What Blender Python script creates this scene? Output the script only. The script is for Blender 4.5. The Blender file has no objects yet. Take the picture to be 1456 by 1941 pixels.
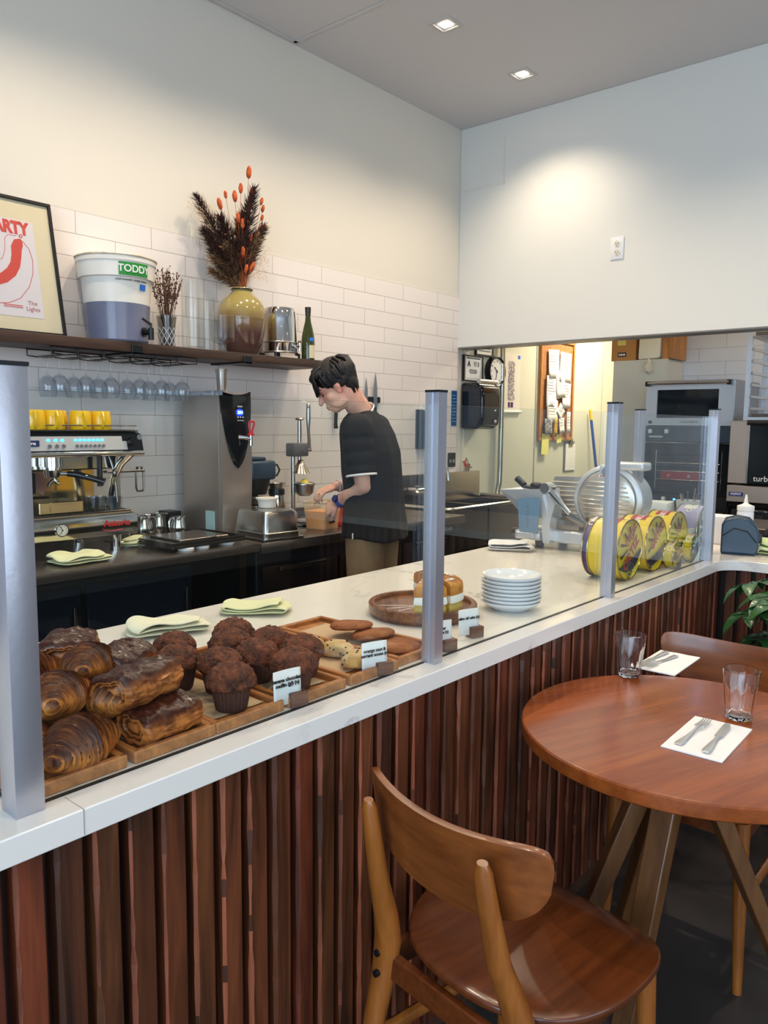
import bpy, bmesh, math, random
from mathutils import Vector, Matrix, noise
random.seed(7)
S = bpy.context.scene
COL = S.collection
PI = math.pi

# ------------------------------------------------------------------ camera
CAM_F, CAM_YAW, CAM_PITCH, CAM_ROLL, CAM_H = 1477.489, math.radians(40.34325), math.radians(-6.3692), math.radians(0.56213), 1.43
cd = bpy.data.cameras.new('camera'); cam = bpy.data.objects.new('camera', cd); COL.objects.link(cam)
cd.sensor_fit = 'VERTICAL'; cd.sensor_height = 24.0; cd.lens = CAM_F/1941*24.0
cd.clip_start = 0.02
_F = Vector((math.cos(CAM_PITCH)*math.cos(CAM_YAW), math.cos(CAM_PITCH)*math.sin(CAM_YAW), math.sin(CAM_PITCH)))
_R0 = Vector((math.sin(CAM_YAW), -math.cos(CAM_YAW), 0)); _U0 = _R0.cross(_F)
_R = math.cos(CAM_ROLL)*_R0 + math.sin(CAM_ROLL)*_U0
_U = -math.sin(CAM_ROLL)*_R0 + math.cos(CAM_ROLL)*_U0
cam.matrix_world = Matrix(((_R.x, _U.x, -_F.x, 0), (_R.y, _U.y, -_F.y, 0), (_R.z, _U.z, -_F.z, CAM_H), (0, 0, 0, 1)))
S.camera = cam

# ------------------------------------------------------------------ exposure, world, daylight
S.view_settings.view_transform = 'Standard'; S.view_settings.look = 'None'
S.view_settings.gamma = 1.0; S.view_settings.use_curve_mapping = False
S.view_settings.exposure = 0.12
S.cycles.transparent_max_bounces = 48
wd = bpy.data.worlds.new('World'); S.world = wd; wd.use_nodes = True
wd.node_tree.nodes['Background'].inputs[0].default_value = (0.42, 0.66, 1.0, 1)
wd.node_tree.nodes['Background'].inputs[1].default_value = 1.2

def area(name, loc, direction, sx, sy, power, color, spread=180):
    l = bpy.data.lights.new(name, 'AREA'); l.shape = 'RECTANGLE'; l.size = sx; l.size_y = sy
    l.energy = power; l.color = color; l.spread = math.radians(spread)
    o = bpy.data.objects.new(name, l); COL.objects.link(o); o.location = loc
    o.rotation_euler = Vector(direction).to_track_quat('-Z', 'Y').to_euler()
    return o
# daylight entering by the big shop windows behind and left of the camera
area('window_daylight_left', (-2.93, -0.9, 1.85), (1, 0.0, -0.05), 4.2, 2.5, 165, (0.64, 0.82, 1.0))
area('window_daylight_front', (-0.3, -3.93, 1.85), (0.0, 1, -0.05), 4.6, 2.5, 72, (0.86, 0.93, 1.0))

# ------------------------------------------------------------------ helpers: nodes and materials
def lin(c):
    return tuple((v/12.92 if v <= 0.04045 else ((v+0.055)/1.055)**2.4) for v in (x/255 for x in c)) + (1,)
MATS = {}
def mat(name, rgb=(200, 200, 200), rough=0.5, metal=0.0, spec=0.5, emit=None, es=0, trans=0, ior=1.45, coat=0, bump=None, var=None, sss=0, alpha=1, sheen=0):
    """rgb sRGB 0..255; bump=(scale, strength); var=(scale, rgb2) mixes a second colour by noise"""
    if name in MATS: return MATS[name]
    m = bpy.data.materials.new(name); m.use_nodes = True; MATS[name] = m
    nt = m.node_tree; b = nt.nodes['Principled BSDF']
    b.inputs['Base Color'].default_value = lin(rgb); b.inputs['Roughness'].default_value = rough
    b.inputs['Metallic'].default_value = metal; b.inputs['Specular IOR Level'].default_value = spec
    b.inputs['IOR'].default_value = ior; b.inputs['Transmission Weight'].default_value = trans
    b.inputs['Coat Weight'].default_value = coat; b.inputs['Coat Roughness'].default_value = 0.08
    b.inputs['Alpha'].default_value = alpha
    if sss:
        b.inputs['Subsurface Weight'].default_value = sss; b.inputs['Subsurface Scale'].default_value = 0.01
    if sheen: b.inputs['Sheen Weight'].default_value = sheen
    if emit: b.inputs['Emission Color'].default_value = lin(emit); b.inputs['Emission Strength'].default_value = es
    tc = nt.nodes.new('ShaderNodeTexCoord')
    if bump:
        n = nt.nodes.new('ShaderNodeTexNoise'); n.inputs['Scale'].default_value = bump[0]; n.inputs['Detail'].default_value = 6
        nt.links.new(tc.outputs['Object'], n.inputs['Vector'])
        bp = nt.nodes.new('ShaderNodeBump'); bp.inputs['Strength'].default_value = bump[1]; bp.inputs['Distance'].default_value = 0.01
        nt.links.new(n.outputs['Fac'], bp.inputs['Height']); nt.links.new(bp.outputs['Normal'], b.inputs['Normal'])
    if var:
        n2 = nt.nodes.new('ShaderNodeTexNoise'); n2.inputs['Scale'].default_value = var[0]; n2.inputs['Detail'].default_value = 5
        nt.links.new(tc.outputs['Object'], n2.inputs['Vector'])
        r = nt.nodes.new('ShaderNodeValToRGB'); r.color_ramp.elements[0].position = 0.38; r.color_ramp.elements[1].position = 0.62
        r.color_ramp.elements[0].color = lin(rgb); r.color_ramp.elements[1].color = lin(var[1])
        nt.links.new(n2.outputs['Fac'], r.inputs['Fac']); nt.links.new(r.outputs['Color'], b.inputs['Base Color'])
    return m

def wood(name, c1, c2, axis='X', scale=6, rough=0.4, coat=0.0, ring=1.0, attr=None, bump=0.15, spec=0.5, ratio=9.0):
    """grain stretched along axis; attr = a per-face tone layer mixed in"""
    if name in MATS: return MATS[name]
    m = bpy.data.materials.new(name); m.use_nodes = True; MATS[name] = m
    nt = m.node_tree; N = nt.nodes; Lk = nt.links; b = N['Principled BSDF']
    b.inputs['Roughness'].default_value = rough; b.inputs['Coat Weight'].default_value = coat; b.inputs['Coat Roughness'].default_value = 0.12
    b.inputs['Specular IOR Level'].default_value = spec
    tc = N.new('ShaderNodeTexCoord'); mp = N.new('ShaderNodeMapping')
    s = [scale*ratio]*3; s['XYZ'.index(axis)] = scale
    mp.inputs['Scale'].default_value = s
    Lk.new(tc.outputs['Object'], mp.inputs['Vector'])
    vec = mp.outputs['Vector']
    if attr:
        at = N.new('ShaderNodeAttribute'); at.attribute_name = attr
        ad = N.new('ShaderNodeVectorMath'); ad.operation = 'MULTIPLY_ADD'
        ad.inputs[1].default_value = (37, 91, 53); Lk.new(at.outputs['Color'], ad.inputs[0]); Lk.new(vec, ad.inputs[2]); vec = ad.outputs[0]
    n1 = N.new('ShaderNodeTexNoise'); n1.inputs['Scale'].default_value = 0.5; n1.inputs['Detail'].default_value = 8; n1.inputs['Distortion'].default_value = 0.8*ring
    Lk.new(vec, n1.inputs['Vector'])
    w = N.new('ShaderNodeMath'); w.operation = 'MULTIPLY'; w.inputs[1].default_value = 5*ring; Lk.new(n1.outputs['Fac'], w.inputs[0])
    fr = N.new('ShaderNodeMath'); fr.operation = 'PINGPONG'; fr.inputs[1].default_value = 1; Lk.new(w.outputs[0], fr.inputs[0])
    n2 = N.new('ShaderNodeTexNoise'); n2.inputs['Scale'].default_value = 3.0; n2.inputs['Detail'].default_value = 4; Lk.new(vec, n2.inputs['Vector'])
    mx = N.new('ShaderNodeMix'); mx.inputs['Factor'].default_value = 0.6; Lk.new(fr.outputs[0], mx.inputs[2]); Lk.new(n2.outputs['Fac'], mx.inputs[3])
    r = N.new('ShaderNodeValToRGB'); r.color_ramp.elements[0].position = 0.15; r.color_ramp.elements[1].position = 0.85
    r.color_ramp.elements[0].color = lin(c1); r.color_ramp.elements[1].color = lin(c2); Lk.new(mx.outputs[0], r.inputs['Fac'])
    col = r.outputs['Color']
    if attr:
        hs = N.new('ShaderNodeMix'); hs.data_type = 'RGBA'; hs.blend_type = 'MULTIPLY'; hs.inputs['Factor'].default_value = 1
        Lk.new(col, hs.inputs[6]); Lk.new(at.outputs['Color'], hs.inputs[7]); col = hs.outputs[2]
    Lk.new(col, b.inputs['Base Color'])
    bp = N.new('ShaderNodeBump'); bp.inputs['Strength'].default_value = bump; bp.inputs['Distance'].default_value = 0.003
    Lk.new(mx.outputs[0], bp.inputs['Height']); Lk.new(bp.outputs['Normal'], b.inputs['Normal'])
    return m

def thin_glass(name, tint=(235, 245, 242), rough=0.0, ior=1.5):
    if name in MATS: return MATS[name]
    m = bpy.data.materials.new(name); m.use_nodes = True; MATS[name] = m
    N = m.node_tree.nodes; Lk = m.node_tree.links; N.remove(N['Principled BSDF'])
    t = N.new('ShaderNodeBsdfTransparent'); t.inputs[0].default_value = lin(tint)
    g = N.new('ShaderNodeBsdfGlossy'); g.inputs['Roughness'].default_value = rough
    f = N.new('ShaderNodeFresnel'); ge = N.new('ShaderNodeNewGeometry')   # same reflectance on the front and the back of a pane
    io = N.new('ShaderNodeMix'); io.inputs[2].default_value = ior; io.inputs[3].default_value = 1/ior
    Lk.new(ge.outputs['Backfacing'], io.inputs['Factor']); Lk.new(io.outputs[0], f.inputs[0])
    mx = N.new('ShaderNodeMixShader'); Lk.new(f.outputs[0], mx.inputs[0]); Lk.new(t.outputs[0], mx.inputs[1]); Lk.new(g.outputs[0], mx.inputs[2])
    Lk.new(mx.outputs[0], N['Material Output'].inputs[0])
    return m

# ------------------------------------------------------------------ helpers: mesh
def BM(): return bmesh.new()
def box(bm, x0, x1, y0, y1, z0, z1, bev=0.0, seg=2, M=None):
    vs = [bm.verts.new((x, y, z)) for x in (x0, x1) for y in (y0, y1) for z in (z0, z1)]
    f = [(0, 1, 3, 2), (4, 6, 7, 5), (0, 4, 5, 1), (2, 3, 7, 6), (0, 2, 6, 4), (1, 5, 7, 3)]
    fs = [bm.faces.new([vs[i] for i in q]) for q in f]
    out = vs
    if bev > 0:
        es = list({e for q in fs for e in q.edges})
        r = bmesh.ops.bevel(bm, geom=es, offset=bev, segments=seg, affect='EDGES', profile=0.5, clamp_overlap=True)
        out = list({v for v in r['verts']} | {v for v in vs if v.is_valid})
    if M is not None:
        for v in out: v.co = M @ v.co
    return out
def frame_between(a, b, up=(0, 0, 1)):
    d = (Vector(b)-Vector(a)).normalized(); u = Vector(up)
    if abs(d.dot(u)) > 0.98: u = Vector((1, 0, 0))
    x = u.cross(d).normalized(); y = d.cross(x)
    return x, y, d
def tube(bm, pts, r, seg=12, cap=True, squash=1.0, closed=False, up=(0, 0, 1)):
    """swept tube; r number or list; squash scales the second axis"""
    pts = [Vector(p) for p in pts]; n = len(pts)
    rs = r if isinstance(r, (list, tuple)) else [r]*n
    rings = []; px = None
    for i, p in enumerate(pts):
        if closed: d = pts[(i+1) % n]-pts[i-1]
        else: d = pts[min(i+1, n-1)]-pts[max(i-1, 0)]
        d.normalize()
        if px is None:
            u = Vector(up)
            if abs(d.dot(u)) > 0.98: u = Vector((1, 0, 0))
            x = u.cross(d).normalized()
        else:
            x = (px - d*px.dot(d)).normalized()
        px = x; y = d.cross(x)
        rings.append([bm.verts.new(p+(x*math.cos(2*PI*k/seg)+y*math.sin(2*PI*k/seg)*squash)*rs[i]) for k in range(seg)])
    m = n if closed else n-1
    for i in range(m):
        A = rings[i]; B = rings[(i+1) % n]
        for k in range(seg): bm.faces.new((A[k], A[(k+1) % seg], B[(k+1) % seg], B[k]))
    if cap and not closed:
        bm.faces.new(rings[0][::-1]); bm.faces.new(rings[-1])
    return rings
def cyl(bm, a, b, r0, r1=None, seg=24, cap=True):
    r1 = r0 if r1 is None else r1
    return tube(bm, [a, b], [r0, r1], seg, cap)
def lathe(bm, prof, seg=32, c=(0, 0, 0), close=False, M=None):
    """prof list of (r,z); axis z"""
    rings = []; c = Vector(c); allv = []
    for r, z in prof:
        if r < 1e-6: ring = [bm.verts.new(c+Vector((0, 0, z)))]
        else: ring = [bm.verts.new(c+Vector((r*math.cos(2*PI*k/seg), r*math.sin(2*PI*k/seg), z))) for k in range(seg)]
        rings.append(ring); allv += ring
    for A, B in zip(rings, rings[1:]):
        if len(A) == 1 and len(B) == 1: continue
        for k in range(seg):
            k2 = (k+1) % seg
            if len(A) == 1: bm.faces.new((A[0], B[k2], B[k]))
            elif len(B) == 1: bm.faces.new((A[k], A[k2], B[0]))
            else: bm.faces.new((A[k], A[k2], B[k2], B[k]))
    if M is not None:
        for v in allv: v.co = M @ v.co
    return allv
def ellipsoid(bm, c, r, M=None, seg=20, rings=12):
    prof = [(math.sin(PI*i/rings), -math.cos(PI*i/rings)) for i in range(rings+1)]
    prof[0] = (0, -1); prof[-1] = (0, 1)
    vs = lathe(bm, prof, seg)
    for v in vs:
        p = Vector((v.co.x*r[0], v.co.y*r[1], v.co.z*r[2]))
        if M is not None: p = M @ p
        v.co = p + Vector(c)
    return vs
def prism(bm, poly, axis, lo, hi, M=None):
    """extrude 2-D polygon along axis ('X': poly=(y,z), 'Y': (x,z), 'Z': (x,y))"""
    def P(p, t):
        if axis == 'X': return Vector((t, p[0], p[1]))
        if axis == 'Y': return Vector((p[0], t, p[1]))
        return Vector((p[0], p[1], t))
    A = [bm.verts.new(P(p, lo)) for p in poly]; B = [bm.verts.new(P(p, hi)) for p in poly]
    n = len(poly)
    bm.faces.new(A); bm.faces.new(B[::-1])
    for i in range(n): bm.faces.new((A[i], B[i], B[(i+1) % n], A[(i+1) % n]))
    if M is not None:
        for v in A+B: v.co = M @ v.co
    return A+B
def arc(cx, cy, r, a0, a1, n=8):
    return [(cx+r*math.cos(a0+(a1-a0)*i/n), cy+r*math.sin(a0+(a1-a0)*i/n)) for i in range(n+1)]
def rrect(x0, x1, y0, y1, r, n=5):
    return (arc(x1-r, y1-r, r, 0, PI/2, n)+arc(x0+r, y1-r, r, PI/2, PI, n)+arc(x0+r, y0+r, r, PI, 1.5*PI, n)+arc(x1-r, y0+r, r, 1.5*PI, 2*PI, n))

def obj(name, bm, m, parent=None, loc=None, smooth=35, kind=None, label=None):
    bmesh.ops.recalc_face_normals(bm, faces=bm.faces[:])
    me = bpy.data.meshes.new(name); bm.to_mesh(me); bm.free()
    me.materials.append(m)
    if smooth:
        me.shade_smooth(); me.set_sharp_from_angle(angle=math.radians(smooth))
    o = bpy.data.objects.new(name, me); COL.objects.link(o)
    if parent: o.parent = parent
    if loc: o.location = loc
    if kind: o['kind'] = kind
    if label: o['label'] = label
    return o
def thing(name, label, cat, loc=(0, 0, 0), rz=0, group=None):
    o = bpy.data.objects.new(name, None); COL.objects.link(o); o.empty_display_size = 0.05
    o.location = loc; o.rotation_euler = (0, 0, rz); o['label'] = label; o['category'] = cat
    if group: o['group'] = group
    return o
def tag(o, label, cat, group=None):
    o['label'] = label; o['category'] = cat
    if group: o['group'] = group
    return o
def dup(root, loc, rz=0, label=None, group=None, scale=None):
    r = root.copy(); COL.objects.link(r); r.location = loc; r.rotation_euler = (0, 0, rz)
    if label: r['label'] = label
    if group: r['group'] = group
    if scale: r.scale = (scale,)*3 if isinstance(scale, (int, float)) else scale
    for ch in list(root.children):
        c = ch.copy(); COL.objects.link(c); c.parent = r
        for g in list(ch.children):
            d = g.copy(); COL.objects.link(d); d.parent = c
    return r
def text(name, s, size, m, parent, loc, rot=(PI/2, 0, 0), ext=0.0006, align='CENTER', sx=1.0, bold=0.0):
    cu = bpy.data.curves.new(name, 'FONT'); cu.body = s; cu.size = size; cu.extrude = ext; cu.align_x = align; cu.align_y = 'CENTER'
    cu.offset = bold
    t = bpy.data.objects.new(name+'_tmp', cu)
    me = bpy.data.meshes.new_from_object(t); bpy.data.objects.remove(t); bpy.data.curves.remove(cu)
    me.name = name; me.materials.clear(); me.materials.append(m)
    for v in me.vertices: v.co.x *= sx
    o = bpy.data.objects.new(name, me); COL.objects.link(o); o.parent = parent; o.location = loc; o.rotation_euler = rot
    return o
def marks(name, m, parent, x, y, z, w, rows=1, h=.004, gap=.004, seed=1):
    """print too small to read in the photograph: rows of short strokes"""
    r = random.Random(seed); bm = BM()
    for k in range(rows):
        q = x-w/2; zz = z+((rows-1)/2-k)*(h+gap)
        while q < x+w/2:
            l = r.uniform(.3, .9)*h*1.6; box(bm, q, min(q+l, x+w/2), y-.0005, y+.0002, zz-h/2, zz+h/2); q += l+h*.35
    return obj(name, bm, m, parent, smooth=None)
def struct(name, bm, m, smooth=35):
    return obj(name, bm, m, kind='structure', smooth=smooth)
def Rz(a): return Matrix.Rotation(a, 4, 'Z')
def Rx(a): return Matrix.Rotation(a, 4, 'X')
def Ry(a): return Matrix.Rotation(a, 4, 'Y')
def T(x, y, z): return Matrix.Translation((x, y, z))
def smoothstep(a, b, x):
    t = max(0, min(1, (x-a)/(b-a))); return t*t*(3-2*t)

# ------------------------------------------------------------------ common materials
steel = mat('brushed_steel', (190, 186, 180), 0.28, 1.0, bump=(60, 0.02))
chrome = mat('chrome', (215, 213, 210), 0.09, 1.0)
dsteel = mat('dark_steel', (128, 122, 118), 0.25, 1.0)
black = mat('black_plastic', (16, 17, 20), 0.35)
blackg = mat('glossy_black', (10, 11, 15), 0.08)
white = mat('white_plastic', (225, 225, 222), 0.4)
paper = mat('white_paper', (238, 236, 230), 0.85)
GL = thin_glass('clear_glass', (253, 254, 254), 0, 1.4)
GLR = mat('thick_glass', (255, 255, 255), 0.0, 0, trans=1.0, ior=1.47)
ink = mat('black_ink', (25, 25, 28), 0.8)
# ================================================================== ROOM
CEIL = 3.643; YW = 3.55; XH = 5.05; XK = 6.35
def paint(name, rgb, rough=0.5):
    return mat(name, rgb, rough, bump=(180, 0.03))
wallp = paint('cream_wall_paint', (215, 209, 197), 0.42)
headp = paint('header_wall_paint', (219, 219, 213), 0.5)
ceilp = paint('ceiling_paint', (205, 204, 206), 0.8)
frp = paint('kitchen_wall_panel', (214, 212, 192), 0.35)

def tilemat(name, rgb, grout, plane, x0, z0, w=0.406, h=0.1046):
    m = bpy.data.materials.new(name); m.use_nodes = True
    N = m.node_tree.nodes; Lk = m.node_tree.links; b = N['Principled BSDF']
    tc = N.new('ShaderNodeTexCoord'); sp = N.new('ShaderNodeSeparateXYZ'); cb = N.new('ShaderNodeCombineXYZ')
    Lk.new(tc.outputs['Object'], sp.inputs[0])
    a = N.new('ShaderNodeMath'); a.operation = 'SUBTRACT'; a.inputs[1].default_value = x0-40*w
    c = N.new('ShaderNodeMath'); c.operation = 'SUBTRACT'; c.inputs[1].default_value = z0-40*h
    Lk.new(sp.outputs['X' if plane == 'XZ' else 'Y'], a.inputs[0]); Lk.new(sp.outputs['Z'], c.inputs[0])
    Lk.new(a.outputs[0], cb.inputs[0]); Lk.new(c.outputs[0], cb.inputs[1])
    br = N.new('ShaderNodeTexBrick'); br.offset = 0.5; br.inputs['Scale'].default_value = 1
    br.inputs['Brick Width'].default_value = w; br.inputs['Row Height'].default_value = h
    br.inputs['Mortar Size'].default_value = 0.0016; br.inputs['Mortar Smooth'].default_value = 0.15
    br.inputs['Color1'].default_value = lin(rgb); br.inputs['Color2'].default_value = lin([v*0.985 for v in rgb]); br.inputs['Mortar'].default_value = lin(grout)
    Lk.new(cb.outputs[0], br.inputs['Vector']); Lk.new(br.outputs['Color'], b.inputs['Base Color'])
    bp = N.new('ShaderNodeBump'); bp.invert = True; bp.inputs['Strength'].default_value = 0.6; bp.inputs['Distance'].default_value = 0.002
    nz = N.new('ShaderNodeTexNoise'); nz.inputs['Scale'].default_value = 5
    Lk.new(cb.outputs[0], nz.inputs['Vector'])
    ad = N.new('ShaderNodeMath'); ad.operation = 'MULTIPLY_ADD'; ad.inputs[1].default_value = 0.25
    Lk.new(nz.outputs['Fac'], ad.inputs[0]); Lk.new(br.outputs['Fac'], ad.inputs[2])
    Lk.new(ad.outputs[0], bp.inputs['Height']); Lk.new(bp.outputs['Normal'], b.inputs['Normal'])
    b.inputs['Roughness'].default_value = 0.16
    return m
tile = tilemat('white_subway_tile', (226, 218, 212), (168, 158, 150), 'XZ', 1.93, 2.41)
tile2 = tilemat('kitchen_subway_tile', (214, 216, 222), (165, 165, 170), 'YZ', 1.75, 2.05)

def floor_mat():
    m = mat('stained_concrete', (44, 40, 38), 0.38, var=(1.6, (66, 60, 57)), bump=(9, 0.06))
    return m
bm = BM(); box(bm, -3.2, 8.3, -4.2, 3.7, -0.1, 0); struct('floor', bm, floor_mat())
bm = BM(); box(bm, -3.2, XH+0.15, -4.2, 3.7, CEIL, CEIL+0.1); struct('ceiling', bm, ceilp)
bm = BM(); box(bm, XH+0.15, 8.3, -4.2, 3.7, 2.9, 3.0); struct('ceiling_kitchen', bm, ceilp)
bm = BM(); box(bm, -3.2, XH+0.1, YW+0.012, 3.7, 0, CEIL); struct('wall_back', bm, wallp)
bm = BM(); box(bm, -3.0, XH, YW, YW+0.012, 0.0, 2.41); struct('trim_tile_wall', bm, tile)
bm = BM(); box(bm, XH+0.1, 8.3, YW, 3.7, 0, 2.95); struct('wall_kitchen_back', bm, frp)
# header wall over the kitchen opening, as thick as a stud wall
bm = BM(); box(bm, XH, XH+0.15, -4.2, YW+0.012, 2.03, CEIL, 0.004, 1); struct('wall_header', bm, headp)
bm = BM(); box(bm, XK, XK+0.15, -4.2, 2.7, 0, 2.95); struct('wall_kitchen_tile', bm, tile2)
bm = BM(); box(bm, 8.15, 8.3, -4.2, 3.7, 0, 2.95); struct('wall_kitchen_end', bm, frp)
# seams of the kitchen wall panels
bm = BM(); box(bm, 6.262, 6.276, YW-0.004, YW, 0.0, 2.9); struct('trim_panel_seam', bm, mat('panel_seam', (168, 166, 150), 0.5))
bm = BM(); box(bm, 7.62, 7.63, YW-0.003, YW, 0.0, 2.9); struct('trim_panel_seam_right', bm, MATS['panel_seam'])
# street side: walls with shop windows behind and left of the camera
def wall_with_hole(name, plane, a0, a1, h0, h1, w0, w1, z0, z1, lo, hi, m):
    bm = BM()
    rects = [(a0, w0, h0, h1), (w1, a1, h0, h1), (w0, w1, h0, z0), (w0, w1, z1, h1)]
    for p0, p1, q0, q1 in rects:
        if plane == 'X': box(bm, lo, hi, p0, p1, q0, q1)
        else: box(bm, p0, p1, lo, hi, q0, q1)
    return struct(name, bm, m)
wall_with_hole('wall_left', 'X', -4.2, 3.7, 0, CEIL, -3.1, 1.3, 0.55, 3.15, -3.15, -3.0, wallp)
wall_with_hole('wall_front', 'Y', -3.2, 8.3, 0, CEIL, -2.6, 2.0, 0.55, 3.15, -4.15, -4.0, wallp)
fm = mat('window_frame_black', (30, 30, 32), 0.4)
bm = BM()
for y in (-3.08, -1.6, -0.15, 1.26): box(bm, -3.12, -3.06, y-0.025, y+0.025, 0.55, 3.15)
for z in (0.575, 2.5, 3.125): box(bm, -3.12, -3.06, -3.1, 1.3, z-0.025, z+0.025)
struct('window_1', bm, fm)
bm = BM()
for x in (-2.575, -1.1, .45, 1.975): box(bm, x-0.025, x+0.025, -4.12, -4.06, 0.55, 3.15)
for z in (0.575, 2.5, 3.125): box(bm, -2.6, 2.0, -4.12, -4.06, z-0.025, z+0.025)
struct('window_2', bm, fm)
# ceiling access panel and header access panel: thin frames with a flush plate
bm = BM()
x0, x1, y0, y1 = 2.42, 3.32, 2.62, 3.53
for a, b_, c, d in ((x0, x1, y0, y0+0.022), (x0, x1, y1-0.022, y1), (x0, x0+0.022, y0, y1), (x1-0.022, x1, y0, y1)): box(bm, a, b_, c, d, CEIL-0.008, CEIL)
box(bm, x0+0.026, x1-0.026, y0+0.026, y1-0.026, CEIL-0.006, CEIL)
struct('trim_ceiling_hatch', bm, ceilp)
bm = BM()
for a, b_, c, d in ((x0+.022, x1-.022, y0+.022, y0+.026), (x0+.022, x1-.022, y1-.026, y1-.022), (x0+.022, x0+.026, y0+.026, y1-.026), (x1-.026, x1-.022, y0+.026, y1-.026), (x1, x1+.003, y0, y1), (x0, x1, y0-.003, y0)): box(bm, a, b_, c, d, CEIL-0.002, CEIL)
struct('trim_hatch_gap', bm, mat('hatch_gap', (96, 94, 94), .9))
bm = BM()
x0, x1, y0, y1 = 2.6, 3.3, -0.2, 0.75
for a, b_, c, d in ((4.32, 4.9, 0.62, 0.64), (4.32, 4.34, 0.0, 0.64)): box(bm, a, b_, c, d, CEIL-0.006, CEIL)
struct('trim_ceiling_hatch_right', bm, ceilp)
bm = BM()
box(bm, XH-0.004, XH, 3.17, 3.175, 3.19, 3.52); box(bm, XH-0.004, XH, 3.17, 3.53, 3.185, 3.195); box(bm, XH-0.002, XH, 3.18, 3.53, 3.2, 3.52)
struct('trim_header_hatch', bm, headp)
# edge bead under the header
bm = BM(); box(bm, XH-0.003, XH+0.153, -4.2, YW, 2.022, 2.03); struct('trim_header_bead', bm, mat('metal_bead', (130, 126, 120), 0.4, 0.6))

# ------------------------------------------------------------------ downlights
def spot(name, loc, aim, power, col, ang=95, blend=0.6, size=0.035):
    l = bpy.data.lights.new(name, 'SPOT'); l.energy = power; l.color = col; l.spot_size = math.radians(ang); l.spot_blend = blend; l.shadow_soft_size = size
    o = bpy.data.objects.new(name, l); COL.objects.link(o); o.location = loc
    o.rotation_euler = Vector(aim).to_track_quat('-Z', 'Y').to_euler(); return o
lampglow = mat('lamp_glow', (255, 244, 225), 0.5, emit=(255, 240, 215), es=26)
warm = (1.0, 0.82, 0.61)
def downlight(x, y, z, label, power=56, first=[None]):
    if first[0] is None:
        t = thing('downlight', label, 'ceiling light', (x, y, z), 0, 'recessed square downlights')
        bm = BM()
        for a, b_, c, d in ((-.072, .072, -.072, -.052), (-.072, .072, .052, .072), (-.072, -.052, -.052, .052), (.052, .072, -.052, .052)):
            box(bm, a, b_, c, d, -0.006, 0.002, 0.001, 1)
        obj('trim_ring', bm, mat('downlight_trim', (190, 190, 188), 0.4), t)
        bm = BM(); box(bm, -.03, .03, -.03, .03, -0.004, 0.001, .002, 1); obj('lamp_lens', bm, lampglow, t)
        first[0] = t
    else: t = dup(first[0], (x, y, z), 0, label)
    spot('downlight_beam', (x, y, z-0.02), (0, 0, -1), power, warm, 128, 0.75, 0.03)
    return t
downlight(3.71, 2.736, CEIL, 'square downlight in the ceiling nearer the hatch, glowing warm white')
downlight(4.513, 2.723, CEIL, 'square downlight in the ceiling closer to the room corner, glowing warm white')
dl = ['left of the hatch, in the tiled-wall row', 'over the hatch, in the tiled-wall row', 'farthest left in the tiled-wall row', 'over the front counter, right', 'over the front counter, left', 'over the dining side by the header', 'over the dining side behind the camera']
for x, y in ((2.1, 2.736), (2.9, 2.736), (1.3, 2.736), (3.9, 1.35), (2.3, 1.35), (3.9, 0.0), (1.0, -0.2)):
    downlight(x, y, CEIL, 'recessed square downlight in the ceiling %s' % dl.pop(0), 56 if y > 2 else 62)
# kitchen light
t = thing('kitchen_light', 'flat kitchen ceiling light beyond the header, out of sight', 'ceiling light', (7.0, 2.9, 2.9))
bm = BM(); box(bm, -.3, .3, -.15, .15, -0.03, 0.0, .004, 1); obj('diffuser', bm, mat('diffuser_glow', (255, 240, 210), .5, emit=(255, 232, 190), es=5), t)
area('kitchen_light_beam', (7.0, 2.9, 2.86), (0, 0, -1), .6, .3, 60, (1.0, 0.86, 0.66))
t = thing('kitchen_light', 'flat kitchen ceiling light above the ovens, out of sight', 'ceiling light', (5.75, 0.8, 2.9))
bm = BM(); box(bm, -.15, .15, -.5, .5, -0.03, 0.0, .004, 1); obj('diffuser', bm, MATS['diffuser_glow'], t)
area('kitchen_light_beam_two', (5.75, 0.8, 2.86), (0, 0, -1), .3, 1.0, 8, (1.0, 0.9, 0.8))

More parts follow.
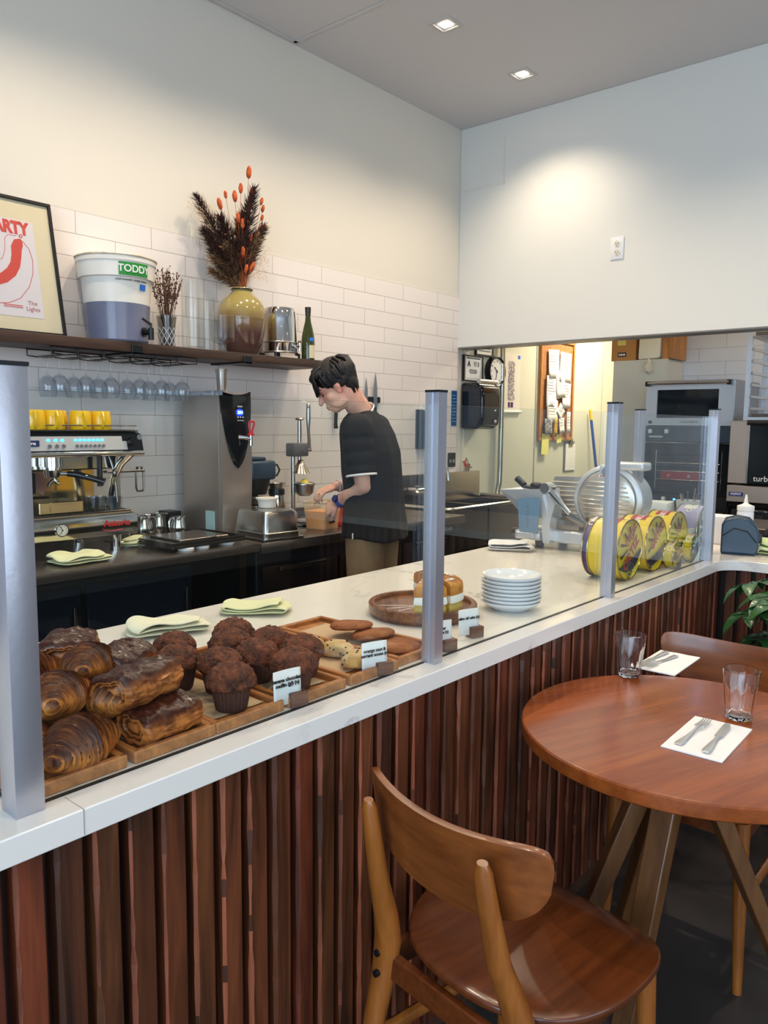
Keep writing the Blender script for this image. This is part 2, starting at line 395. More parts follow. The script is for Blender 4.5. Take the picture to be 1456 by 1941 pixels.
# ================================================================== COUNTERS
def quartz():
    m = mat('quartz_worktop', (226, 218, 208), 0.16, spec=0.5)
    N = m.node_tree.nodes; Lk = m.node_tree.links; b = N['Principled BSDF']
    tc = N.new('ShaderNodeTexCoord'); n = N.new('ShaderNodeTexNoise'); n.inputs['Scale'].default_value = 2.3; n.inputs['Detail'].default_value = 9; n.inputs['Roughness'].default_value = 0.62
    n.inputs['Distortion'].default_value = 0.6
    Lk.new(tc.outputs['Object'], n.inputs['Vector'])
    r = N.new('ShaderNodeValToRGB'); e = r.color_ramp.elements
    e[0].position = 0.485; e[0].color = (1, 1, 1, 1); e[1].position = 0.515; e[1].color = (1, 1, 1, 1)
    k = e.new(0.5); k.color = (0.0, 0.0, 0.0, 1)
    Lk.new(n.outputs['Fac'], r.inputs['Fac'])
    n2 = N.new('ShaderNodeTexNoise'); n2.inputs['Scale'].default_value = 3.1; n2.inputs['Detail'].default_value = 2; Lk.new(tc.outputs['Object'], n2.inputs['Vector'])
    r2 = N.new('ShaderNodeValToRGB'); r2.color_ramp.elements[0].position = 0.52; r2.color_ramp.elements[1].position = 0.64; Lk.new(n2.outputs['Fac'], r2.inputs['Fac'])
    iv = N.new('ShaderNodeMath'); iv.operation = 'SUBTRACT'; iv.inputs[0].default_value = 1; Lk.new(r.outputs['Color'], iv.inputs[1])
    mu = N.new('ShaderNodeMath'); mu.operation = 'MULTIPLY'; Lk.new(iv.outputs[0], mu.inputs[0]); Lk.new(r2.outputs['Color'], mu.inputs[1])
    m2 = N.new('ShaderNodeMath'); m2.operation = 'MULTIPLY'; m2.inputs[1].default_value = 0.55; Lk.new(mu.outputs[0], m2.inputs[0])
    mx = N.new('ShaderNodeMix'); mx.data_type = 'RGBA'; mx.inputs[6].default_value = lin((228, 221, 211)); mx.inputs[7].default_value = lin((140, 138, 142))
    Lk.new(m2.outputs[0], mx.inputs[0]); Lk.new(mx.outputs[2], b.inputs['Base Color'])
    return m
QZ = quartz()
poly = [(-1.3, 0.968)] + [(3.18, 0.968)] + arc(3.18, 0.868, 0.1, PI/2, 0, 8)[1:-1] + [(3.28, 0.868), (3.28, -1.6), (4.08, -1.6), (4.08, 1.865), (-1.3, 1.78)]
bm = BM(); prism(bm, poly, 'Z', 0.863, 0.903)
wt = obj('worktop', bm, QZ); tag(wt, 'long pale veined stone worktop running the length of the front counter and round its corner', 'worktop')
bv = wt.modifiers.new('edge', 'BEVEL'); bv.width = 0.002; bv.segments = 2; bv.limit_method = 'ANGLE'
bm = BM(); box(bm, 0.5095, 0.5105, 0.9672, 1.02, 0.866, 0.9033); obj('seam', bm, mat('seam_grey', (150, 145, 140), .6), wt)

slatw = wood('stained_slat_wood', (50, 24, 13), (126, 66, 40), 'Z', 1.5, 0.40, 0.12, 1.6, attr='tone', bump=0.5, ratio=14)
def slat_run(bm, n, org, du, dn, z0, z1, seed=3):
    """rough-sawn slats; du along run, dn outward normal"""
    rnd = random.Random(seed); lay = bm.loops.layers.float_color.get('tone') or bm.loops.layers.float_color.new('tone')
    du = Vector(du); dn = Vector(dn); org = Vector(org); pitch = 0.0563
    tones = [(.95, .98, .92), (.70, .72, .68), (.88, .92, .82), (1.08, .92, .86), (.60, .66, .60), (.92, 1.08, .88), (.84, .68, .64)]
    for i in range(n):
        w = 0.040+rnd.uniform(-.001, .001); tone = tones[rnd.randrange(7)]; g = rnd.uniform(.8, 1.1)
        steps = 26; edge_c = rnd.random() < .75; rings = []
        zb = z0+rnd.uniform(-.006, .006)
        for s in range(steps+1):
            z = zb+(z1-zb)*s/steps
            ch = 0.005+0.004*noise.noise(Vector((i*3.1, z*9, 1.7)))+0.003*noise.noise(Vector((i*3.1, z*37, 4.7)))
            ch2 = 0.0025+0.001*noise.noise(Vector((i*5.1, z*11, 8.7)))
            a0 = i*pitch
            prof = [(0, 0), (0, .030-ch), (ch*1.0, .030), (w-ch2, .030), (w, .030-ch2), (w, 0)]
            rings.append([bm.verts.new(org+du*(a0+u)+dn*v+Vector((0, 0, z))) for u, v in prof])
        for s in range(steps):
            for k in range(5):
                f = bm.faces.new((rings[s][k], rings[s][k+1], rings[s+1][k+1], rings[s+1][k]))
                c = [t*g for t in tone]
                if k == 1 and edge_c:   # bare sawn corner; window light it catches painted in as paler tone
                    q = noise.noise(Vector((i*7.7, s*0.45, 2.2)))
                    if q > -0.35: c = [1.9*g, 1.9*g, 2.0*g]
                    if q < -0.6: c = [.4, .4, .4]
                for l in f.loops: l[lay] = (c[0], c[1], c[2], 1)
        bm.faces.new(rings[0]); bm.faces.new(rings[-1][::-1])
cb_ = thing('counter_base', 'front counter body clad in dark red-brown vertical timber slats', 'counter', (0, 0, 0))
bm = BM(); bm.loops.layers.float_color.new('tone')
slat_run(bm, 72, (-0.762, 1.015, 0), (1, 0, 0), (0, -1, 0), 0.065, 0.862)
slat_run(bm, 40, (3.337, 0.97, 0), (0, -1, 0), (-1, 0, 0), 0.065, 0.862, 9)
obj('slat_cladding', bm, slatw, cb_, smooth=None)
bm = BM(); prism(bm, [(-1.25, 1.016), (3.338, 1.016), (3.338, -1.55), (3.40, -1.55), (3.40, 1.08), (-1.25, 1.08)], 'Z', 0.0, 0.862)
obj('backing_board', bm, wood('dark_backing_wood', (20, 10, 6), (44, 24, 15), 'Z', 2, 0.6), cb_)
bm = BM(); box(bm, -1.25, 3.325, 1.004, 1.0155, 0.0, 0.062); box(bm, 3.326, 3.3375, -1.55, 1.004, 0.0, 0.062)
obj('kickboard', bm, wood('kickboard_wood', (52, 32, 22), (88, 58, 42), 'X', 2, 0.5), cb_)
bm = BM(); box(bm, 3.42, 4.0, -1.5, 1.78, 0.0, 0.86); box(bm, -1.2, 3.40, 1.081, 1.11, 0.0, 0.86); box(bm, -1.2, 4.0, 1.70, 1.76, 0.05, 0.86)
obj('carcass', bm, black, cb_)

# ------------------------------------------------------------------ sneeze guard
alu = mat('brushed_aluminium', (184, 184, 192), 0.34, 0.75, bump=(90, 0.03))
sg = thing('sneeze_guard', 'glass sneeze guard with aluminium posts standing along the worktop', 'screen', (0, 0, 0.903))
PH = 0.598
def post(x, y, wx, wy, groove=True):
    bm = BM()
    if groove:   # extruded profile with slots in the -X and +X faces
        g = 0.0035; hw = wx/2; hh = wy/2; s = 0.005; o = 0.004
        pr = [(-hw, -hh), (hw, -hh), (hw, -s-o), (hw-g, -s-o), (hw-g, s-o), (hw, s-o), (hw, hh), (-hw, hh), (-hw, s-o), (-hw+g, s-o), (-hw+g, -s-o), (-hw, -s-o)]
        prism(bm, [(x+a, y+b) for a, b in pr], 'Z', 0, PH)
    else: box(bm, x-wx/2, x+wx/2, y-wy/2, y+wy/2, 0, PH, 0.0015, 2)
    p = obj('post', bm, alu, sg)
    bm = BM(); box(bm, x-wx/2-.001, x+wx/2+.001, y-wy/2-.001, y+wy/2+.001, PH, PH+.005); obj('post_cap', bm, black, p)
post(0.456, 1.028, 0.040, 0.044, False)
post(1.367, 1.016, 0.030, 0.036); post(2.278, 1.016, 0.030, 0.036); post(3.19, 1.010, 0.030, 0.036)
post(3.19, 1.31, 0.026, 0.036)
glp = thin_glass('screen_glass', (251, 254, 253), 0.0, 1.36)
edge = mat('glass_edge', (40, 70, 66), 0.2)
for a, b_, y in ((0.48, 1.350, 1.028), (1.384, 2.261, 1.024), (2.295, 3.173, 1.02)):
    bm = BM(); box(bm, a, b_, y-.003, y+.003, 0.0018, 0.572)
    p = obj('glass_panel', bm, glp, sg)
    bm = BM(); box(bm, a, b_, y-.0035, y+.0035, 0.0, 0.0018); obj('gasket', bm, black, p)
bm = BM(); box(bm, 3.187, 3.193, 1.03, 1.292, 0.004, 0.572); p = obj('glass_panel', bm, glp, sg)
bm = BM(); box(bm, 3.186, 3.194, 1.03, 1.292, 0, 0.004); obj('gasket', bm, black, p)
bm = BM(); box(bm, 0.452, 0.458, 1.052, 1.76, 0.004, 0.572); p = obj('glass_panel', bm, glp, sg)
bm = BM(); box(bm, 0.451, 0.459, 1.052, 1.76, 0, 0.004); obj('gasket', bm, black, p)

# ------------------------------------------------------------------ back counters (stainless)
bc = thing('steel_work_table', 'stainless steel counter carrying the espresso machine and water dispenser', 'counter', (0, 0, 0))
stc = mat('worn_counter_steel', (138, 126, 118), 0.27, .9, bump=(40, 0.03))
bm = BM(); box(bm, -1.2, 2.395, 2.80, YW-.002, 0.83, 0.87, 0.004, 2); box(bm, -1.2, 2.395, YW-.02, YW-.002, 0.87, 0.95, .003, 1)
obj('top', bm, stc, bc)
for x in (-1.1, 0.4, 2.32):
    for y in (2.86, 3.42): bm = BM(); box(bm, x, x+.04, y, y+.04, 0, .83); obj('leg', bm, dsteel, bc)
fr = thing('glass_door_fridge', 'dark glass-fronted under-counter fridge below the espresso machine', 'fridge', (0, 0, 0))
bm = BM(); box(bm, 0.5, 2.1, 2.93, 3.4, 0.08, 0.80, .004, 1); obj('body', bm, black, fr)
for x in (0.52, 1.05, 1.58):
    bm = BM(); box(bm, x, x+.5, 2.905, 2.929, 0.12, 0.78, .003, 1); d = obj('door', bm, mat('dark_blue_glass', (20, 26, 34), 0.08), fr)
    bm = BM(); box(bm, x+.46, x+.475, 2.885, 2.904, 0.3, 0.7, .003, 1); obj('handle', bm, dsteel, d)
sbx = BM(); box(sbx, 1.50, 1.74, 2.50, 2.80, 0.0, 0.56, .004, 1)
o = obj('storage_box', sbx, mat('dark_card', (58, 54, 56), .7)); tag(o, 'dark grey card box standing on the floor behind the counter, beneath the espresso machine', 'box')
bc2 = thing('under_counter_fridge', 'steel-topped under-counter fridge with dark doors behind the barista', 'fridge', (0, 0, 0))
bm = BM(); box(bm, 2.405, 4.10, 2.80, YW-.002, 0.815, 0.865, 0.005, 2); obj('top', bm, stc, bc2)
bm = BM(); box(bm, 2.43, 4.06, 2.87, 3.5, 0.1, 0.814, .004, 1); obj('body', bm, black, bc2)
dd = mat('dark_brown_steel', (62, 52, 48), 0.25, 0.9)
for x in (2.45, 2.99, 3.53):
    bm = BM(); box(bm, x, x+.52, 2.845, 2.869, 0.14, 0.74, .004, 2); d = obj('door', bm, dd, bc2)
    bm = BM(); box(bm, x+.1, x+.42, 2.825, 2.844, 0.71, 0.735, .004, 1); obj('handle', bm, dsteel, d)
bm = BM(); box(bm, 3.78, 4.04, 2.835, 2.8445, 0.765, 0.805, .001, 1); pl = obj('name_plate', bm, mat('plate_grey', (80, 78, 76), .4, .5), bc2)
text('lettering', 'BEVERAGE-AIR', 0.030, mat('plate_text', (190, 190, 185), .5), pl, (3.91, 2.8345, .785))

# sink unit at the end of the tiled wall
sk = thing('steel_sink', 'stainless steel sink with high splashback and rolled rim at the end of the tiled wall', 'sink', (0, 0, 0))
ssn = mat('sink_steel', (150, 140, 132), 0.24, 1.0)
bm = BM(); box(bm, 4.16, 5.35, YW-.03, YW-.002, .80, 1.07, .006, 2)
obj('splashback', bm, ssn, sk)
bm = BM(); tube(bm, [(4.16, 3.50, .875), (4.16, 3.0, .875), (4.17, 2.975, .875), (4.2, 2.965, .875), (5.30, 2.965, .875), (5.33, 2.975, .875), (5.34, 3.0, .875), (5.34, 3.50, .875)], .017, 10)
obj('rolled_rim', bm, mat('sink_rim', (205, 196, 178), .22, 1.0), sk)
bm = BM()
for x0, x1 in ((4.17, 4.30), (4.70, 4.74), (5.22, 5.34)): box(bm, x0, x1, 2.97, 3.52, .855, .865)
box(bm, 4.17, 5.34, 2.97, 3.03, .855, .865); box(bm, 4.17, 5.34, 3.44, 3.52, .855, .865)
obj('deck', bm, ssn, sk)
for x0, x1 in ((4.30, 4.70), (4.74, 5.22)):
    bm = BM(); w = .006
    box(bm, x0, x1, 3.03, 3.44, .58, .586); box(bm, x0-w, x0, 3.03, 3.44, .58, .855); box(bm, x1, x1+w, 3.03, 3.44, .58, .855)
    box(bm, x0-w, x1+w, 3.03-w, 3.03, .58, .855); box(bm, x0-w, x1+w, 3.44, 3.44+w, .58, .855); obj('bowl', bm, ssn, sk)
bm = BM(); box(bm, 4.2, 5.3, 3.05, 3.45, 0.0, .57); obj('cabinet', bm, mat('sink_cabinet', (54, 46, 44), .4, .7), sk)
bm = BM()
cyl(bm, (4.42, 3.515, .965), (4.42, 3.44, .965), .018); cyl(bm, (4.62, 3.515, .965), (4.62, 3.44, .965), .018)
tube(bm, [(4.42, 3.45, .965), (4.62, 3.45, .965)], .013); tube(bm, [(4.40, 3.44, .99), (4.385, 3.40, .995)], .009); tube(bm, [(4.64, 3.44, .99), (4.66, 3.40, .995)], .009)
tube(bm, [(4.52, 3.45, .965), (4.52, 3.45, 1.09), (4.52, 3.43, 1.115), (4.52, 3.28, 1.13), (4.52, 3.25, 1.12), (4.52, 3.24, 1.04)], .009)
tp = obj('faucet', bm, chrome, sk)
# second low rim unit left of the sink: backsplash step
bm = BM(); box(bm, 4.10, 4.50, YW-.012, YW-.002, .98, 1.03); obj('splash_lip', bm, ssn, sk)
# ================================================================== WALL SHELF
shw = wood('dark_shelf_wood', (34, 21, 14), (72, 48, 34), 'X', 2.5, 0.5, bump=0.3)
sh = thing('wall_shelf', 'long dark brown timber shelf on the tiled wall', 'shelf', (0, 0, 0))
bm = BM(); box(bm, -1.0, 3.277, 3.27, YW-.001, 1.755, 1.80, .003, 2); obj('board', bm, shw, sh)
for x in (0.2, 1.3, 2.06, 2.72):
    bm = BM(); box(bm, x-.028, x+.028, 3.262, YW-.001, 1.747, 1.7545, .001, 1); box(bm, x-.028, x+.028, 3.262, 3.2695, 1.747, 1.785, .001, 1); obj('bracket', bm, black, sh)
SZ = 1.80
# leaning framed poster
fp = thing('framed_poster', 'black framed poster with red PARTY lettering and a red curling shape on the shelf', 'poster', (1.518, 3.375, SZ))
tiltM = (-0.19, 0, 0)
FW, FH = 0.255, 0.60
bm = BM()
for a, b_, c, d in ((-FW, FW, 0, .014), (-FW, FW, FH-.014, FH), (-FW, -FW+.014, .014, FH-.014), (FW-.014, FW, .014, FH-.014)): box(bm, a, b_, -.014, .006, c, d, .001, 1)
f_ = obj('frame', bm, black, fp); 
bm = BM(); box(bm, -FW+.014, FW-.014, -.004, .004, .014, FH-.014); mb = obj('mount_board', bm, mat('cream_mount', (226, 214, 180), .7), fp)
bm = BM(); box(bm, -.19, .165, -.0055, -.0042, .075, .50); pr_ = obj('print', bm, mat('print_paper', (226, 220, 222), .7), fp)
red = mat('poster_red', (214, 74, 62), .6)
text('lettering', 'PARTY', 0.074, red, pr_, (.052, -.0062, .462), sx=.80, bold=.004)
bm = BM()
def ribbon(bm, pts, ws, y):
    n = len(pts); L_ = []
    for i, p in enumerate(pts):
        a = Vector(pts[max(0, i-1)]); b = Vector(pts[min(n-1, i+1)]); d = (b-a).normalized(); nn = Vector((-d.y, d.x)); w = ws[i] if isinstance(ws, list) else ws
        q = Vector(p); L_.append((q+nn*w, q-nn*w))
    vs = [(bm.verts.new((a.x, y, a.y)), bm.verts.new((b.x, y, b.y)), bm.verts.new((a.x, y+.0004, a.y)), bm.verts.new((b.x, y+.0004, b.y))) for a, b in L_]
    for A, B in zip(vs, vs[1:]):
        bm.faces.new((A[0], A[1], B[1], B[0])); bm.faces.new((A[2], B[2], B[3], A[3])); bm.faces.new((A[0], B[0], B[2], A[2])); bm.faces.new((A[1], A[3], B[3], B[1]))
ribbon(bm, [(.105, .415), (.092, .40), (.080, .375), (.076, .34), (.066, .30), (.045, .265), (.01, .235), (-.04, .21), (-.09, .20)], [.006, .021, .023, .021, .021, .022, .022, .018, .004], -.0062)
ribbon(bm, [(.112, .408), (.135, .38), (.145, .33), (.138, .27), (.115, .21), (.07, .155), (.02, .13), (-.05, .12), (-.12, .14)], .0012, -.0062)
ribbon(bm, [(.085, .428), (.05, .428), (.035, .41), (.03, .36), (.015, .32), (-.03, .29)], .001, -.0062)
ribbon(bm, [(.100, .432), (.106, .438), (.112, .432), (.108, .424), (.101, .424), (.097, .432)], .0022, -.0062)
obj('drawing', bm, red, pr_, smooth=None)
bm = BM(); box(bm, -.035, .012, -.0064, -.0058, .395, .43); obj('blue_tape', bm, mat('blue_tape', (40, 110, 200), .7), pr_)
text('signature', 'The\nLights', 0.026, mat('thin_red_ink', (190, 130, 125), .7), pr_, (.120, -.0062, .125))
o = marks('small_print', red, pr_, .035, -.0062, .118, .08, 2, .004, .004)
for c in (f_, mb, pr_): c.rotation_euler = tiltM
fgl = thin_glass('poster_glass', (250, 250, 250)); bm = BM(); box(bm, -FW+.014, FW-.014, -.0095, -.0085, .014, FH-.014); g = obj('glazing', bm, fgl, fp); g.rotation_euler = tiltM

# cold brew bucket
ty = thing('cold_brew_bucket', 'white translucent plastic bucket of dark cold brew with green label and black tap', 'bucket', (2.045, 3.40, SZ))
bk = mat('frosted_plastic', (230, 225, 214), .35, trans=0.0, sss=.0, spec=.4)
bm = BM(); lathe(bm, [(0, .002), (.130, .002), (.138, .01), (.148, .16), (.1485, .175)], 48); obj('bucket_filled', bm, mat('bucket_cold_brew', (104, 108, 130), .22, var=(4, (118, 120, 140))), ty, label='lower bucket showing the dark liquid inside')
bm = BM(); lathe(bm, [(.1485, .1755), (.158, .285), (.160, .287), (.172, .289), (.176, .355), (.180, .357), (.182, .372), (.176, .384), (.168, .386), (.166, .382), (0, .376)], 48); bo = obj('bucket_wall', bm, bk, ty)
bm = BM(); tube(bm, [(.181*math.cos(a), .181*math.sin(a), .382) for a in [2*PI*i/40 for i in range(40)]], .005, 8, closed=True); obj('stained_rim', bm, mat('coffee_stain', (200, 178, 150), .6, var=(30, (226, 214, 196))), ty)
def on_cyl(bm, r, a0, a1, z0, z1, th=.0015, n=14, taper=0):
    A = []
    for i in range(n+1):
        a = a0+(a1-a0)*i/n; c, s = math.cos(a), math.sin(a)
        A.append([bm.verts.new((q*c, q*s, z)) for q, z in ((r, z0), (r+taper, z1), (r+taper+th, z1), (r+th, z0))])
    for p, q in zip(A, A[1:]):
        for k in range(4): bm.faces.new((p[k], p[(k+1) % 4], q[(k+1) % 4], q[k]))
    bm.faces.new(A[0]); bm.faces.new(A[-1][::-1])
def curved_text(name, s, size, m, parent, r, ac, z, sx=1.0, bold=0):
    o = text(name, s, size, m, parent, (0, 0, 0), rot=(0, 0, 0), ext=.0004, sx=sx, bold=bold)
    for v in o.data.vertices:
        a = ac + v.co.x/r; rr = r+v.co.z+.0006; zz = v.co.y+z
        v.co = Vector((rr*math.cos(a), rr*math.sin(a), zz))
    return o
ca = math.radians(-97)
bm = BM(); on_cyl(bm, .1745, ca-.36, ca+.46, .292, .350, .0012, taper=.003); lb = obj('green_label', bm, mat('label_green', (40, 140, 50), .5), ty)
curved_text('lettering', 'TODDY', .044, white, lb, .1780, ca+.05, .321, bold=.001)
bm = BM(); on_cyl(bm, .156, ca+.28, ca+.50, .235, .262, .001, taper=.002); obj('blue_tape', bm, MATS['blue_tape'], ty)
curved_text('small_print', 'cold brewed. simply better.', .0145, ink, ty, .1605, ca+.05, .275)
ta = math.radians(-68)
bm = BM(); d = Vector((math.cos(ta), math.sin(ta), 0)); s_ = Vector((-d.y, d.x, 0)); p0 = d*.138+Vector((0, 0, .05))
cyl(bm, p0, p0+d*.045, .013); cyl(bm, p0+d*.045+Vector((0, 0, .018)), p0+d*.045-Vector((0, 0, .035)), .013); cyl(bm, p0+d*.006, p0+d*.012, .022)
tube(bm, [p0+d*.045+Vector((0, 0, .018)), p0+d*.045+Vector((0, 0, .035)), p0+d*.02-s_*.03+Vector((0, 0, .06))], [.006, .007, .006]); obj('tap', bm, black, ty)

def stems(bm, n, base_r, top_r, h, seed, r=.0012, cz=0, spread=1.0):
    rnd = random.Random(seed); tips = []
    for i in range(n):
        a = rnd.uniform(0, 2*PI); q = math.sqrt(rnd.random()); hh = h*rnd.uniform(.78, 1.05)
        b = Vector((base_r*q*math.cos(a+2.5), base_r*q*math.sin(a+2.5), cz)); t = Vector((top_r*q*math.cos(a), top_r*q*math.sin(a), hh))
        m = (b+t)/2+Vector((rnd.uniform(-.006, .006), rnd.uniform(-.006, .006), 0))
        tube(bm, [b, m, t], [r, r*.9, r*.7], 5); tips.append((t, (t-m).normalized()))
    return tips
# dried seed stems in cut glass vase
dv = thing('cut_glass_vase', 'small cut glass vase beside the cold brew bucket holding dried stems', 'vase', (2.315, 3.40, SZ))
bm = BM(); sg_ = 16
prof = [(.0, .004), (.03, .004), (.036, .02), (.037, .06), (.040, .11), (.046, .155)]
lathe(bm, [(0, 0), (.034, 0), (.04, .01), (.041, .06), (.044, .11), (.05, .158), (.047, .158), (.041, .11), (.037, .06), (.033, .016), (0, .014)], 12); obj('glass', bm, thin_glass('vase_glass', (222, 222, 220), .02, 1.6), dv)
bm = BM(); 
for k in range(10):
    a = 2*PI*k/10; a2 = a+2*PI/10
    tube(bm, [(.042*math.cos(a), .042*math.sin(a), .012), (.043*math.cos(a2), .043*math.sin(a2), .06), (.046*math.cos(a), .046*math.sin(a), .10)], .0014, 5)
    tube(bm, [(.042*math.cos(a), .042*math.sin(a), .012), (.043*math.cos(a-2*PI/10), .043*math.sin(a-2*PI/10), .06), (.046*math.cos(a), .046*math.sin(a), .10)], .0014, 5)
obj('cut_pattern', bm, mat('cut_crystal', (210, 212, 214), .1, spec=.9), dv)
st = mat('dried_stem', (112, 82, 62), .9); sd = mat('dried_seed', (74, 44, 36), .9)
dst = thing('dried_seed_stems', 'bunch of thin dark dried seed stems standing in the small cut glass vase', 'dried plant', (2.315, 3.40, SZ+.012))
bm = BM(); tips = stems(bm, 60, .022, .085, .36, 5, .0013)
obj('stems', bm, st, dst)
bm = BM(); rnd = random.Random(2)
for t, d in tips:
    for k in range(7):
        c = t-d*rnd.uniform(0, .12)+Vector([rnd.uniform(-.006, .006) for _ in range(3)]); r = rnd.uniform(.0022, .0042)
        ellipsoid(bm, c, (r, r, r*1.3), seg=6, rings=4)
obj('seed_heads', bm, sd, dst)['kind'] = 'stuff'
# tall glass cylinders
def glass_cyl(name, label, loc, r, h, base=.02, grp=None):
    bm = BM(); lathe(bm, [(0, 0), (r-.002, 0), (r, .003), (r, h), (r-.003, h), (r-.003, base), (0, base)], 40)
    o = obj(name, bm, GL, None, loc); tag(o, label, 'vase', grp); return o
glass_cyl('tall_glass_vase', 'tall clear glass cylinder vase between the dried stems and the pottery vase', (2.475, 3.40, SZ), .059, .365)
glass_cyl('short_glass_vase', 'shorter clear glass cylinder vase standing behind the footed glass jar', (2.625, 3.49, SZ), .045, .29)
bm = BM(); lathe(bm, [(0, 0), (.055, 0), (.057, .006), (.03, .012), (.021, .02), (.020, .035), (.035, .045), (.068, .055), (.074, .07), (.075, .185), (.078, .192), (.074, .194), (.071, .185), (.070, .072), (0, .062)], 40)
o = obj('footed_glass_jar', bm, GL, None, (2.615, 3.338, SZ)); o.scale = (.86, .86, 1.0); tag(o, 'clear glass jar on a short foot in front of the pottery vase', 'jar')
# pottery vase
def pottery():
    m = mat('olive_glaze', (120, 104, 56), .12, coat=.6)
    N = m.node_tree.nodes; Lk = m.node_tree.links; b = N['Principled BSDF']
    tc = N.new('ShaderNodeTexCoord'); sp = N.new('ShaderNodeSeparateXYZ'); Lk.new(tc.outputs['Object'], sp.inputs[0])
    n = N.new('ShaderNodeTexNoise'); n.inputs['Scale'].default_value = 9; n.inputs['Detail'].default_value = 5; Lk.new(tc.outputs['Object'], n.inputs[0])
    a = N.new('ShaderNodeMath'); a.operation = 'MULTIPLY_ADD'; a.inputs[1].default_value = .05; Lk.new(n.outputs['Fac'], a.inputs[0]); Lk.new(sp.outputs['Z'], a.inputs[2])
    r = N.new('ShaderNodeValToRGB'); e = r.color_ramp.elements; e[0].position = .0; e[0].color = lin((86, 58, 50)); e[1].position = .40; e[1].color = lin((150, 140, 84))
    for p, c in ((.14, (92, 62, 52)), (.185, (120, 92, 60)), (.235, (132, 108, 62)), (.26, (146, 128, 72))): k = e.new(p); k.color = lin(c)
    Lk.new(a.outputs[0], r.inputs[0]); Lk.new(r.outputs[0], b.inputs['Base Color']); return m
pv = thing('pottery_vase', 'large round olive and brown glazed pottery vase holding dried grasses', 'vase', (2.795, 3.40, SZ))
prof = [(r_*.835 if z_ < .3 else r_*.76, z_) for r_, z_ in [(0, .0), (.085, 0), (.10, .012), (.125, .06), (.145, .12), (.155, .17), (.157, .19), (.1585, .195), (.1565, .20), (.158, .207), (.156, .213), (.157, .22), (.150, .25), (.125, .29), (.095, .318), (.072, .336), (.070, .340), (.074, .345), (.075, .352), (.071, .357), (.062, .357), (.058, .345), (.07, .33), (0, .30)]]
bm = BM(); lathe(bm, prof, 64); obj('pot', bm, pottery(), pv)
bm = BM(); tube(bm, [(.0559*math.cos(2*PI*i/32), .0559*math.sin(2*PI*i/32), .349) for i in range(32)], .0045, 8, closed=True); obj('rim', bm, mat('dark_glaze_rim', (52, 44, 34), .2), pv)
# dried arrangement
da = thing('dried_grass_arrangement', 'tall arrangement of brown plume grass and orange bunny tail heads in the pottery vase', 'dried plant', (2.795, 3.40, SZ+.30))
rnd = random.Random(11)
R3 = Vector((1.05, -.26, 0)); U3 = Vector((0, 0, 1)); D3 = Vector((.762, .648, 0))
def vp(x, z, d=0): return R3*x + U3*z + D3*d
def plume(bm, path, wid, n, seed, ln=.05):
    r_ = random.Random(seed); pts = [Vector(p) for p in path]
    def at(t):
        f = t*(len(pts)-1); i = min(int(f), len(pts)-2); return pts[i].lerp(pts[i+1], f-i), (pts[i+1]-pts[i]).normalized()
    for k in range(n):
        t = r_.uniform(.0, 1.0); p, d = at(t); w = wid*(math.sin(PI*min(1, t*.9+.12))**.7)
        side = Vector([r_.gauss(0, 1) for _ in range(3)]); side = (side-d*side.dot(d)).normalized()
        q = p+side*w*r_.uniform(.15, .7); e = q+(d*1.0+side*.75+Vector((0, 0, -.25))).normalized()*ln*r_.uniform(.5, 1.1)
        c = side.cross(d)*.0022
        a = bm.verts.new(p); b = bm.verts.new(q+c*1.6); g = bm.verts.new(e); h = bm.verts.new(q-c*1.6); bm.faces.new((a, b, g, h))
def bez(a, b, c, n=10): return [a*(1-t)**2+b*2*t*(1-t)+c*t*t for t in [i/n for i in range(n+1)]]
pl_brown = mat('plume_brown', (88, 58, 44), .95, var=(40, (58, 34, 28))); pl_tan = mat('plume_tan', (156, 124, 88), .95, var=(50, (110, 80, 58)))
plumes = [(vp(-.005, .05), vp(-.07, .22), vp(-.235, .50, .02), .075), (vp(.0, .05), vp(-.0, .32), vp(.075, .585, -.02), .07), (vp(-.01, .05), vp(-.09, .17), vp(-.19, .33, -.02), .07),
          (vp(-.01, .05), vp(-.04, .25), vp(-.10, .40, -.05), .07), (vp(.0, .05), vp(.02, .25), vp(.115, .40, .03), .05), (vp(0, .05), vp(-.02, .30), vp(-.005, .45, .05), .06)]
for i, (a, b, c, w) in enumerate(plumes):
    bm = BM(); pth = bez(a, b, c); tube(bm, pth, .0018, 5); plume(bm, pth[2:], w, 900, i+20, .052); obj('plume_grass', bm, pl_brown, da, smooth=None)
for i, (a, b, c, w) in enumerate([(vp(0, .05), vp(-.05, .10), vp(-.16, .13, -.02), .03), (vp(0, .05), vp(-.05, .16), vp(-.15, .19, -.05), .04), (vp(-.01, .05), vp(-.04, .2), vp(-.07, .25, -.06), .045), (vp(.01, .05), vp(.03, .24), vp(.10, .33, -.04), .04)]):
    bm = BM(); pth = bez(a, b, c); tube(bm, pth, .0018, 5); plume(bm, pth[2:], w, 420, i+60, .05); obj('pale_plume', bm, pl_tan, da, smooth=None)
orange = mat('bunny_tail_orange', (196, 96, 44), .95, var=(60, (160, 66, 34)))
heads = [(.045, .665, .055), (.0, .58, .045), (-.085, .545, .035), (.06, .575, .04), (-.03, .53, .05), (.045, .50, .055), (.115, .53, .035), (.118, .50, .035), (.112, .455, .03), (.13, .415, .022), (-.10, .47, .05),
         (-.01, .42, .045), (.015, .39, .045), (-.015, .31, .045), (.06, .29, .05), (.015, .24, .05), (-.01, .23, .04), (.05, .22, .05), (-.03, .19, .045), (.01, .18, .045), (.055, .17, .05), (.06, .33, .03), (.09, .36, .03), (.03, .16, .04)]
hs_ = BM()
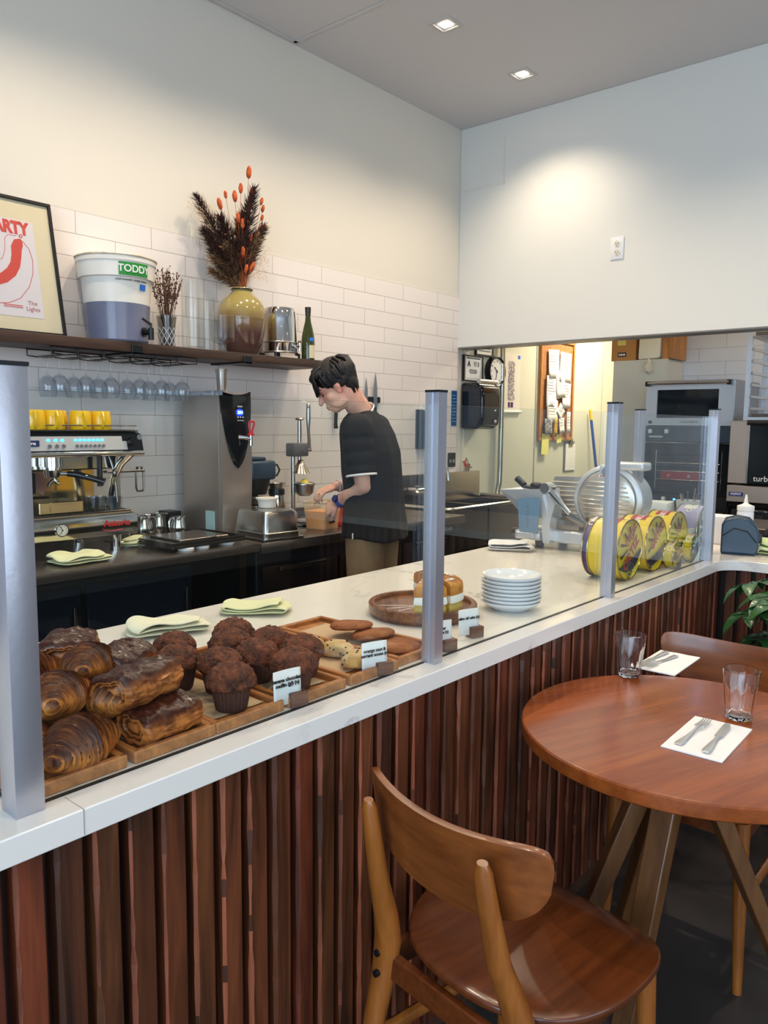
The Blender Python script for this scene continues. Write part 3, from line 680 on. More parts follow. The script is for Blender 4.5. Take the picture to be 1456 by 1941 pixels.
for i, (x, z, s) in enumerate(heads):
    d = rnd.uniform(-.05, .03); c = vp(x, z-.02, d); a = vp(x*.15, .05, d*.3); m = vp(x*.55, z*.55, d*.6)
    bm = BM(); pth = bez(a, m, c, 5); tube(bm, pth, .0011, 5)
    dr = (pth[-1]-pth[-2]).normalized(); rot = dr.to_track_quat('Z', 'Y').to_matrix()
    vs = ellipsoid(bm, c+dr*s*.4, (s*.26, s*.26, s*.62), rot, 12, 8)
    for v in vs: v.co += Vector([noise.noise(v.co*220+Vector((k*9, 0, i))) for k in range(3)])*.0022
    obj('bunny_tail', bm, orange, da)
rs_ = mat('rust_stem', (150, 84, 44), .9); bm = BM(); stems(bm, 46, .045, .075, .26, 9, .0016, cz=.0)
obj('rust_stems', bm, rs_, da)
bm = BM()
for sgn, n in ((-1, 34), (1, 30)):
    for k in range(n):
        e = vp(sgn*rnd.uniform(.1, .27) if sgn < 0 else rnd.uniform(.06, .15), rnd.uniform(.38, .50) if sgn < 0 else rnd.uniform(.12, .30), rnd.uniform(-.05, .05)); m = e*.5+vp(0, .06)
        tube(bm, [vp(0, .06), m, e], .0005, 3)
        for q in range(5): ellipsoid(bm, e+Vector([rnd.uniform(-.015, .015) for _ in range(3)]), (.0022,)*3, seg=5, rings=3)
obj('baby_breath', bm, mat('pale_gyp', (214, 176, 128), .9), da)['kind'] = 'stuff'
# steel water urn upside-down style dispenser
wu = thing('steel_drink_urn', 'polished steel drinks urn with a small tap beside the pottery vase', 'urn', (3.085, 3.42, SZ)); wu.scale = (.88, .88, 1.0)
bm = BM(); lathe(bm, [(0, .03), (.112, .03), (.114, .035), (.114, .085), (.117, .09), (.114, .095), (.108, .22), (.104, .262), (.092, .285), (.075, .291), (0, .292)], 48); obj('body', bm, chrome, wu)
bm = BM(); tube(bm, [(.117*math.cos(2*PI*i/40), .117*math.sin(2*PI*i/40), .092) for i in range(40)], .004, 6, closed=True); tube(bm, [(.115*math.cos(2*PI*i/40), .115*math.sin(2*PI*i/40), .036) for i in range(40)], .005, 6, closed=True); obj('band', bm, steel, wu)
for a in (-2.5, -.55, .9, 2.2):
    bm = BM(); d = Vector((math.cos(a), math.sin(a), 0)); tube(bm, [d*.10+Vector((0, 0, .035)), d*.128+Vector((0, 0, .028)), d*.128+Vector((0, 0, .0))], [.008, .011, .008], 10); obj('foot', bm, black, wu)
bm = BM(); a = -1.25; d = Vector((math.cos(a), math.sin(a), 0)); p = d*.112+Vector((0, 0, .07)); cyl(bm, p, p+d*.04, .010); cyl(bm, p+d*.035+Vector((0, 0, .02)), p+d*.035-Vector((0, 0, .028)), .009); ellipsoid(bm, p+d*.036+Vector((0, 0, .026)), (.014, .014, .008), seg=12, rings=8); obj('tap', bm, chrome, wu)
# wine bottle
wb = thing('wine_bottle', 'dark green wine bottle with cream label, at the right end of the shelf', 'bottle', (3.30, 3.43, SZ)); wb.location = (3.228, 3.335, SZ)
bm = BM(); lathe(bm, [(0, .004), (.034, 0), (.039, .006), (.0395, .10), (.037, .135), (.028, .18), (.018, .22), (.0148, .25), (.0145, .288), (.017, .29), (.017, .302), (0, .303)], 40); obj('glass_body', bm, mat('green_bottle_glass', (50, 56, 16), .06, coat=.4), wb)
bm = BM(); lathe(bm, [(.0152, .255), (.0156, .26), (.0175, .289), (.0177, .303), (0, .3045)], 32); obj('foil_cap', bm, mat('dark_foil', (40, 34, 26), .35), wb)
bm = BM(); on_cyl(bm, .0397, -2.15, -1.05, .012, .085, .0006); obj('label', bm, mat('cream_label', (206, 196, 160), .7), wb)
bm = BM(); on_cyl(bm, .0385, -2.05, -1.35, .108, .128, .0008, taper=-.001); obj('blue_tape', bm, MATS['blue_tape'], wb)

# ------------------------------------------------------------------ stemware racks and hanging wine glasses
wire = mat('dark_wire', (70, 68, 66), .3, 1.0)
GRP = 'wine glasses hanging under the shelf'
gx = []
def glass_rack(x0, x1, label, rows):
    t = thing('stemware_rack', label, 'rack', (x0, 3.40, 1.755)); W_ = x1-x0; n = rows; 
    bm = BM(); w = .0028
    tube(bm, [(0, -.10, -.002), (W_, -.10, -.002)], w, 6); obj('top_wire', bm, wire, t)
    bm = BM(); tube(bm, [(0, .12, -.002), (W_, .12, -.002)], w, 6); obj('top_wire', bm, wire, t)
    for i in range(n+1):
        x = W_*i/n
        for s in ((-1, 1) if 0 < i < n else ((1,) if i == 0 else (-1,))):
            bm = BM(); q = x+s*(.5*W_/n-.012)
            tube(bm, [(x+s*.004, -.10, -.004), (x+s*.004, -.105, -.03), (q, -.11, -.034), (q, .12, -.034), (x+s*.004, .12, -.030), (x+s*.004, .12, -.004)], w, 6); obj('rail', bm, wire, t)
    for i in range(n): gx.append((x0+W_*(i+.5)/n))
glass_rack(1.66, 2.03, 'dark wire stemware rack under the shelf, left of the two', 3)
glass_rack(2.06, 2.42, 'dark wire stemware rack under the shelf, right of the two', 3)
def wineglass():
    bm = BM()   # hangs upside down: origin at the rails, foot rests on them
    lathe(bm, [(0, .004), (.033, .001), (.034, .0), (.033, -.001), (.006, -.006), (.0038, -.015), (.0036, -.075), (.006, -.083), (.02, -.092), (.034, -.108), (.040, -.128), (.039, -.155), (.033, -.183), (.0315, -.183), (.0375, -.155), (.0385, -.128), (.033, -.11), (.018, -.095), (0, -.090)], 28)
    return obj('wine_glass', bm, thin_glass('stemware_glass', (246, 248, 250), 0, 1.5))
g0 = wineglass(); g0['group'] = GRP; g0['category'] = 'wine glass'
k = 0
lab = ['first', 'second', 'third', 'fourth', 'fifth', 'sixth']
for i, x in enumerate(gx):
    for j, y in enumerate((3.345, 3.455)):
        o = g0 if k == 0 else g0.copy()
        if k: COL.objects.link(o)
        o.location = (x, y, 1.722+.0015)
        row = ('front', 'rear')[j]
        o['label'] = 'upside-down wine glass, %s of its channel, %s channel from the left under the shelf' % (row, lab[i]); k += 1
# ================================================================== ESPRESSO MACHINE
EX, EY, EZ = 1.50, 3.05, 0.87
em = thing('espresso_machine', 'two-group steel espresso machine with lit blue buttons and yellow mugs on top', 'espresso machine', (EX, EY, EZ))
em.scale = (1, 1, .95)
mir = mat('polished_steel', (205, 200, 192), .12, 1.0)
XR = .41; XL = -.36
bm = BM(); box(bm, XL, XR, 0.0, .44, .078, .172, .006, 2); box(bm, XL, XR-.01, .02, .44, .172, .186, .004, 1); obj('base_body', bm, mir, em)
bm = BM(); box(bm, XL+.02, XR-.02, .012, .22, .1865, .191, .001, 1)
for i in range(26):
    x = XL+.04+i*.027; box(bm, x, x+.012, .03, .20, .1915, .1935)
obj('drip_grate', bm, dsteel, em)
bm = BM(); box(bm, XL+.02, XR-.06, .26, .44, .187, .44, .004, 1); obj('back_panel', bm, mat('reflective_back', (190, 170, 135), .1, 1.0), em)
bm = BM(); box(bm, XL+.015, XR-.03, .10, .44, .375, .444, .006, 1); obj('boiler_cover', bm, mir, em)
# hood
hood = [(-.03, .445), (-.033, .452), (-.012, .535), (.02, .548), (.44, .548), (.44, .445)]
bm = BM(); prism(bm, hood, 'X', XL, XR+.015); o = obj('hood', bm, blackg, em)
bm = BM(); prism(bm, [(-.0335, .468), (-.0355, .468), (-.020, .528), (-.0175, .528)], 'X', XL+.003, .325); prism(bm, [(-.0335, .468), (-.0355, .468), (-.026, .506), (-.0235, .506)], 'X', .325, .345); fpn = obj('button_panel', bm, mat('silver_panel', (196, 192, 190), .35, .4), em)
bm = BM(); tube(bm, [(XL, -.034, .452), (XR+.012, -.034, .452)], .009, 12, squash=1.3); obj('chrome_lip', bm, chrome, em)
bm = BM(); box(bm, XL, XR+.01, .0, .43, .549, .556, .002, 1); obj('cup_tray', bm, dsteel, em)
bm = BM(); tube(bm, [(XL, .0, .575), (XR, .0, .575), (XR, .42, .575)], .003, 6); obj('tray_rail', bm, chrome, em)
nrm = Vector((0, -.97, .24)).normalized(); rotp = Vector((0, -1, .25)).to_track_quat('Z', 'Y')
def onp(x, s): return Vector((x, -.0362+.0155*s, .468+.06*s))
btnm = mat('chrome_button', (200, 196, 192), .15, 1.0); glowb = mat('blue_glow', (40, 180, 255), .4, emit=(50, 170, 255), es=5)
for i, x in enumerate([.0, .03, .058]+[.115+.0195*k for k in range(7)]):
    bm = BM(); c = onp(x, .30); cyl(bm, c, c+nrm*.006, .0085 if i < 3 else .007, seg=14); obj('button', bm, btnm, fpn)
    bm = BM(); c = onp(x, .72); ellipsoid(bm, c, (.008, .0022, .006), seg=10, rings=6); obj('indicator_light', bm, glowb, fpn)
bm = BM(); c = onp(.365, .6)+Vector((0, .006, 0)); cyl(bm, c, c+nrm*.03, .022, .019); obj('steam_knob', bm, blackg, em)
bm = BM(); c = onp(.392, .85)+Vector((0, -.01, 0)); cyl(bm, c, c+nrm*.02, .012, .012); obj('knob_cap', bm, chrome, em)
bm = BM(); box(bm, -.125, -.04, -.0335, -.031, .487, .512); bg_ = obj('badge', bm, mat('badge_navy', (40, 40, 96), .4), em); bg_.rotation_euler = (0, 0, 0)
for o_ in (bg_,): o_.location.y = -.0005
text('lettering', 'Astoria', .019, white, bg_, (-.083, -.0338, .4995), (PI/2-.25, 0, 0), bold=.0004)
lg = mat('logo_red', (200, 40, 36), .4)
lt = text('logo_lettering', 'Astoria', .042, lg, em, (.305, -.0006, .134), ext=.0012, bold=.0006)
bm = BM(); tube(bm, [(.238, -.001, .112), (.25, -.001, .104), (.285, -.001, .100), (.33, -.001, .104)], .002, 6); obj('logo_swoosh', bm, lg, em)
# pressure gauge
bm = BM(); cyl(bm, (.055, .001, .125), (.055, -.006, .125), .028, seg=32); ga = obj('pressure_gauge', bm, chrome, em)
bm = BM(); cyl(bm, (.055, -.0061, .125), (.055, -.0068, .125), .024, seg=32); obj('dial', bm, mat('dial_white', (214, 206, 190), .4), ga)
bm = BM()
for k in range(9):
    a = math.radians(225-33.75*k); c, s = math.cos(a), math.sin(a); tube(bm, [(.055+.016*c, -.0072, .125+.016*s), (.055+.021*c, -.0072, .125+.021*s)], .001, 5)
tube(bm, [(.055, -.0075, .125), (.046, -.0075, .143)], .0012, 5); tube(bm, [(.055, -.0075, .125), (.046, -.0075, .110)], .0012, 5); cyl(bm, (.055, -.007, .125), (.055, -.009, .125), .003); obj('needle', bm, black, ga)
for x in (XL+.08, .33):
    for y in (.06, .38):
        bm = BM(); cyl(bm, (x, y, .012), (x, y, .079), .022, .024); cyl(bm, (x, y, 0), (x, y, .012), .024); obj('foot', bm, chrome, em)
def group(x):
    bm = BM(); cyl(bm, (x, .06, .395), (x, .06, .446), .043, seg=32); cyl(bm, (x, .06, .382), (x, .06, .395), .036, seg=32); box(bm, x-.03, x+.03, .06, .15, .40, .444, .004, 1); g = obj('group_head', bm, chrome, em)
    bm = BM(); cyl(bm, (x, .06, .352), (x, .06, .3815), .033, .036, seg=32); tube(bm, [(x, .055, .352), (x-.004, .05, .335), (x-.022, .045, .325), (x-.028, .043, .312)], [.009, .009, .007, .006], 10); tube(bm, [(x, .055, .352), (x+.004, .05, .337), (x+.018, .05, .327), (x+.022, .05, .318)], [.009, .009, .007, .005], 10)
    tube(bm, [(x+.02, .04, .367), (x+.05, .02, .365)], [.008, .009], 10); pf = obj('portafilter', bm, chrome, em)
    bm = BM(); tube(bm, [(x+.045, .024, .366), (x+.075, .0, .362), (x+.12, -.045, .345), (x+.155, -.075, .33)], [.012, .014, .013, .015], 14); obj('handle', bm, blackg, pf)
    bm = BM(); box(bm, x-.015, x+.015, .235, .259, .265, .36, .008, 2); obj('black_pad', bm, black, em)
    bm = BM(); box(bm, x-.075, x+.115, .03, .2, .194, .245, .003, 1); box(bm, x-.03, x+.07, .026, .0299, .202, .232); st_ = obj('cup_step', bm, mat('brass_reflecting_steel', (205, 190, 150), .15, 1.0), em)
group(.055); group(-.25)
for x in (-.13, .0):
    bm = BM(); box(bm, x-.012+(-.04 if x == 0 else 0), x+.012+(-.04 if x == 0 else 0), .20, .26, .187, .40, .004, 1); obj('column', bm, chrome, em)
# right-hand curved chrome side column
bm = BM(); tube(bm, [(XR-.02, .02, .45), (XR-.045, .06, .40), (XR-.055, .10, .33), (XR-.055, .12, .25), (XR-.05, .12, .187)], [.03, .024, .02, .02, .022], 16, squash=.7); obj('side_column', bm, chrome, em)
bm = BM(); tube(bm, [(.29, .03, .45), (.295, .02, .42), (.30, .0, .36), (.303, -.005, .30), (.305, -.01, .23)], [.008, .006, .005, .005, .004], 10); ellipsoid(bm, (.30, .0, .36), (.011, .011, .022), seg=12, rings=8); obj('steam_wand', bm, dsteel, em)
bm = BM(); tube(bm, [(.265, .06, .45), (.265, .06, .30)], .012, 10); obj('hot_water_spout', bm, black, em)
# shot glasses on the drip tray
def shot(loc, label, first=[None]):
    if first[0] is None:
        bm = BM(); lathe(bm, [(0, 0), (.019, 0), (.021, .004), (.027, .055), (.0255, .055), (.019, .008), (0, .008)], 20); o = obj('shot_glass', bm, thin_glass('shot_glass_glass', (225, 228, 230), 0, 1.6)); first[0] = o
    else: o = first[0].copy(); COL.objects.link(o)
    o.location = loc; return tag(o, label, 'glass', 'shot glasses on the drip tray')
for (x, y), l in zip(((.235, .07), (.285, .10), (.335, .06), (.30, .035), (.245, .125)), ('leftmost', 'rear middle', 'rightmost', 'front middle', 'rear left')):
    shot((EX+x, EY+y, EZ+.1936*.95), 'small clear shot glass on the espresso machine drip tray, %s of the cluster' % l)
# mugs
ym = mat('yellow_glaze', (240, 190, 10), .12, coat=.5)
def mug():
    t = thing('yellow_mug', '', 'mug', (0, 0, 0), 0, 'yellow mugs on the espresso machine')
    bm = BM(); lathe(bm, [(0, 0), (.043, 0), (.0455, .005), (.044, .04), (.0405, .076), (.0395, .078), (.0375, .076), (.040, .04), (.041, .006), (0, .006)], 36); obj('cup', bm, ym, t)
    bm = BM(); tube(bm, [(.036, 0, .066), (.052, 0, .068), (.066, 0, .054), (.068, 0, .034), (.060, 0, .016), (.041, 0, .010)], [.006, .0055, .005, .005, .0055, .006], 10, squash=1.5); obj('handle', bm, ym, t)
    return t
mg = mug(); ml = [(-.03, .03, -1.9, 'front row, leftmost in view'), (.055, .04, -1.75, 'front row, second from the left in view'), (.175, .045, -1.75, 'front row, second from the right'), (.27, .05, -1.9, 'front row, rightmost'), (.115, .13, -2.1, 'rear row, between the two middle mugs'), (-.02, .15, -1.9, 'rear row, behind the leftmost mug'), (-.16, .05, -1.9, 'far left of the machine, hidden by the post'), (.235, .15, -2.0, 'rear row, behind the rightmost mugs')]
for i, (x, y, a, l) in enumerate(ml):
    o = mg if i == 0 else dup(mg, (0, 0, 0)); o.location = (EX+x, EY+y, EZ+.5562*.95); o.rotation_euler = (0, 0, a); o['label'] = 'yellow glazed mug on the espresso machine, '+l
# holder arm with hanging loop, behind the machine
hs2 = thing('portafilter_stand', 'steel stand with a flat arm and a hanging wire loop right of the espresso machine', 'stand', (1.97, 3.32, .87))
bm = BM(); box(bm, -.012, .012, -.012, .012, 0, .325, .002, 1); obj('post', bm, steel, hs2)
bm = BM(); box(bm, -.06, .14, -.02, .02, .3255, .337, .003, 1); cyl(bm, (.12, 0, .337), (.12, 0, .35), .016); obj('arm', bm, dsteel, hs2)
bm = BM(); tube(bm, [(.09, -.018, .325), (.09, -.018, .25), (.095, -.018, .235), (.125, -.018, .235), (.13, -.018, .25), (.13, -.018, .325)], .005, 8); obj('loop', bm, dsteel, hs2)
bm = BM(); box(bm, -.05, .08, -.05, .05, 0, .006, .002, 1); obj('base', bm, dsteel, hs2)
# steel milk pitchers
def pitcher(loc, rz, s, label, first=[None]):
    if first[0] is None:
        t = thing('milk_pitcher', label, 'pitcher', loc, rz, 'steel milk pitchers beside the espresso machine')
        bm = BM(); vs = lathe(bm, [(0, 0), (.040, 0), (.043, .006), (.043, .05), (.036, .085), (.037, .105), (.0355, .105), (.034, .085), (.041, .05), (.041, .008), (0, .008)], 32)
        for v in vs:
            if v.co.z > .08 and v.co.x > .02: v.co.x += (v.co.z-.08)*.55
        obj('jug', bm, mir, t)
        bm = BM(); tube(bm, [(-.034, 0, .095), (-.06, 0, .10), (-.068, 0, .085), (-.064, 0, .03), (-.042, 0, .02)], .004, 8, squash=2); obj('handle', bm, mir, t)
        first[0] = t; t.scale = (s,)*3; return t
    return dup(first[0], loc, rz, label, scale=s)
pitcher((2.13, 3.36, .87), 2.0, 1.0, 'steel milk pitcher nearest the espresso machine')
pitcher((2.24, 3.40, .87), -.5, 1.0, 'steel milk pitcher in the middle of the three')
pitcher((2.29, 3.30, .87), .2, .88, 'small steel milk pitcher right of the other two')
ts = thing('tamper', 'steel tamper with a rounded dark wooden handle lying behind the pitchers', 'tamper', (2.12, 3.47, .90))
bm = BM(); cyl(bm, (0, 0, -.03), (0, 0, .02), .029); obj('head', bm, chrome, ts); bm = BM(); tube(bm, [(0, 0, .02), (0, 0, .04), (0, 0, .075), (0, 0, .085)], [.010, .015, .017, .008], 14); obj('handle', bm, wood('tamper_wood', (60, 36, 22), (110, 74, 48), 'Z', 8, .4), ts)
# draining trays
tr = thing('steel_drain_tray', 'wide flat steel tray raised on white lids beside the espresso machine', 'tray', (2.14, 3.05, .886))
bm = BM(); box(bm, -.20, .20, -.21, .16, 0, .012, .002, 1); box(bm, -.20, .20, -.21, -.205, .012, .026); box(bm, .195, .20, -.205, .16, .012, .026); box(bm, -.20, -.195, -.205, .16, .012, .026); obj('tray_body', bm, dsteel, tr)
bm = BM(); box(bm, -.10, .17, -.12, .12, .0125, .022, .002, 1); obj('mesh_grate', bm, stc, tr)
bm = BM(); tube(bm, [(-.05, -.15, .018), (.10, -.12, .018)], .004, 8); obj('thermometer', bm, black, tr)
for i, (x, y) in enumerate(((2.03, 2.87), (2.12, 2.88), (2.27, 2.89))):  # white lids propping the tray front, modelled as plain discs
    bm = BM(); lathe(bm, [(0, 0), (.034, 0), (.036, .004), (.036, .012), (.033, .015), (0, .015)], 28); o = obj('white_lid', bm, white, None, (x, y, .8705)); tag(o, 'round white lid under the front edge of the steel tray, %s' % ('leftmost', 'middle', 'rightmost')[i], 'saucer', 'white lids under the steel tray')
bm = BM(); box(bm, 0, .075, 0, .1, 0, .105, .004, 1); o = obj('knock_box', bm, black, None, (2.32, 3.42, .8705)); tag(o, 'black box standing left of the water dispenser', 'box')
bm = BM(); box(bm, 0, .004, 0, .07, 0, .095); o = obj('care_card', bm, mat('pale_blue_card', (170, 200, 196), .5), None, (2.435, 3.20, .89)); o.rotation_euler = (0, 0, 0); tag(o, 'small pale blue card stuck low on the side of the water dispenser', 'card')

# ------------------------------------------------------------------ hot water dispenser
WX = 2.44
wdp = thing('hot_water_dispenser', 'tall steel hot water dispenser with black curved front, blue display reading 204 and red tap', 'water dispenser', (WX, 3.15, .87))
bst = mat('satin_steel', (186, 176, 168), .42, .85, bump=(50, .02))
bm = BM(); box(bm, 0, .19, .012, .31, .0, .715, .004, 2); obj('cabinet', bm, bst, wdp)
# steel front, concave waist
fr_pts = []
for i in range(13):
    t = i/12; y = -.016*math.sin(t*PI); fr_pts.append((y-.004, .0+.715*t))
bm = BM(); poly = fr_pts+[(.0115, .715), (.0115, 0)]; prism(bm, poly, 'X', .002, .188); obj('front_shell', bm, bst, wdp)
# black shield on the front: wide at top, pointed at the bottom, follows the shell
def fy(z):
    t = z/.715; return -.006-.016*math.sin(min(1, t)*PI)
bm = BM(); rows = []
for i in range(21):
    t = i/20; z = .335+(.722-.335)*t; hw = .098*math.sin(min(1, (t*1.02+.0))*PI/2)**.55 if t > 0 else .002
    zt = z
    row = []
    for k in range(9):
        u = -1+2*k/8; dip = -.018*(1-u*u)*smoothstep(.85, 1, t)
        row.append(bm.verts.new((.095+u*hw, fy(z)-.001-.006*(1-u*u), zt+dip)))
    rows.append(row)
back = [[bm.verts.new((v.co.x, v.co.y+.008, v.co.z)) for v in r] for r in rows]
for A, B in zip(rows, rows[1:]):
    for k in range(8): bm.faces.new((A[k], A[k+1], B[k+1], B[k]))
for A, B in zip(back, back[1:]):
    for k in range(8): bm.faces.new((A[k], B[k], B[k+1], A[k+1]))
for k in (0, 8):
    for (A, B), (C_, D_) in zip(zip(rows, rows[1:]), zip(back, back[1:])): bm.faces.new((A[k], B[k], D_[k], C_[k]))
for k in range(8): bm.faces.new((rows[-1][k], rows[-1][k+1], back[-1][k+1], back[-1][k])); bm.faces.new((rows[0][k], back[0][k], back[0][k+1], rows[0][k+1]))
bp_ = obj('black_shield', bm, blackg, wdp)
bm = BM(); box(bm, -.003, .0, -.03, .30, .70, .722); obj('top_trim', bm, chrome, wdp)
def wy(z): return fy(z)-.0092
bm = BM(); ellipsoid(bm, (.11, wy(.615)+.001, .615), (.026, .002, .019), seg=24, rings=8); ds = obj('display', bm, mat('display_blue', (10, 30, 160), .3, emit=(20, 50, 230), es=2.2), bp_)
text('lettering', '204', .022, mat('display_digit', (160, 220, 255), .3, emit=(120, 210, 255), es=5), ds, (.11, wy(.615)-.0018, .615), bold=.0005)
text('maker_name', 'BUNN', .011, white, bp_, (.112, wy(.645)-.0006, .645)); text('small_print', 'HOT WATER', .007, white, bp_, (.112, wy(.575)-.0006, .575))
bm = BM()
for x in (.096, .112, .128): cyl(bm, (x, wy(.592), .592), (x, wy(.592)-.002, .592), .0035, seg=10)
obj('button', bm, white, bp_)
bm = BM(); c = Vector((.145, wy(.49), .485)); tube(bm, [(.10, c.y+.004, .492), (.12, c.y-.016, .49), (.145, c.y-.035, .485)], [.012, .010, .012], 12); cyl(bm, (.145, c.y-.035, .50), (.145, c.y-.035, .45), .010); tp = obj('tap', bm, chrome, wdp)
rp = mat('red_plastic', (200, 26, 44), .3); bm = BM(); y = c.y-.035
cyl(bm, (.145, y, .50), (.145, y, .512), .017); tube(bm, [(.139, y, .512), (.130, y-.004, .56), (.134, y-.004, .57), (.162, y-.004, .57), (.165, y-.004, .56), (.152, y, .512)], .005, 8); obj('tap_handle', bm, rp, tp)
# jigger cup on top
bm = BM(); lathe(bm, [(0, 0), (.022, 0), (.023, .003), (.029, .09), (.034, .115), (.0325, .115), (.027, .09), (.020, .006), (0, .006)], 32); o = obj('steel_cup', bm, steel, None, (WX+.055, 3.20, .87+.7155)); tag(o, 'tall narrow steel cup standing on top of the water dispenser', 'cup')
# upside-down steel pan + tub
pn = thing('steel_food_pan', 'upturned deep steel food pan in front of the water dispenser', 'pan', (2.580, 2.965, .8705), -.08)
bm = BM()
def loop(z, hx, hy, r): return [bm.verts.new((x, y, z)) for x, y in rrect(-hx, hx, -hy, hy, r, 4)]
Ls = [loop(0, .128, .155, .02), loop(.006, .128, .155, .02), loop(.007, .112, .139, .028), loop(.03, .112, .139, .028), loop(.034, .108, .135, .026), loop(.125, .098, .125, .028), loop(.135, .090, .117, .026)]
for A, B in zip(Ls, Ls[1:]):
    n = len(A)
    for k in range(n): bm.faces.new((A[k], A[(k+1) % n], B[(k+1) % n], B[k]))
bm.faces.new(Ls[-1]); bm.faces.new(Ls[0][::-1]); obj('pan_body', bm, mat('pan_steel', (172, 166, 158), .26, 1.0, bump=(14, .05)), pn)
bm = BM(); lathe(bm, [(0, 0), (.040, 0), (.044, .004), (.048, .036), (.054, .042), (.055, .05), (.050, .052), (0, .048)], 36); o = obj('plastic_tub', bm, mat('milky_plastic', (222, 214, 206), .4), None, (2.625, 3.01, 1.0065)); tag(o, 'round milky plastic tub resting on the upturned steel pan', 'tub')
# coffee brewer
br = thing('coffee_brewer', 'dark blue-grey filter coffee brewer with black basket behind the steel pan', 'coffee maker', (2.80, 3.33, .8655))
tealp = mat('dark_teal_plastic', (44, 62, 78), .3)
bm = BM(); box(bm, -.09, .09, -.10, .10, .26, .365, .018, 3); box(bm, -.07, .03, -.08, .06, .365, .385, .008, 2); obj('head', bm, tealp, br)
bm = BM(); box(bm, -.085, .085, .05, .11, 0, .26, .01, 2); box(bm, -.09, .09, -.11, .11, 0, .03, .01, 2); obj('stand', bm, black, br)
bm = BM(); lathe(bm, [(0, .18), (.055, .18), (.075, .25), (.076, .26), (0, .26)], 28, (0, -.03, 0)); obj('filter_basket', bm, black, br)
bm = BM(); lathe(bm, [(0, .031), (.06, .031), (.064, .04), (.062, .12), (.05, .15), (.05, .17), (0, .172)], 32, (0, -.03, 0)); obj('server', bm, mir, br); bm = BM(); lathe(bm, [(.0635, .12), (.066, .13), (.053, .16), (.0505, .15)], 32, (0, -.03, 0)); obj('server_band', bm, black, br)
bm = BM(); tube(bm, [(.09, -.06, .33), (.115, -.07, .34), (.13, -.075, .31), (.115, -.07, .28), (.10, -.06, .28)], .006, 8); obj('cord_hook', bm, black, br)
cf = thing('thermal_carafe', 'steel thermal carafe with black rim right of the steel pan', 'carafe', (2.965, 3.32, .8655))
bm = BM(); lathe(bm, [(0, 0), (.062, 0), (.065, .006), (.042, .17), (0, .172)], 36); obj('body', bm, mir, cf); bm = BM(); lathe(bm, [(.043, .165), (.047, .17), (.045, .20), (.040, .202), (.038, .19), (0, .185)], 36); obj('collar', bm, black, cf)
bm = BM(); lathe(bm, [(.040, .203), (.052, .232), (.050, .232), (.038, .205)], 36); obj('spout', bm, steel, cf)
# citrus press
jp = thing('citrus_press', 'cast metal lever citrus press with a domed steel cone', 'juicer', (3.05, 3.175, .8655))
cast = mat('cast_grey_metal', (120, 120, 122), .35, .6)
# base: rounded foot
bm = BM(); prism(bm, rrect(-.09, .10, -.085, .075, .04), 'Z', .012, .028); v_ = bm.verts[:]
for q in range(4):
    pass
obj('foot_plate', bm, cast, jp)
bm = BM(); tube(bm, [(-.02, .02, .018), (.02, -.05, .014), (.04, -.088, .010)], [.04, .034, .018], 14, squash=.45); tube(bm, [(-.02, .02, .018), (-.09, -.05, .012)], [.035, .018], 14, squash=.45); obj('foot', bm, steel, jp)
bm = BM(); cyl(bm, (-.05, .045, .02), (-.05, .045, .42), .012); obj('column', bm, steel, jp)
bm = BM(); box(bm, -.085, .03, .0, .07, .385, .46, .008, 2); cyl(bm, (-.01, -.004, .423), (-.01, .0, .423), .016); h_ = obj('gear_housing', bm, cast, jp)
bm = BM(); cyl(bm, (-.01, .035, .33), (-.01, .035, .585), .011); 
for i in range(20): cyl(bm, (-.01, .035, .465+i*.005), (-.01, .035, .4675+i*.005), .0125, seg=14)
lathe(bm, [(0, .585), (.022, .587), (.025, .593), (.02, .598), (0, .60)], 24, (-.01, .035, 0)); obj('rack_rod', bm, steel, jp)
bm = BM(); lathe(bm, [(.012, .365), (.018, .36), (.03, .335), (.05, .295), (.053, .29), (.05, .29), (.028, .33), (0, .345)], 32, (-.01, .025, 0)); obj('press_dome', bm, mat('dome_steel', (205, 190, 170), .18, 1.0), jp)
bm = BM(); cyl(bm, (.03, .035, .42), (.075, .035, .42), .012); tube(bm, [(.065, .035, .42), (.06, .03, .47), (.045, .02, .53), (.045, .02, .60), (.045, .02, .655)], [.012, .010, .009, .014, .012], 12); ellipsoid(bm, (.045, .02, .665), (.013, .013, .02), seg=12, rings=8); obj('lever', bm, steel, jp)
bm = BM(); lathe(bm, [(0, .165), (.03, .165), (.05, .18), (.055, .225), (.062, .228), (.062, .235), (.055, .24), (.052, .24), (.048, .19), (0, .18)], 32, (-.01, -.005, 0)); obj('juice_cup', bm, steel, jp)
bm = BM(); lathe(bm, [(0, .262), (.012, .258), (.03, .235), (.034, .22), (0, .22)], 20, (-.01, -.005, 0)); obj('reamer', bm, mat('pulp_yellow', (205, 180, 70), .6, bump=(90, .5)), jp)
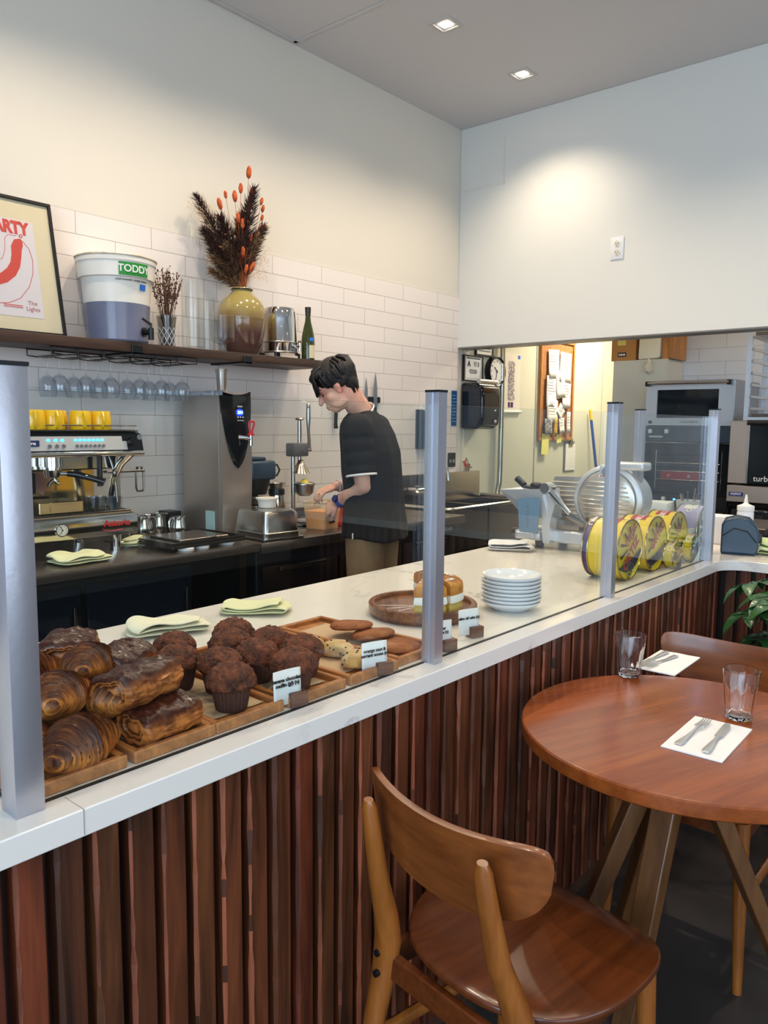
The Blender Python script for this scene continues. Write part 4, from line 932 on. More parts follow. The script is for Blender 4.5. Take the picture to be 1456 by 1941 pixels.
# juice container
jc = thing('juice_container', 'clear square tub half full of orange juice under the citrus press', 'container', (3.005, 2.995, .8655), .15)
def sq(bm, z0, z1, h0, h1, r=.014):
    A = [bm.verts.new((x, y, z0)) for x, y in rrect(-h0, h0, -h0, h0, r, 3)]; B = [bm.verts.new((x, y, z1)) for x, y in rrect(-h1, h1, -h1, h1, r, 3)]
    n = len(A)
    for k in range(n): bm.faces.new((A[k], A[(k+1) % n], B[(k+1) % n], B[k]))
    return A, B
jm = mat('orange_juice', (238, 146, 24), .3, sss=.0)
bm = BM(); A, B = sq(bm, .004, .098, .062, .0705); bm.faces.new(A[::-1]); bm.faces.new(B); obj('juice', bm, jm, jc)
bm = BM(); A, B = sq(bm, .0, .145, .065, .078); bm.faces.new(A[::-1]); obj('tub', bm, mat('tub_plastic', (236, 214, 176), .2, alpha=.38), jc)
bm = BM(); tube(bm, [(x, y, .146) for x, y in rrect(-.08, .08, -.08, .08, .02, 3)], .004, 6, closed=True); rm_ = obj('tub_rim', bm, mat('clear_rim', (190, 176, 150), .2), jc)
bm = BM(); box(bm, -.040, .012, -.0765, -.0755, .035, .095)
lb_ = obj('label', bm, black, jc); marks('lettering', white, lb_, -.014, -.0768, .066, .04, 4, .004, .005)
# pink jug and oranges on board
pj = thing('pink_drink_jug', 'clear plastic jug of pink drink next to the orange juice tub', 'jug', (3.165, 3.04, .8655))
bm = BM(); lathe(bm, [(0, .003), (.038, .003), (.046, .10), (0, .10)], 28); obj('drink', bm, mat('pink_drink', (228, 130, 104), .3), pj)
bm = BM(); lathe(bm, [(0, 0), (.041, 0), (.052, .135), (.054, .14), (.05, .137), (.0425, .01)], 28); tube(bm, [(-.048, 0, .12), (-.075, 0, .115), (-.075, 0, .05), (-.043, 0, .04)], .006, 8); obj('jug_body', bm, thin_glass('jug_plastic', (250, 226, 216), .03, 1.45), pj)
cbd = BM(); box(cbd, -.10, .12, -.09, .09, 0, .012, .003, 1); o = obj('cutting_board', cbd, mat('pink_red_plastic', (206, 70, 84), .5), None, (3.24, 2.90, .8655)); tag(o, 'pink-red plastic cutting board partly hidden behind the barista', 'cutting board')
oz = mat('orange_peel', (232, 130, 20), .45, bump=(120, .2)); op = mat('orange_flesh', (246, 178, 60), .35)
for i, (x, y, rz) in enumerate(((3.17, 2.85, .3), (3.26, 2.92, 2.0))):
    t = thing('orange_half', 'juiced half orange on the pink-red board, %s' % ('in front, cut side up' if i == 0 else 'rear one by the barista'), 'orange', (x, y, .8780), rz, 'orange halves on the cutting board')
    bm = BM(); lathe(bm, [(0, 0), (.02, .003), (.033, .016), (.038, .036), (.036, .037), (0, .035)], 24); obj('peel', bm, oz, t); bm = BM(); lathe(bm, [(0, .0375), (.030, .0380), (.034, .0372), (0, .0355)], 24); obj('flesh', bm, op, t)
bm = BM(); ellipsoid(bm, (0, 0, .052), (.042, .042, .052), seg=20, rings=12)
for v in bm.verts: v.co += v.normal*0; 
for v in bm.verts: v.co *= 1+.12*noise.noise(v.co*40)
o = obj('produce_bag', bm, mat('violet_bag', (96, 96, 128), .3, var=(20, (180, 176, 176))), None, (2.93, 3.17, .8655)); tag(o, 'crumpled violet and clear bag left of the citrus press', 'bag')
bm = BM(); box(bm, -.17, .26, -.012, .012, 0, .05, .003, 1); o = obj('wall_ledge_box', bm, mat('dark_ledge', (58, 54, 58), .4), None, (3.25, 3.52, .93)); o.location.z = .8655; tag(o, 'low dark strip box standing against the tiles behind the citrus press', 'box')
# dish soap area: red thing + bowl near sink
bm = BM(); lathe(bm, [(0, 0), (.03, 0), (.06, .03), (.065, .05), (.062, .05), (.028, .006), (0, .006)], 28); o = obj('glass_bowl', bm, mat('pale_bowl', (205, 196, 180), .2), None, (3.93, 2.93, .8655)); tag(o, 'small pale patterned bowl right of the barista by the sink', 'bowl')
bm = BM(); box(bm, -.03, .03, -.02, .02, 0, .045, .008, 2); o = obj('red_sponge', bm, mat('red_sponge', (216, 44, 44), .8), None, (3.83, 2.85, .8655)); tag(o, 'bright red sponge beside the pale bowl near the sink', 'sponge')

# ------------------------------------------------------------------ things on the tiled wall
ks = thing('knife_strip', 'black magnetic knife strip on the tiled wall behind the barista', 'knife rack', (3.86, YW-.0005, 1.60))
bm = BM(); box(bm, -.26, .25, -.018, 0, -.02, .02, .003, 1); obj('bar', bm, black, ks)
bs = mat('blade_steel', (176, 176, 176), .2, 1.0)
def knife(x, z0, L_, W_, up, label):
    t = thing('kitchen_knife', label, 'knife', (x, YW-.0225, z0), 0, 'knives on the magnetic strip'); s = 1 if up else -1
    bm = BM(); prism(bm, [(-W_/2, 0), (W_/2, 0), (W_/2, s*L_*.55), (W_*.2, s*L_*.85), (0, s*L_), (-W_*.25, s*L_*.8), (-W_/2, s*L_*.5)], 'Y', -.0012, .0012); obj('blade', bm, bs, t)
    bm = BM(); tube(bm, [(0, 0, 0), (0, 0, -s*.03), (.003, 0, -s*.09), (0, 0, -s*.125)], [.010, .012, .011, .014], 12); obj('handle', bm, black, t)
knife(3.955, 1.555, .19, .032, True, 'shorter chef knife held point up on the strip')
knife(4.05, 1.550, .235, .038, True, 'longer chef knife held point up right of the shorter one')
knife(3.665, 1.535, .12, .03, False, 'knife hanging handle up, seen in front of the barista face'); 
t = [o for o in bpy.data.objects if o.name.startswith('kitchen_knife')][-1]; t.rotation_euler = (0, PI, 0); t.location.z = 1.53; t['label'] = 'knife with its black handle hanging down, seen below the barista face'
sd_ = thing('soap_dispenser', 'dark wall soap dispenser on the tiles between barista and sink', 'dispenser', (4.60, YW-.0005, 1.26))
bm = BM(); prism(bm, [(0, 0), (-.07, .0), (-.10, .03), (-.105, .18), (-.09, .27), (-.06, .285), (0, .285)], 'X', -.075, .075); o = obj('housing', bm, mat('smoky_plastic', (34, 44, 52), .15), sd_)
bm = BM(); box(bm, -.03, .03, -.109, -.104, .03, .15, .004, 2); obj('push_bar', bm, mat('smoky_grey', (90, 92, 98), .3), sd_)
bs_ = thing('blue_wall_sign', 'small blue notice on the tiled wall just left of the corner', 'sign', (5.005, YW-.0005, 1.43)); bm = BM(); box(bm, -.035, .035, -.004, 0, 0, .27, .001, 1); obj('plate', bm, mat('sign_blue', (30, 78, 130), .4), bs_)
bm = BM()
for i in range(9): box(bm, -.027, .027-.006*(i % 3), -.0045, -.0042, .03+i*.025, .036+i*.025)
obj('print_lines', bm, mat('sign_pale_blue', (110, 160, 205), .5), bs_)
ot = thing('black_outlet', 'black wall socket on the tiles above the sink', 'socket', (4.985, YW-.0005, 1.165)); bm = BM(); box(bm, -.05, .05, -.006, 0, -.055, .055, .002, 1); pl_ = obj('cover_plate', bm, mat('socket_black', (32, 34, 38), .3), ot); bm = BM()
for x in (-.022, .022): cyl(bm, (x, -.006, -.01), (x, -.009, -.01), .014, seg=16)
obj('outlet_face', bm, mat('socket_grey', (140, 140, 140), .4), ot)
# ================================================================== TRAYS AND PASTRIES ON THE FRONT COUNTER
TOPZ = 0.9032
tw = wood('acacia_tray_wood', (134, 76, 32), (196, 126, 66), 'Y', 5, .42, bump=.15)
tg = 'small wooden trays along the glass'
def tray_proto():
    t = thing('wooden_tray', '', 'tray', (0, 0, 0), 0, tg)
    bm = BM(); box(bm, -.076, .076, 0, .395, 0, .009, .002, 1); obj('base', bm, tw, t)
    bm = BM(); h = .020; w = .011
    box(bm, -.077, .077, -.001, w, .0, h, .002, 1); box(bm, -.077, .077, .396-w, .397, .0, h, .002, 1)
    box(bm, -.0775, -.077+w, .0, .396, .0, h, .002, 1); box(bm, .077-w, .0775, .0, .396, .0, h, .002, 1); obj('rim', bm, tw, t)
    return t
tp0 = tray_proto()
trays = [(.545, .0, 'wooden tray of croissants at the left post'), (.712, .0, 'wooden tray heaped with chocolate pastries'), (.868, .0, 'wooden tray with the left-hand row of four chocolate muffins'),
         (1.035, .0, 'wooden tray with the right-hand six chocolate muffins'), (1.203, .0, 'wooden tray with pale scones'), (1.368, .008, 'wooden tray with flat brown cookies beside the round board')]
for i, (x, dy, l) in enumerate(trays):
    o = tp0 if i == 0 else dup(tp0, (0, 0, 0)); o.location = (x, 1.040+dy, TOPZ); o['label'] = l
pp = mat('brown_baking_paper', (196, 164, 128), .75, bump=(30, .3))
pgrp = 'sheets of baking paper on the trays'
for i, ((x, dy, l), rz, k) in enumerate(zip(trays, (.1, -.06, .05, -.08, .12, .22), (.8, .8, .95, .95, .9, .9))):
    bm = BM(); nx, ny = 12, 22; G = []
    hx = .062*k; hy = .165*k
    for a in range(nx+1):
        r = []
        for b in range(ny+1):
            u, v = -1+2*a/nx, -1+2*b/ny
            z = .0105+.004*abs(noise.noise(Vector((u*1.3+i*7, v*2, 3))))+ (.010*max(0, v-.8)*5*(1 if i in (2, 4) else .3))
            r.append(bm.verts.new((u*hx, v*hy, z)))
        G.append(r)
    for a in range(nx):
        for b in range(ny): bm.faces.new((G[a][b], G[a+1][b], G[a+1][b+1], G[a][b+1]))
    o = obj('baking_paper', bm, pp, None, (x, 1.235+dy, TOPZ), smooth=60); o.rotation_euler.z = rz*.35
    so = o.modifiers.new('thickness', 'SOLIDIFY'); so.thickness = .0004
    tag(o, ['brown baking paper under the croissants', 'brown baking paper under the heap of chocolate pastries', 'brown baking paper under the left row of muffins', 'brown baking paper under the right-hand muffins', 'brown baking paper under the scones', 'brown baking paper under the flat cookies'][i], 'paper', pgrp)

def pastry_mat(name, dark, gold, rough=.3, coat=.5):
    m = bpy.data.materials.new(name); m.use_nodes = True; MATS[name] = m
    N = m.node_tree.nodes; Lk = m.node_tree.links; b = N['Principled BSDF']
    at = N.new('ShaderNodeAttribute'); at.attribute_name = 'bake'; tc = N.new('ShaderNodeTexCoord')
    n = N.new('ShaderNodeTexNoise'); n.inputs['Scale'].default_value = 45; n.inputs['Detail'].default_value = 6; Lk.new(tc.outputs['Object'], n.inputs[0])
    n2 = N.new('ShaderNodeTexNoise'); n2.inputs['Scale'].default_value = 14; n2.inputs['Detail'].default_value = 3; Lk.new(tc.outputs['Object'], n2.inputs[0])
    a = N.new('ShaderNodeMath'); a.operation = 'MULTIPLY_ADD'; a.inputs[1].default_value = .5; Lk.new(n.outputs['Fac'], a.inputs[0]); Lk.new(at.outputs['Fac'], a.inputs[2])
    a2 = N.new('ShaderNodeMath'); a2.operation = 'MULTIPLY_ADD'; a2.inputs[1].default_value = .5; Lk.new(n2.outputs['Fac'], a2.inputs[0]); Lk.new(a.outputs[0], a2.inputs[2])
    r = N.new('ShaderNodeValToRGB'); e = r.color_ramp.elements; e[0].position = .45; e[0].color = lin(dark); e[1].position = 1.25; e[1].position = 1.0; e[1].color = lin(gold)
    k = e.new(.72); k.color = lin([(p*.55+q*.45) for p, q in zip(dark, gold)])
    Lk.new(a2.outputs[0], r.inputs[0]); Lk.new(r.outputs[0], b.inputs['Base Color'])
    b.inputs['Specular IOR Level'].default_value = .3; b.inputs['Roughness'].default_value = rough; b.inputs['Coat Weight'].default_value = coat; b.inputs['Coat Roughness'].default_value = .12
    bp = N.new('ShaderNodeBump'); bp.inputs['Strength'].default_value = .5; bp.inputs['Distance'].default_value = .003
    Lk.new(n.outputs['Fac'], bp.inputs['Height']); Lk.new(bp.outputs['Normal'], b.inputs['Normal']); return m
crm = pastry_mat('croissant_crust', (66, 27, 12), (206, 128, 58), .42, .08)
pcm = pastry_mat('glazed_pastry_crust', (62, 22, 10), (196, 116, 54), .36, .12)
def croissant(seed):
    r_ = random.Random(seed); bm = BM(); lay = bm.verts.layers.float.new('bake'); NU, NV = 150, 40; R = []
    bend = r_.uniform(.5, .9); nl = 6.3
    for i in range(NU+1):
        u = -1+2*i/NU; au = abs(u)
        th = u*bend; cx = math.sin(th)*.075/bend*1.0; cy = -(1-math.cos(th))*.08/bend
        base = .037*(max(0, 1-au**2.0))**.72+.004
        ring = []
        for k in range(NV):
            v = 2*PI*k/NV
            s = au*nl+.28*math.sin(v+seed)*(.6+.4*au)+.12*noise.noise(Vector((u*3, v, seed))); fr_ = s-math.floor(s)
            saw = (1-fr_)
            rr = base*(1+.22*saw*(1-.2*au))*(1+.05*noise.noise(Vector((u*4, math.cos(v)*1.5, math.sin(v)*1.5+seed))))
            rr += .0011*noise.noise(Vector((s*9+seed, v*.9, seed)))
            z = math.sin(v)*rr; y = math.cos(v)*rr
            if z < 0: z *= .72
            nx_ = Vector((math.cos(th), -math.sin(th), 0)); ny_ = Vector((math.sin(th), math.cos(th), 0))
            p = Vector((cx, cy, 0))+ny_*y+Vector((0, 0, z+.026+.0*au))
            vv = bm.verts.new(p); top = max(0, math.sin(v))
            vv[lay] = .40*smoothstep(.58, .97, fr_)+.20*(1-top)+.10*au+.30*noise.noise(Vector((s*9+seed, v*.9, seed)))+.08-.16*top
            ring.append(vv)
        R.append(ring)
    for A, B in zip(R, R[1:]):
        for k in range(NV): bm.faces.new((A[k], A[(k+1) % NV], B[(k+1) % NV], B[k]))
    bm.faces.new(R[0]); bm.faces.new(R[-1][::-1])
    return bm
def painchoc(seed):
    r_ = random.Random(seed); bm = BM(); lay = bm.verts.layers.float.new('bake'); NU, NV = 60, 56; R = []
    for i in range(NU+1):
        u = -1+2*i/NU; au = abs(u); ring = []
        end = (max(0, 1-au**7))**.35
        for k in range(NV):
            v = 2*PI*k/NV; c, s = math.cos(v), math.sin(v)
            q = (abs(c)**2.6+abs(s)**2.6)**(-1/2.6)
            x = u*.060; y = c*q*.046*(.80+.20*end); z = s*q*.029*(.72+.28*end)
            top = max(0, s)
            spiral = math.sin(v*2+seed)*.0
            lay_ = .0016*math.sin(z*520+u*2+seed+3*noise.noise(Vector((u*3, s, seed))))*(1-top)*(1 if abs(c) > .3 else 0)
            y += lay_*(1 if c > 0 else -1)
            y += (1 if c > 0 else -1)*.0018*noise.noise(Vector((u*2, z*230, seed+c)))*(1-top)
            z += .005*noise.noise(Vector((u*2.5+seed, c*2, s*2)))+.0040*top*noise.noise(Vector((u*7, c*6+seed, 1)))+.0020*top*noise.noise(Vector((u*18, c*16+seed, 1)))
            x += .003*noise.noise(Vector((u, c*3, s*3+seed)))
            if au > .93: x -= math.copysign(.006*(1-max(abs(c), abs(s))), u)
            vv = bm.verts.new((x, y, z+.028)); 
            vv[lay] = -.12*smoothstep(.35, .8, top)+.34*(1-smoothstep(.05, .6, top))+.34*noise.noise(Vector((u*2, z*230, seed+c)))*(1-top)+.14*noise.noise(Vector((u*9, c*9+seed, 3)))+.12*smoothstep(.85, 1, au)
            ring.append(vv)
        R.append(ring)
    for A, B in zip(R, R[1:]):
        for k in range(NV): bm.faces.new((A[k], A[(k+1) % NV], B[(k+1) % NV], B[k]))
    # ends: inset spiral face
    for ring, sgn in ((R[0], -1), (R[-1], 1)):
        prev = ring; c0 = sum((v.co for v in ring), Vector())/NV
        for t, dx in ((.86, .001), (.80, -.006), (.60, -.003), (.52, -.009), (.25, -.004)):
            nr = []
            for v in ring:
                w = bm.verts.new(c0+(v.co-c0)*t+Vector((sgn*dx, 0, 0))); w[lay] = .55 if t in (.86, .60, .25) else .1; nr.append(w)
            for k in range(NV):
                q = (prev[k], prev[(k+1) % NV], nr[(k+1) % NV], nr[k]); bm.faces.new(q if sgn > 0 else q[::-1])
            prev = nr
        bm.faces.new(prev if sgn > 0 else prev[::-1])
    return bm
def mesh_of(bm, name, m):
    o = obj(name, bm, m, smooth=50); me = o.data; bpy.data.objects.remove(o); return me
cr_me = [mesh_of(croissant(s), 'croissant', crm) for s in (1, 2, 3)]
pc_me = [mesh_of(painchoc(s), 'chocolate_pastry', pcm) for s in (4, 5, 6)]
def put(name, me, loc, rot, label, cat, grp, sc=1.0):
    o = bpy.data.objects.new(name, me); COL.objects.link(o); o.location = loc; o.rotation_euler = rot; o.scale = (sc,)*3 if isinstance(sc, (int, float)) else sc
    return tag(o, label, cat, grp)
B0 = TOPZ+.0115
cg = 'croissants on the tray at the left post'
for i, (x, y, z, rx, ry, rz, sc, l) in enumerate([
    (.568, 1.092, .0, .1, 0, .35, .98, 'croissant lowest on the left tray, its tip at the tray rim beside the post'),
    (.588, 1.180, .047, -.2, .1, .62, .95, 'croissant second from the front of the left tray, lying on the lowest one'),
    (.505, 1.150, .0, 0, 0, 1.57, .98, 'croissant on the left tray seen to the left of the post, low'),
    (.520, 1.250, .035, .2, .1, 1.4, .98, 'croissant higher on the left tray, mostly behind the post'),
    (.600, 1.330, .045, .1, -.2, .4, .95, 'golden croissant at the back of the left tray, right of the post'),
    (.56, 1.30, .0, 0, 0, 1.2, 1.0, 'croissant underneath the others at the back of the left tray'),
    (.525, 1.345, .05, .1, .0, 1.2, .95, 'croissant topmost on the left tray, at the left edge')]):
    put('croissant', cr_me[i % 3], (x, y, B0+z), (rx, ry, rz), l, 'croissant', cg, sc)
pg = 'pastries heaped on the second tray'
for i, (x, y, z, rx, ry, rz, k, sc, l) in enumerate([
    (.717, 1.095, .0, .0, -.02, .10, 0, 1.0, 'chocolate pastry at the front right of the heap, lying on the tray'),
    (.700, 1.125, .052, -.22, .0, .28, 1, 1.1, 'large dark glazed chocolate pastry tilted on top at the front of the heap'),
    (.672, 1.205, .0, .1, .1, 1.25, 2, .95, 'chocolate pastry low in the heap, its dark filled end towards the glass'),
    (.735, 1.205, .0, 0, 0, .2, 0, .95, 'chocolate pastry in the shade under the large top pastry'),
    (.760, 1.285, .048, .1, .0, .5, 2, .98, 'flat dark glazed pastry at the right rear of the heap'),
    (.705, 1.375, .058, -.05, .05, .9, 1, 1.1, 'dark glazed pastry topmost at the back of the heap'),
    (.72, 1.30, .0, 0, 0, 1.5, 0, .95, 'chocolate pastry at the bottom in the middle of the heap'),
    (.72, 1.385, .0, 0, 0, .1, 1, .95, 'chocolate pastry at the bottom in the rear of the heap')]):
    put('chocolate_pastry', pc_me[k], (x, y, B0+z), (rx, ry, rz), l, 'pastry', pg, sc)
put('croissant', cr_me[1], (.690, 1.270, B0+.058), (-.15, .1, .55), 'croissant lying across the top of the heap of chocolate pastries', 'croissant', pg, .92)
put('croissant', cr_me[2], (.655, 1.150, B0+.038), (.1, .2, 1.2), 'croissant wedged at the left side of the heap of chocolate pastries', 'croissant', pg, .8)

# muffins
mfm = mat('chocolate_muffin_top', (126, 64, 36), .7, var=(60, (76, 36, 20)), bump=(130, 1.0)); cpm = mat('muffin_side', (74, 40, 28), .8, bump=(60, .4))
def muffin(seed):
    t = thing('chocolate_muffin', '', 'muffin', (0, 0, 0), 0, 'chocolate muffins on the trays')
    bm = BM(); n = 56
    prof = [(0, 0), (.026, 0), (.028, .003), (.036, .046), (.034, .05)]
    vs = lathe(bm, prof, n)
    for v in vs:
        a = math.atan2(v.co.y, v.co.x); r = math.hypot(v.co.x, v.co.y)
        if r > .02: k = 1+.035*math.cos(a*28); v.co.x *= k; v.co.y *= k
    obj('cup', bm, cpm, t)
    bm = BM(); bmesh.ops.create_icosphere(bm, subdivisions=5, radius=1)
    for v in bm.verts:
        p = v.co.copy(); r = .0445*(1+.05*noise.noise(p*1.5+Vector((seed*5, 0, 0)))+.05*noise.noise(p*4+Vector((seed*3, 1, 0)))+.09*abs(noise.noise(p*8+Vector((seed, 2, 0))))+.05*noise.noise(p*17))
        z = p.z*(.036 if p.z > 0 else .014)
        v.co = Vector((p.x*r, p.y*r, z*(1+.1*noise.noise(p*5+Vector((seed, 0, 0))))+.050+.004*noise.noise(p*9+Vector((seed, 7, 0)))+.003*noise.noise(p*19)))
    obj('muffin_top', bm, mfm, t, smooth=180)
    return t
mp = [muffin(s) for s in (1, 2, 3)]
mpos = [(.866, 1.095, 'front muffin of the left row, standing clear with its fluted side showing'), (.912, 1.185, 'second muffin of the left row, just behind the front one'), (.868, 1.262, 'muffin at the rear left of the left-hand tray, next to the pastries'), (.918, 1.345, 'rearmost muffin of the left-hand tray, seen over the one in front'),
        (1.010, 1.082, 'front muffin of the right-hand tray, behind the price card'), (1.082, 1.135, 'muffin at the front right of the right-hand tray, beside the scones'), (1.000, 1.180, 'left muffin in the middle of the right-hand tray with its fluted side showing'), (1.078, 1.232, 'right muffin in the middle of the right-hand tray'),
        (1.012, 1.280, 'muffin at the rear left of the right-hand tray, below the rearmost'), (1.072, 1.345, 'rearmost muffin of the right-hand tray, farthest from the glass')]
for i, (x, y, l) in enumerate(mpos):
    o = mp[i] if i < 3 else dup(mp[i % 3], (0, 0, 0)); o.location = (x, y, B0+.0005); o.rotation_euler = (0, 0, i*1.3); o['label'] = l
# scones
scm = mat('scone_crust', (214, 184, 134), .7, var=(22, (190, 146, 84)), bump=(60, .5)); rai = mat('currant', (56, 30, 20), .6)
def scone(seed, loc, rz, label, ry=0):
    t = thing('scone', label, 'scone', loc, rz, 'scones on the fifth tray'); t.rotation_euler = (0, ry, rz)
    bm = BM(); bmesh.ops.create_icosphere(bm, subdivisions=4, radius=1)
    for v in bm.verts:
        p = v.co.copy(); tri = 1-.22*math.cos(3*math.atan2(p.y, p.x))*(1-abs(p.z))
        q = 1+.10*noise.noise(p*2+Vector((seed*4, 0, 0)))+.05*noise.noise(p*6+Vector((seed, 0, 0)))
        v.co = Vector((p.x*.042*tri*q, p.y*.036*tri*q, p.z*(.024 if p.z > 0 else .012)*q+.012))
    pts = [v.co.copy() for v in bm.verts if v.normal.z > -.2]; b = obj('crumb', bm, scm, t, smooth=180)
    bm = BM(); r_ = random.Random(seed)
    for p in r_.sample(pts, 20): ellipsoid(bm, p, (r_.uniform(.0018, .0032),)*3, seg=7, rings=5)
    obj('currants', bm, rai, t)
scone(1, (1.212, 1.255, B0), .3, 'browner scone with dark currants, rearmost of the three'); scone(2, (1.232, 1.180, B0), 1.6, 'pale scone in the middle, leaning between the other two'); scone(3, (1.205, 1.092, B0), 2.4, 'pale scone nearest the glass, behind the price card')
# cookies
ckm = mat('ginger_cookie', (158, 92, 44), .7, var=(35, (136, 74, 36)), bump=(90, .6))
def cookie_me():
    bm = BM(); vs = lathe(bm, [(0, 0), (.048, 0), (.053, .005), (.052, .010), (.045, .015), (.02, .0175), (0, .018)], 48)
    for v in vs: v.co += Vector((0, 0, .002*noise.noise(v.co*30)))*(1 if v.co.z > .006 else 0); k = 1+.03*noise.noise(v.co*15); v.co.x *= k; v.co.y *= k
    return mesh_of(bm, 'cookie', ckm)
cm_ = cookie_me()
for x, y, z, rx, ry, l in ((1.368, 1.115, 0, 0, .0, 'flat brown cookie nearest the glass, lowest of three'), (1.372, 1.195, .012, -.16, .0, 'flat brown cookie in the middle, overlapping the front one'), (1.368, 1.262, .022, -.12, .06, 'flat brown cookie rearmost of the three overlapping cookies')):
    put('cookie', cm_, (x, y, B0+z), (rx, ry, 0), l, 'cookie', 'flat cookies on the sixth tray')
# price cards in wooden blocks
wal = wood('walnut_block', (76, 44, 30), (130, 88, 66), 'X', 12, .5); cdm = mat('price_card', (236, 234, 232), .7)
def card(x, y, rz, s, label, w=.062, h=.066, lean=0):
    t = thing('price_card_stand', label, 'price card', (x, y, TOPZ), rz, 'price cards in wooden blocks')
    bm = BM(); box(bm, -.016, .022, -.012, .018, 0, .028, .0015, 1); obj('wood_block', bm, wal, t)
    bm = BM(); n = 8; G = []
    for i in range(n+1):
        u = -1+2*i/n
        G.append([bm.verts.new((-.020+u*w/2, -.0005-.003*u*u+.012*v*.3, .008+v*h)) for v in (0, .5, 1)])
    for A, B in zip(G, G[1:]):
        for k in range(2): bm.faces.new((A[k], B[k], B[k+1], A[k+1]))
    c = obj('card', bm, cdm, t); so = c.modifiers.new('thickness', 'SOLIDIFY'); so.thickness = .0006
    if s: tx = text('lettering', s, .0098, ink, c, (-.020, -.0032, .008+h*.66), (PI/2-.05, 0, 0), bold=.0002)
    return t
card(.975, 1.006+.036, -.12, 'banana chocolate\nmuffin (gf) (v)', 'price card reading banana chocolate muffin, in front of the muffins')
card(1.225, 1.006+.036, -.30, 'orange zest &\ncurrant scone (v)', 'price card reading orange zest and currant scone, in front of the scones')
card(1.462, 1.042, -.25, 'ginger\ncookie (v)', 'price card half hidden right behind the middle post')
card(1.605, 1.062, -.32, 'olive oil cake (v)', 'price card reading olive oil cake, below the round board')
# round board with cake
rb = thing('round_serving_board', 'round dark striped wooden serving board with a raised rim', 'serving board', (1.708, 1.305, TOPZ))
bdm = wood('striped_walnut', (58, 26, 16), (150, 96, 62), 'X', 3.0, .3, coat=.3, ratio=20)
BR = .152
bm = BM(); lathe(bm, [(0, 0), (BR-.01, 0), (BR, .012), (BR, .034), (BR-.003, .037), (BR-.016, .037), (BR-.018, .033), (BR-.019, .026), (0, .026)], 72); o = obj('board', bm, bdm, rb); o.rotation_euler.z = .75
# icing sugar rays
bm = BM(); ctr = Vector((-.01, -.01, .0265))
for a, l in ((2.25, .105), (2.6, .125), (2.98, .118)):
    d = Vector((math.cos(a), math.sin(a), 0)); s = Vector((-d.y, d.x, 0)); n = 16; L1 = []; L2 = []
    for i in range(n+1):
        p = ctr+d*(.022+l*i/n); w = .0022*(1-i/n*.4)*(1+.4*noise.noise(p*60)); L1.append(bm.verts.new(p+s*w)); L2.append(bm.verts.new(p-s*w))
    for i in range(n): bm.faces.new((L1[i], L1[i+1], L2[i+1], L2[i]))
obj('sugar_lines', bm, mat('icing_sugar', (244, 240, 234), .9), rb, smooth=None)
ckg = mat('cake_crust', (196, 132, 52), .6, var=(30, (160, 96, 36)), bump=(60, .4)); crmm = mat('whipped_cream', (240, 238, 226), .5); sug = MATS['icing_sugar']
ckin = mat('cake_crumb', (226, 190, 96), .8, bump=(160, .6))
def wedge(loc, rz, label, sc=1.0):
    t = thing('cream_cake_slice', label, 'cake', loc, rz, 'slices of cream filled cake on the round board'); t.scale = (sc,)*3
    half = .50; R_ = .092
    def layer(name, z0, z1, m, grow=0, dome=0.0):
        bm = BM(); n = 14; pts = [(0.004, 0)]+[((R_+grow)*math.cos(a), (R_+grow)*math.sin(a)) for a in [-half+2*half*i/n for i in range(n+1)]]
        rings = []
        for k, z in enumerate([z0, z0+(z1-z0)*.35, z0+(z1-z0)*.75, z1]):
            q = (.985, 1.0, .97, .80 if dome > .01 else .95)[k]
            rings.append([bm.verts.new((R_*.5+(x-R_*.5)*q, y*q, z+(dome*(1-(math.hypot(x, y)/R_)**2) if k == 3 else 0)+.002*noise.noise(Vector((x*60, y*60, z*40))))) for x, y in pts])
        for A, B in zip(rings, rings[1:]):
            for i in range(len(A)): bm.faces.new((A[i], A[(i+1) % len(A)], B[(i+1) % len(A)], B[i]))
        bm.faces.new(rings[0][::-1]); bm.faces.new(rings[-1]); return obj(name, bm, m, t, smooth=50)
    layer('lower_cake', 0, .026, ckin); layer('cream_filling', .0262, .046, crmm, .004); layer('upper_cake', .0462, .078, ckg, .002, .018)
    bm = BM(); r_ = random.Random(3)
    for k in range(120):
        a = r_.uniform(-half*.8, half*.8); q = r_.uniform(.012, R_*.75); ellipsoid(bm, (q*math.cos(a), q*math.sin(a), .0800+.004*(1-(q/R_)**2)), (.0024, .0024, .0009), seg=6, rings=4)
    obj('icing_sugar_dusting', bm, sug, t)['kind'] = 'stuff'
z_ = TOPZ+.0268
c0 = (1.700, 1.297)
for a, l in ((-2.3, 'cake slice with cream at the left, half hidden by the post'), (-1.35, 'cake slice with cream at the front, facing the price card'), (-.42, 'cake slice with cream at the right front of the board'), (.5, 'cake slice with cream at the rear right of the board')):
    wedge((c0[0]+.018*math.cos(a), c0[1]+.018*math.sin(a), z_), a, l)
# plates
plm = mat('white_china', (232, 234, 238), .1, coat=.3)
bm = BM(); lathe(bm, [(0, .003), (.045, .003), (.048, 0), (.052, .001), (.058, .006), (.080, .018), (.086, .024), (.0865, .0275), (.084, .0275), (.074, .021), (.055, .010), (.0, .008)], 64); me = mesh_of(bm, 'plate', plm)
ord_ = ['lowest', 'second', 'third', 'fourth', 'fifth', 'sixth', 'seventh', 'eighth', 'ninth']
for i in range(8):
    put('white_plate', me, (1.932+.0012*math.sin(i*2), 1.155+.0012*math.cos(i*3), TOPZ+.0108*i), (0, 0, 0), ('white china plate, %s from the bottom of the stack' % ord_[i]) if 0 < i < 7 else ('lowest white china plate, resting on the worktop' if i == 0 else 'topmost white china plate of the stack'), 'plate', 'stack of white plates')
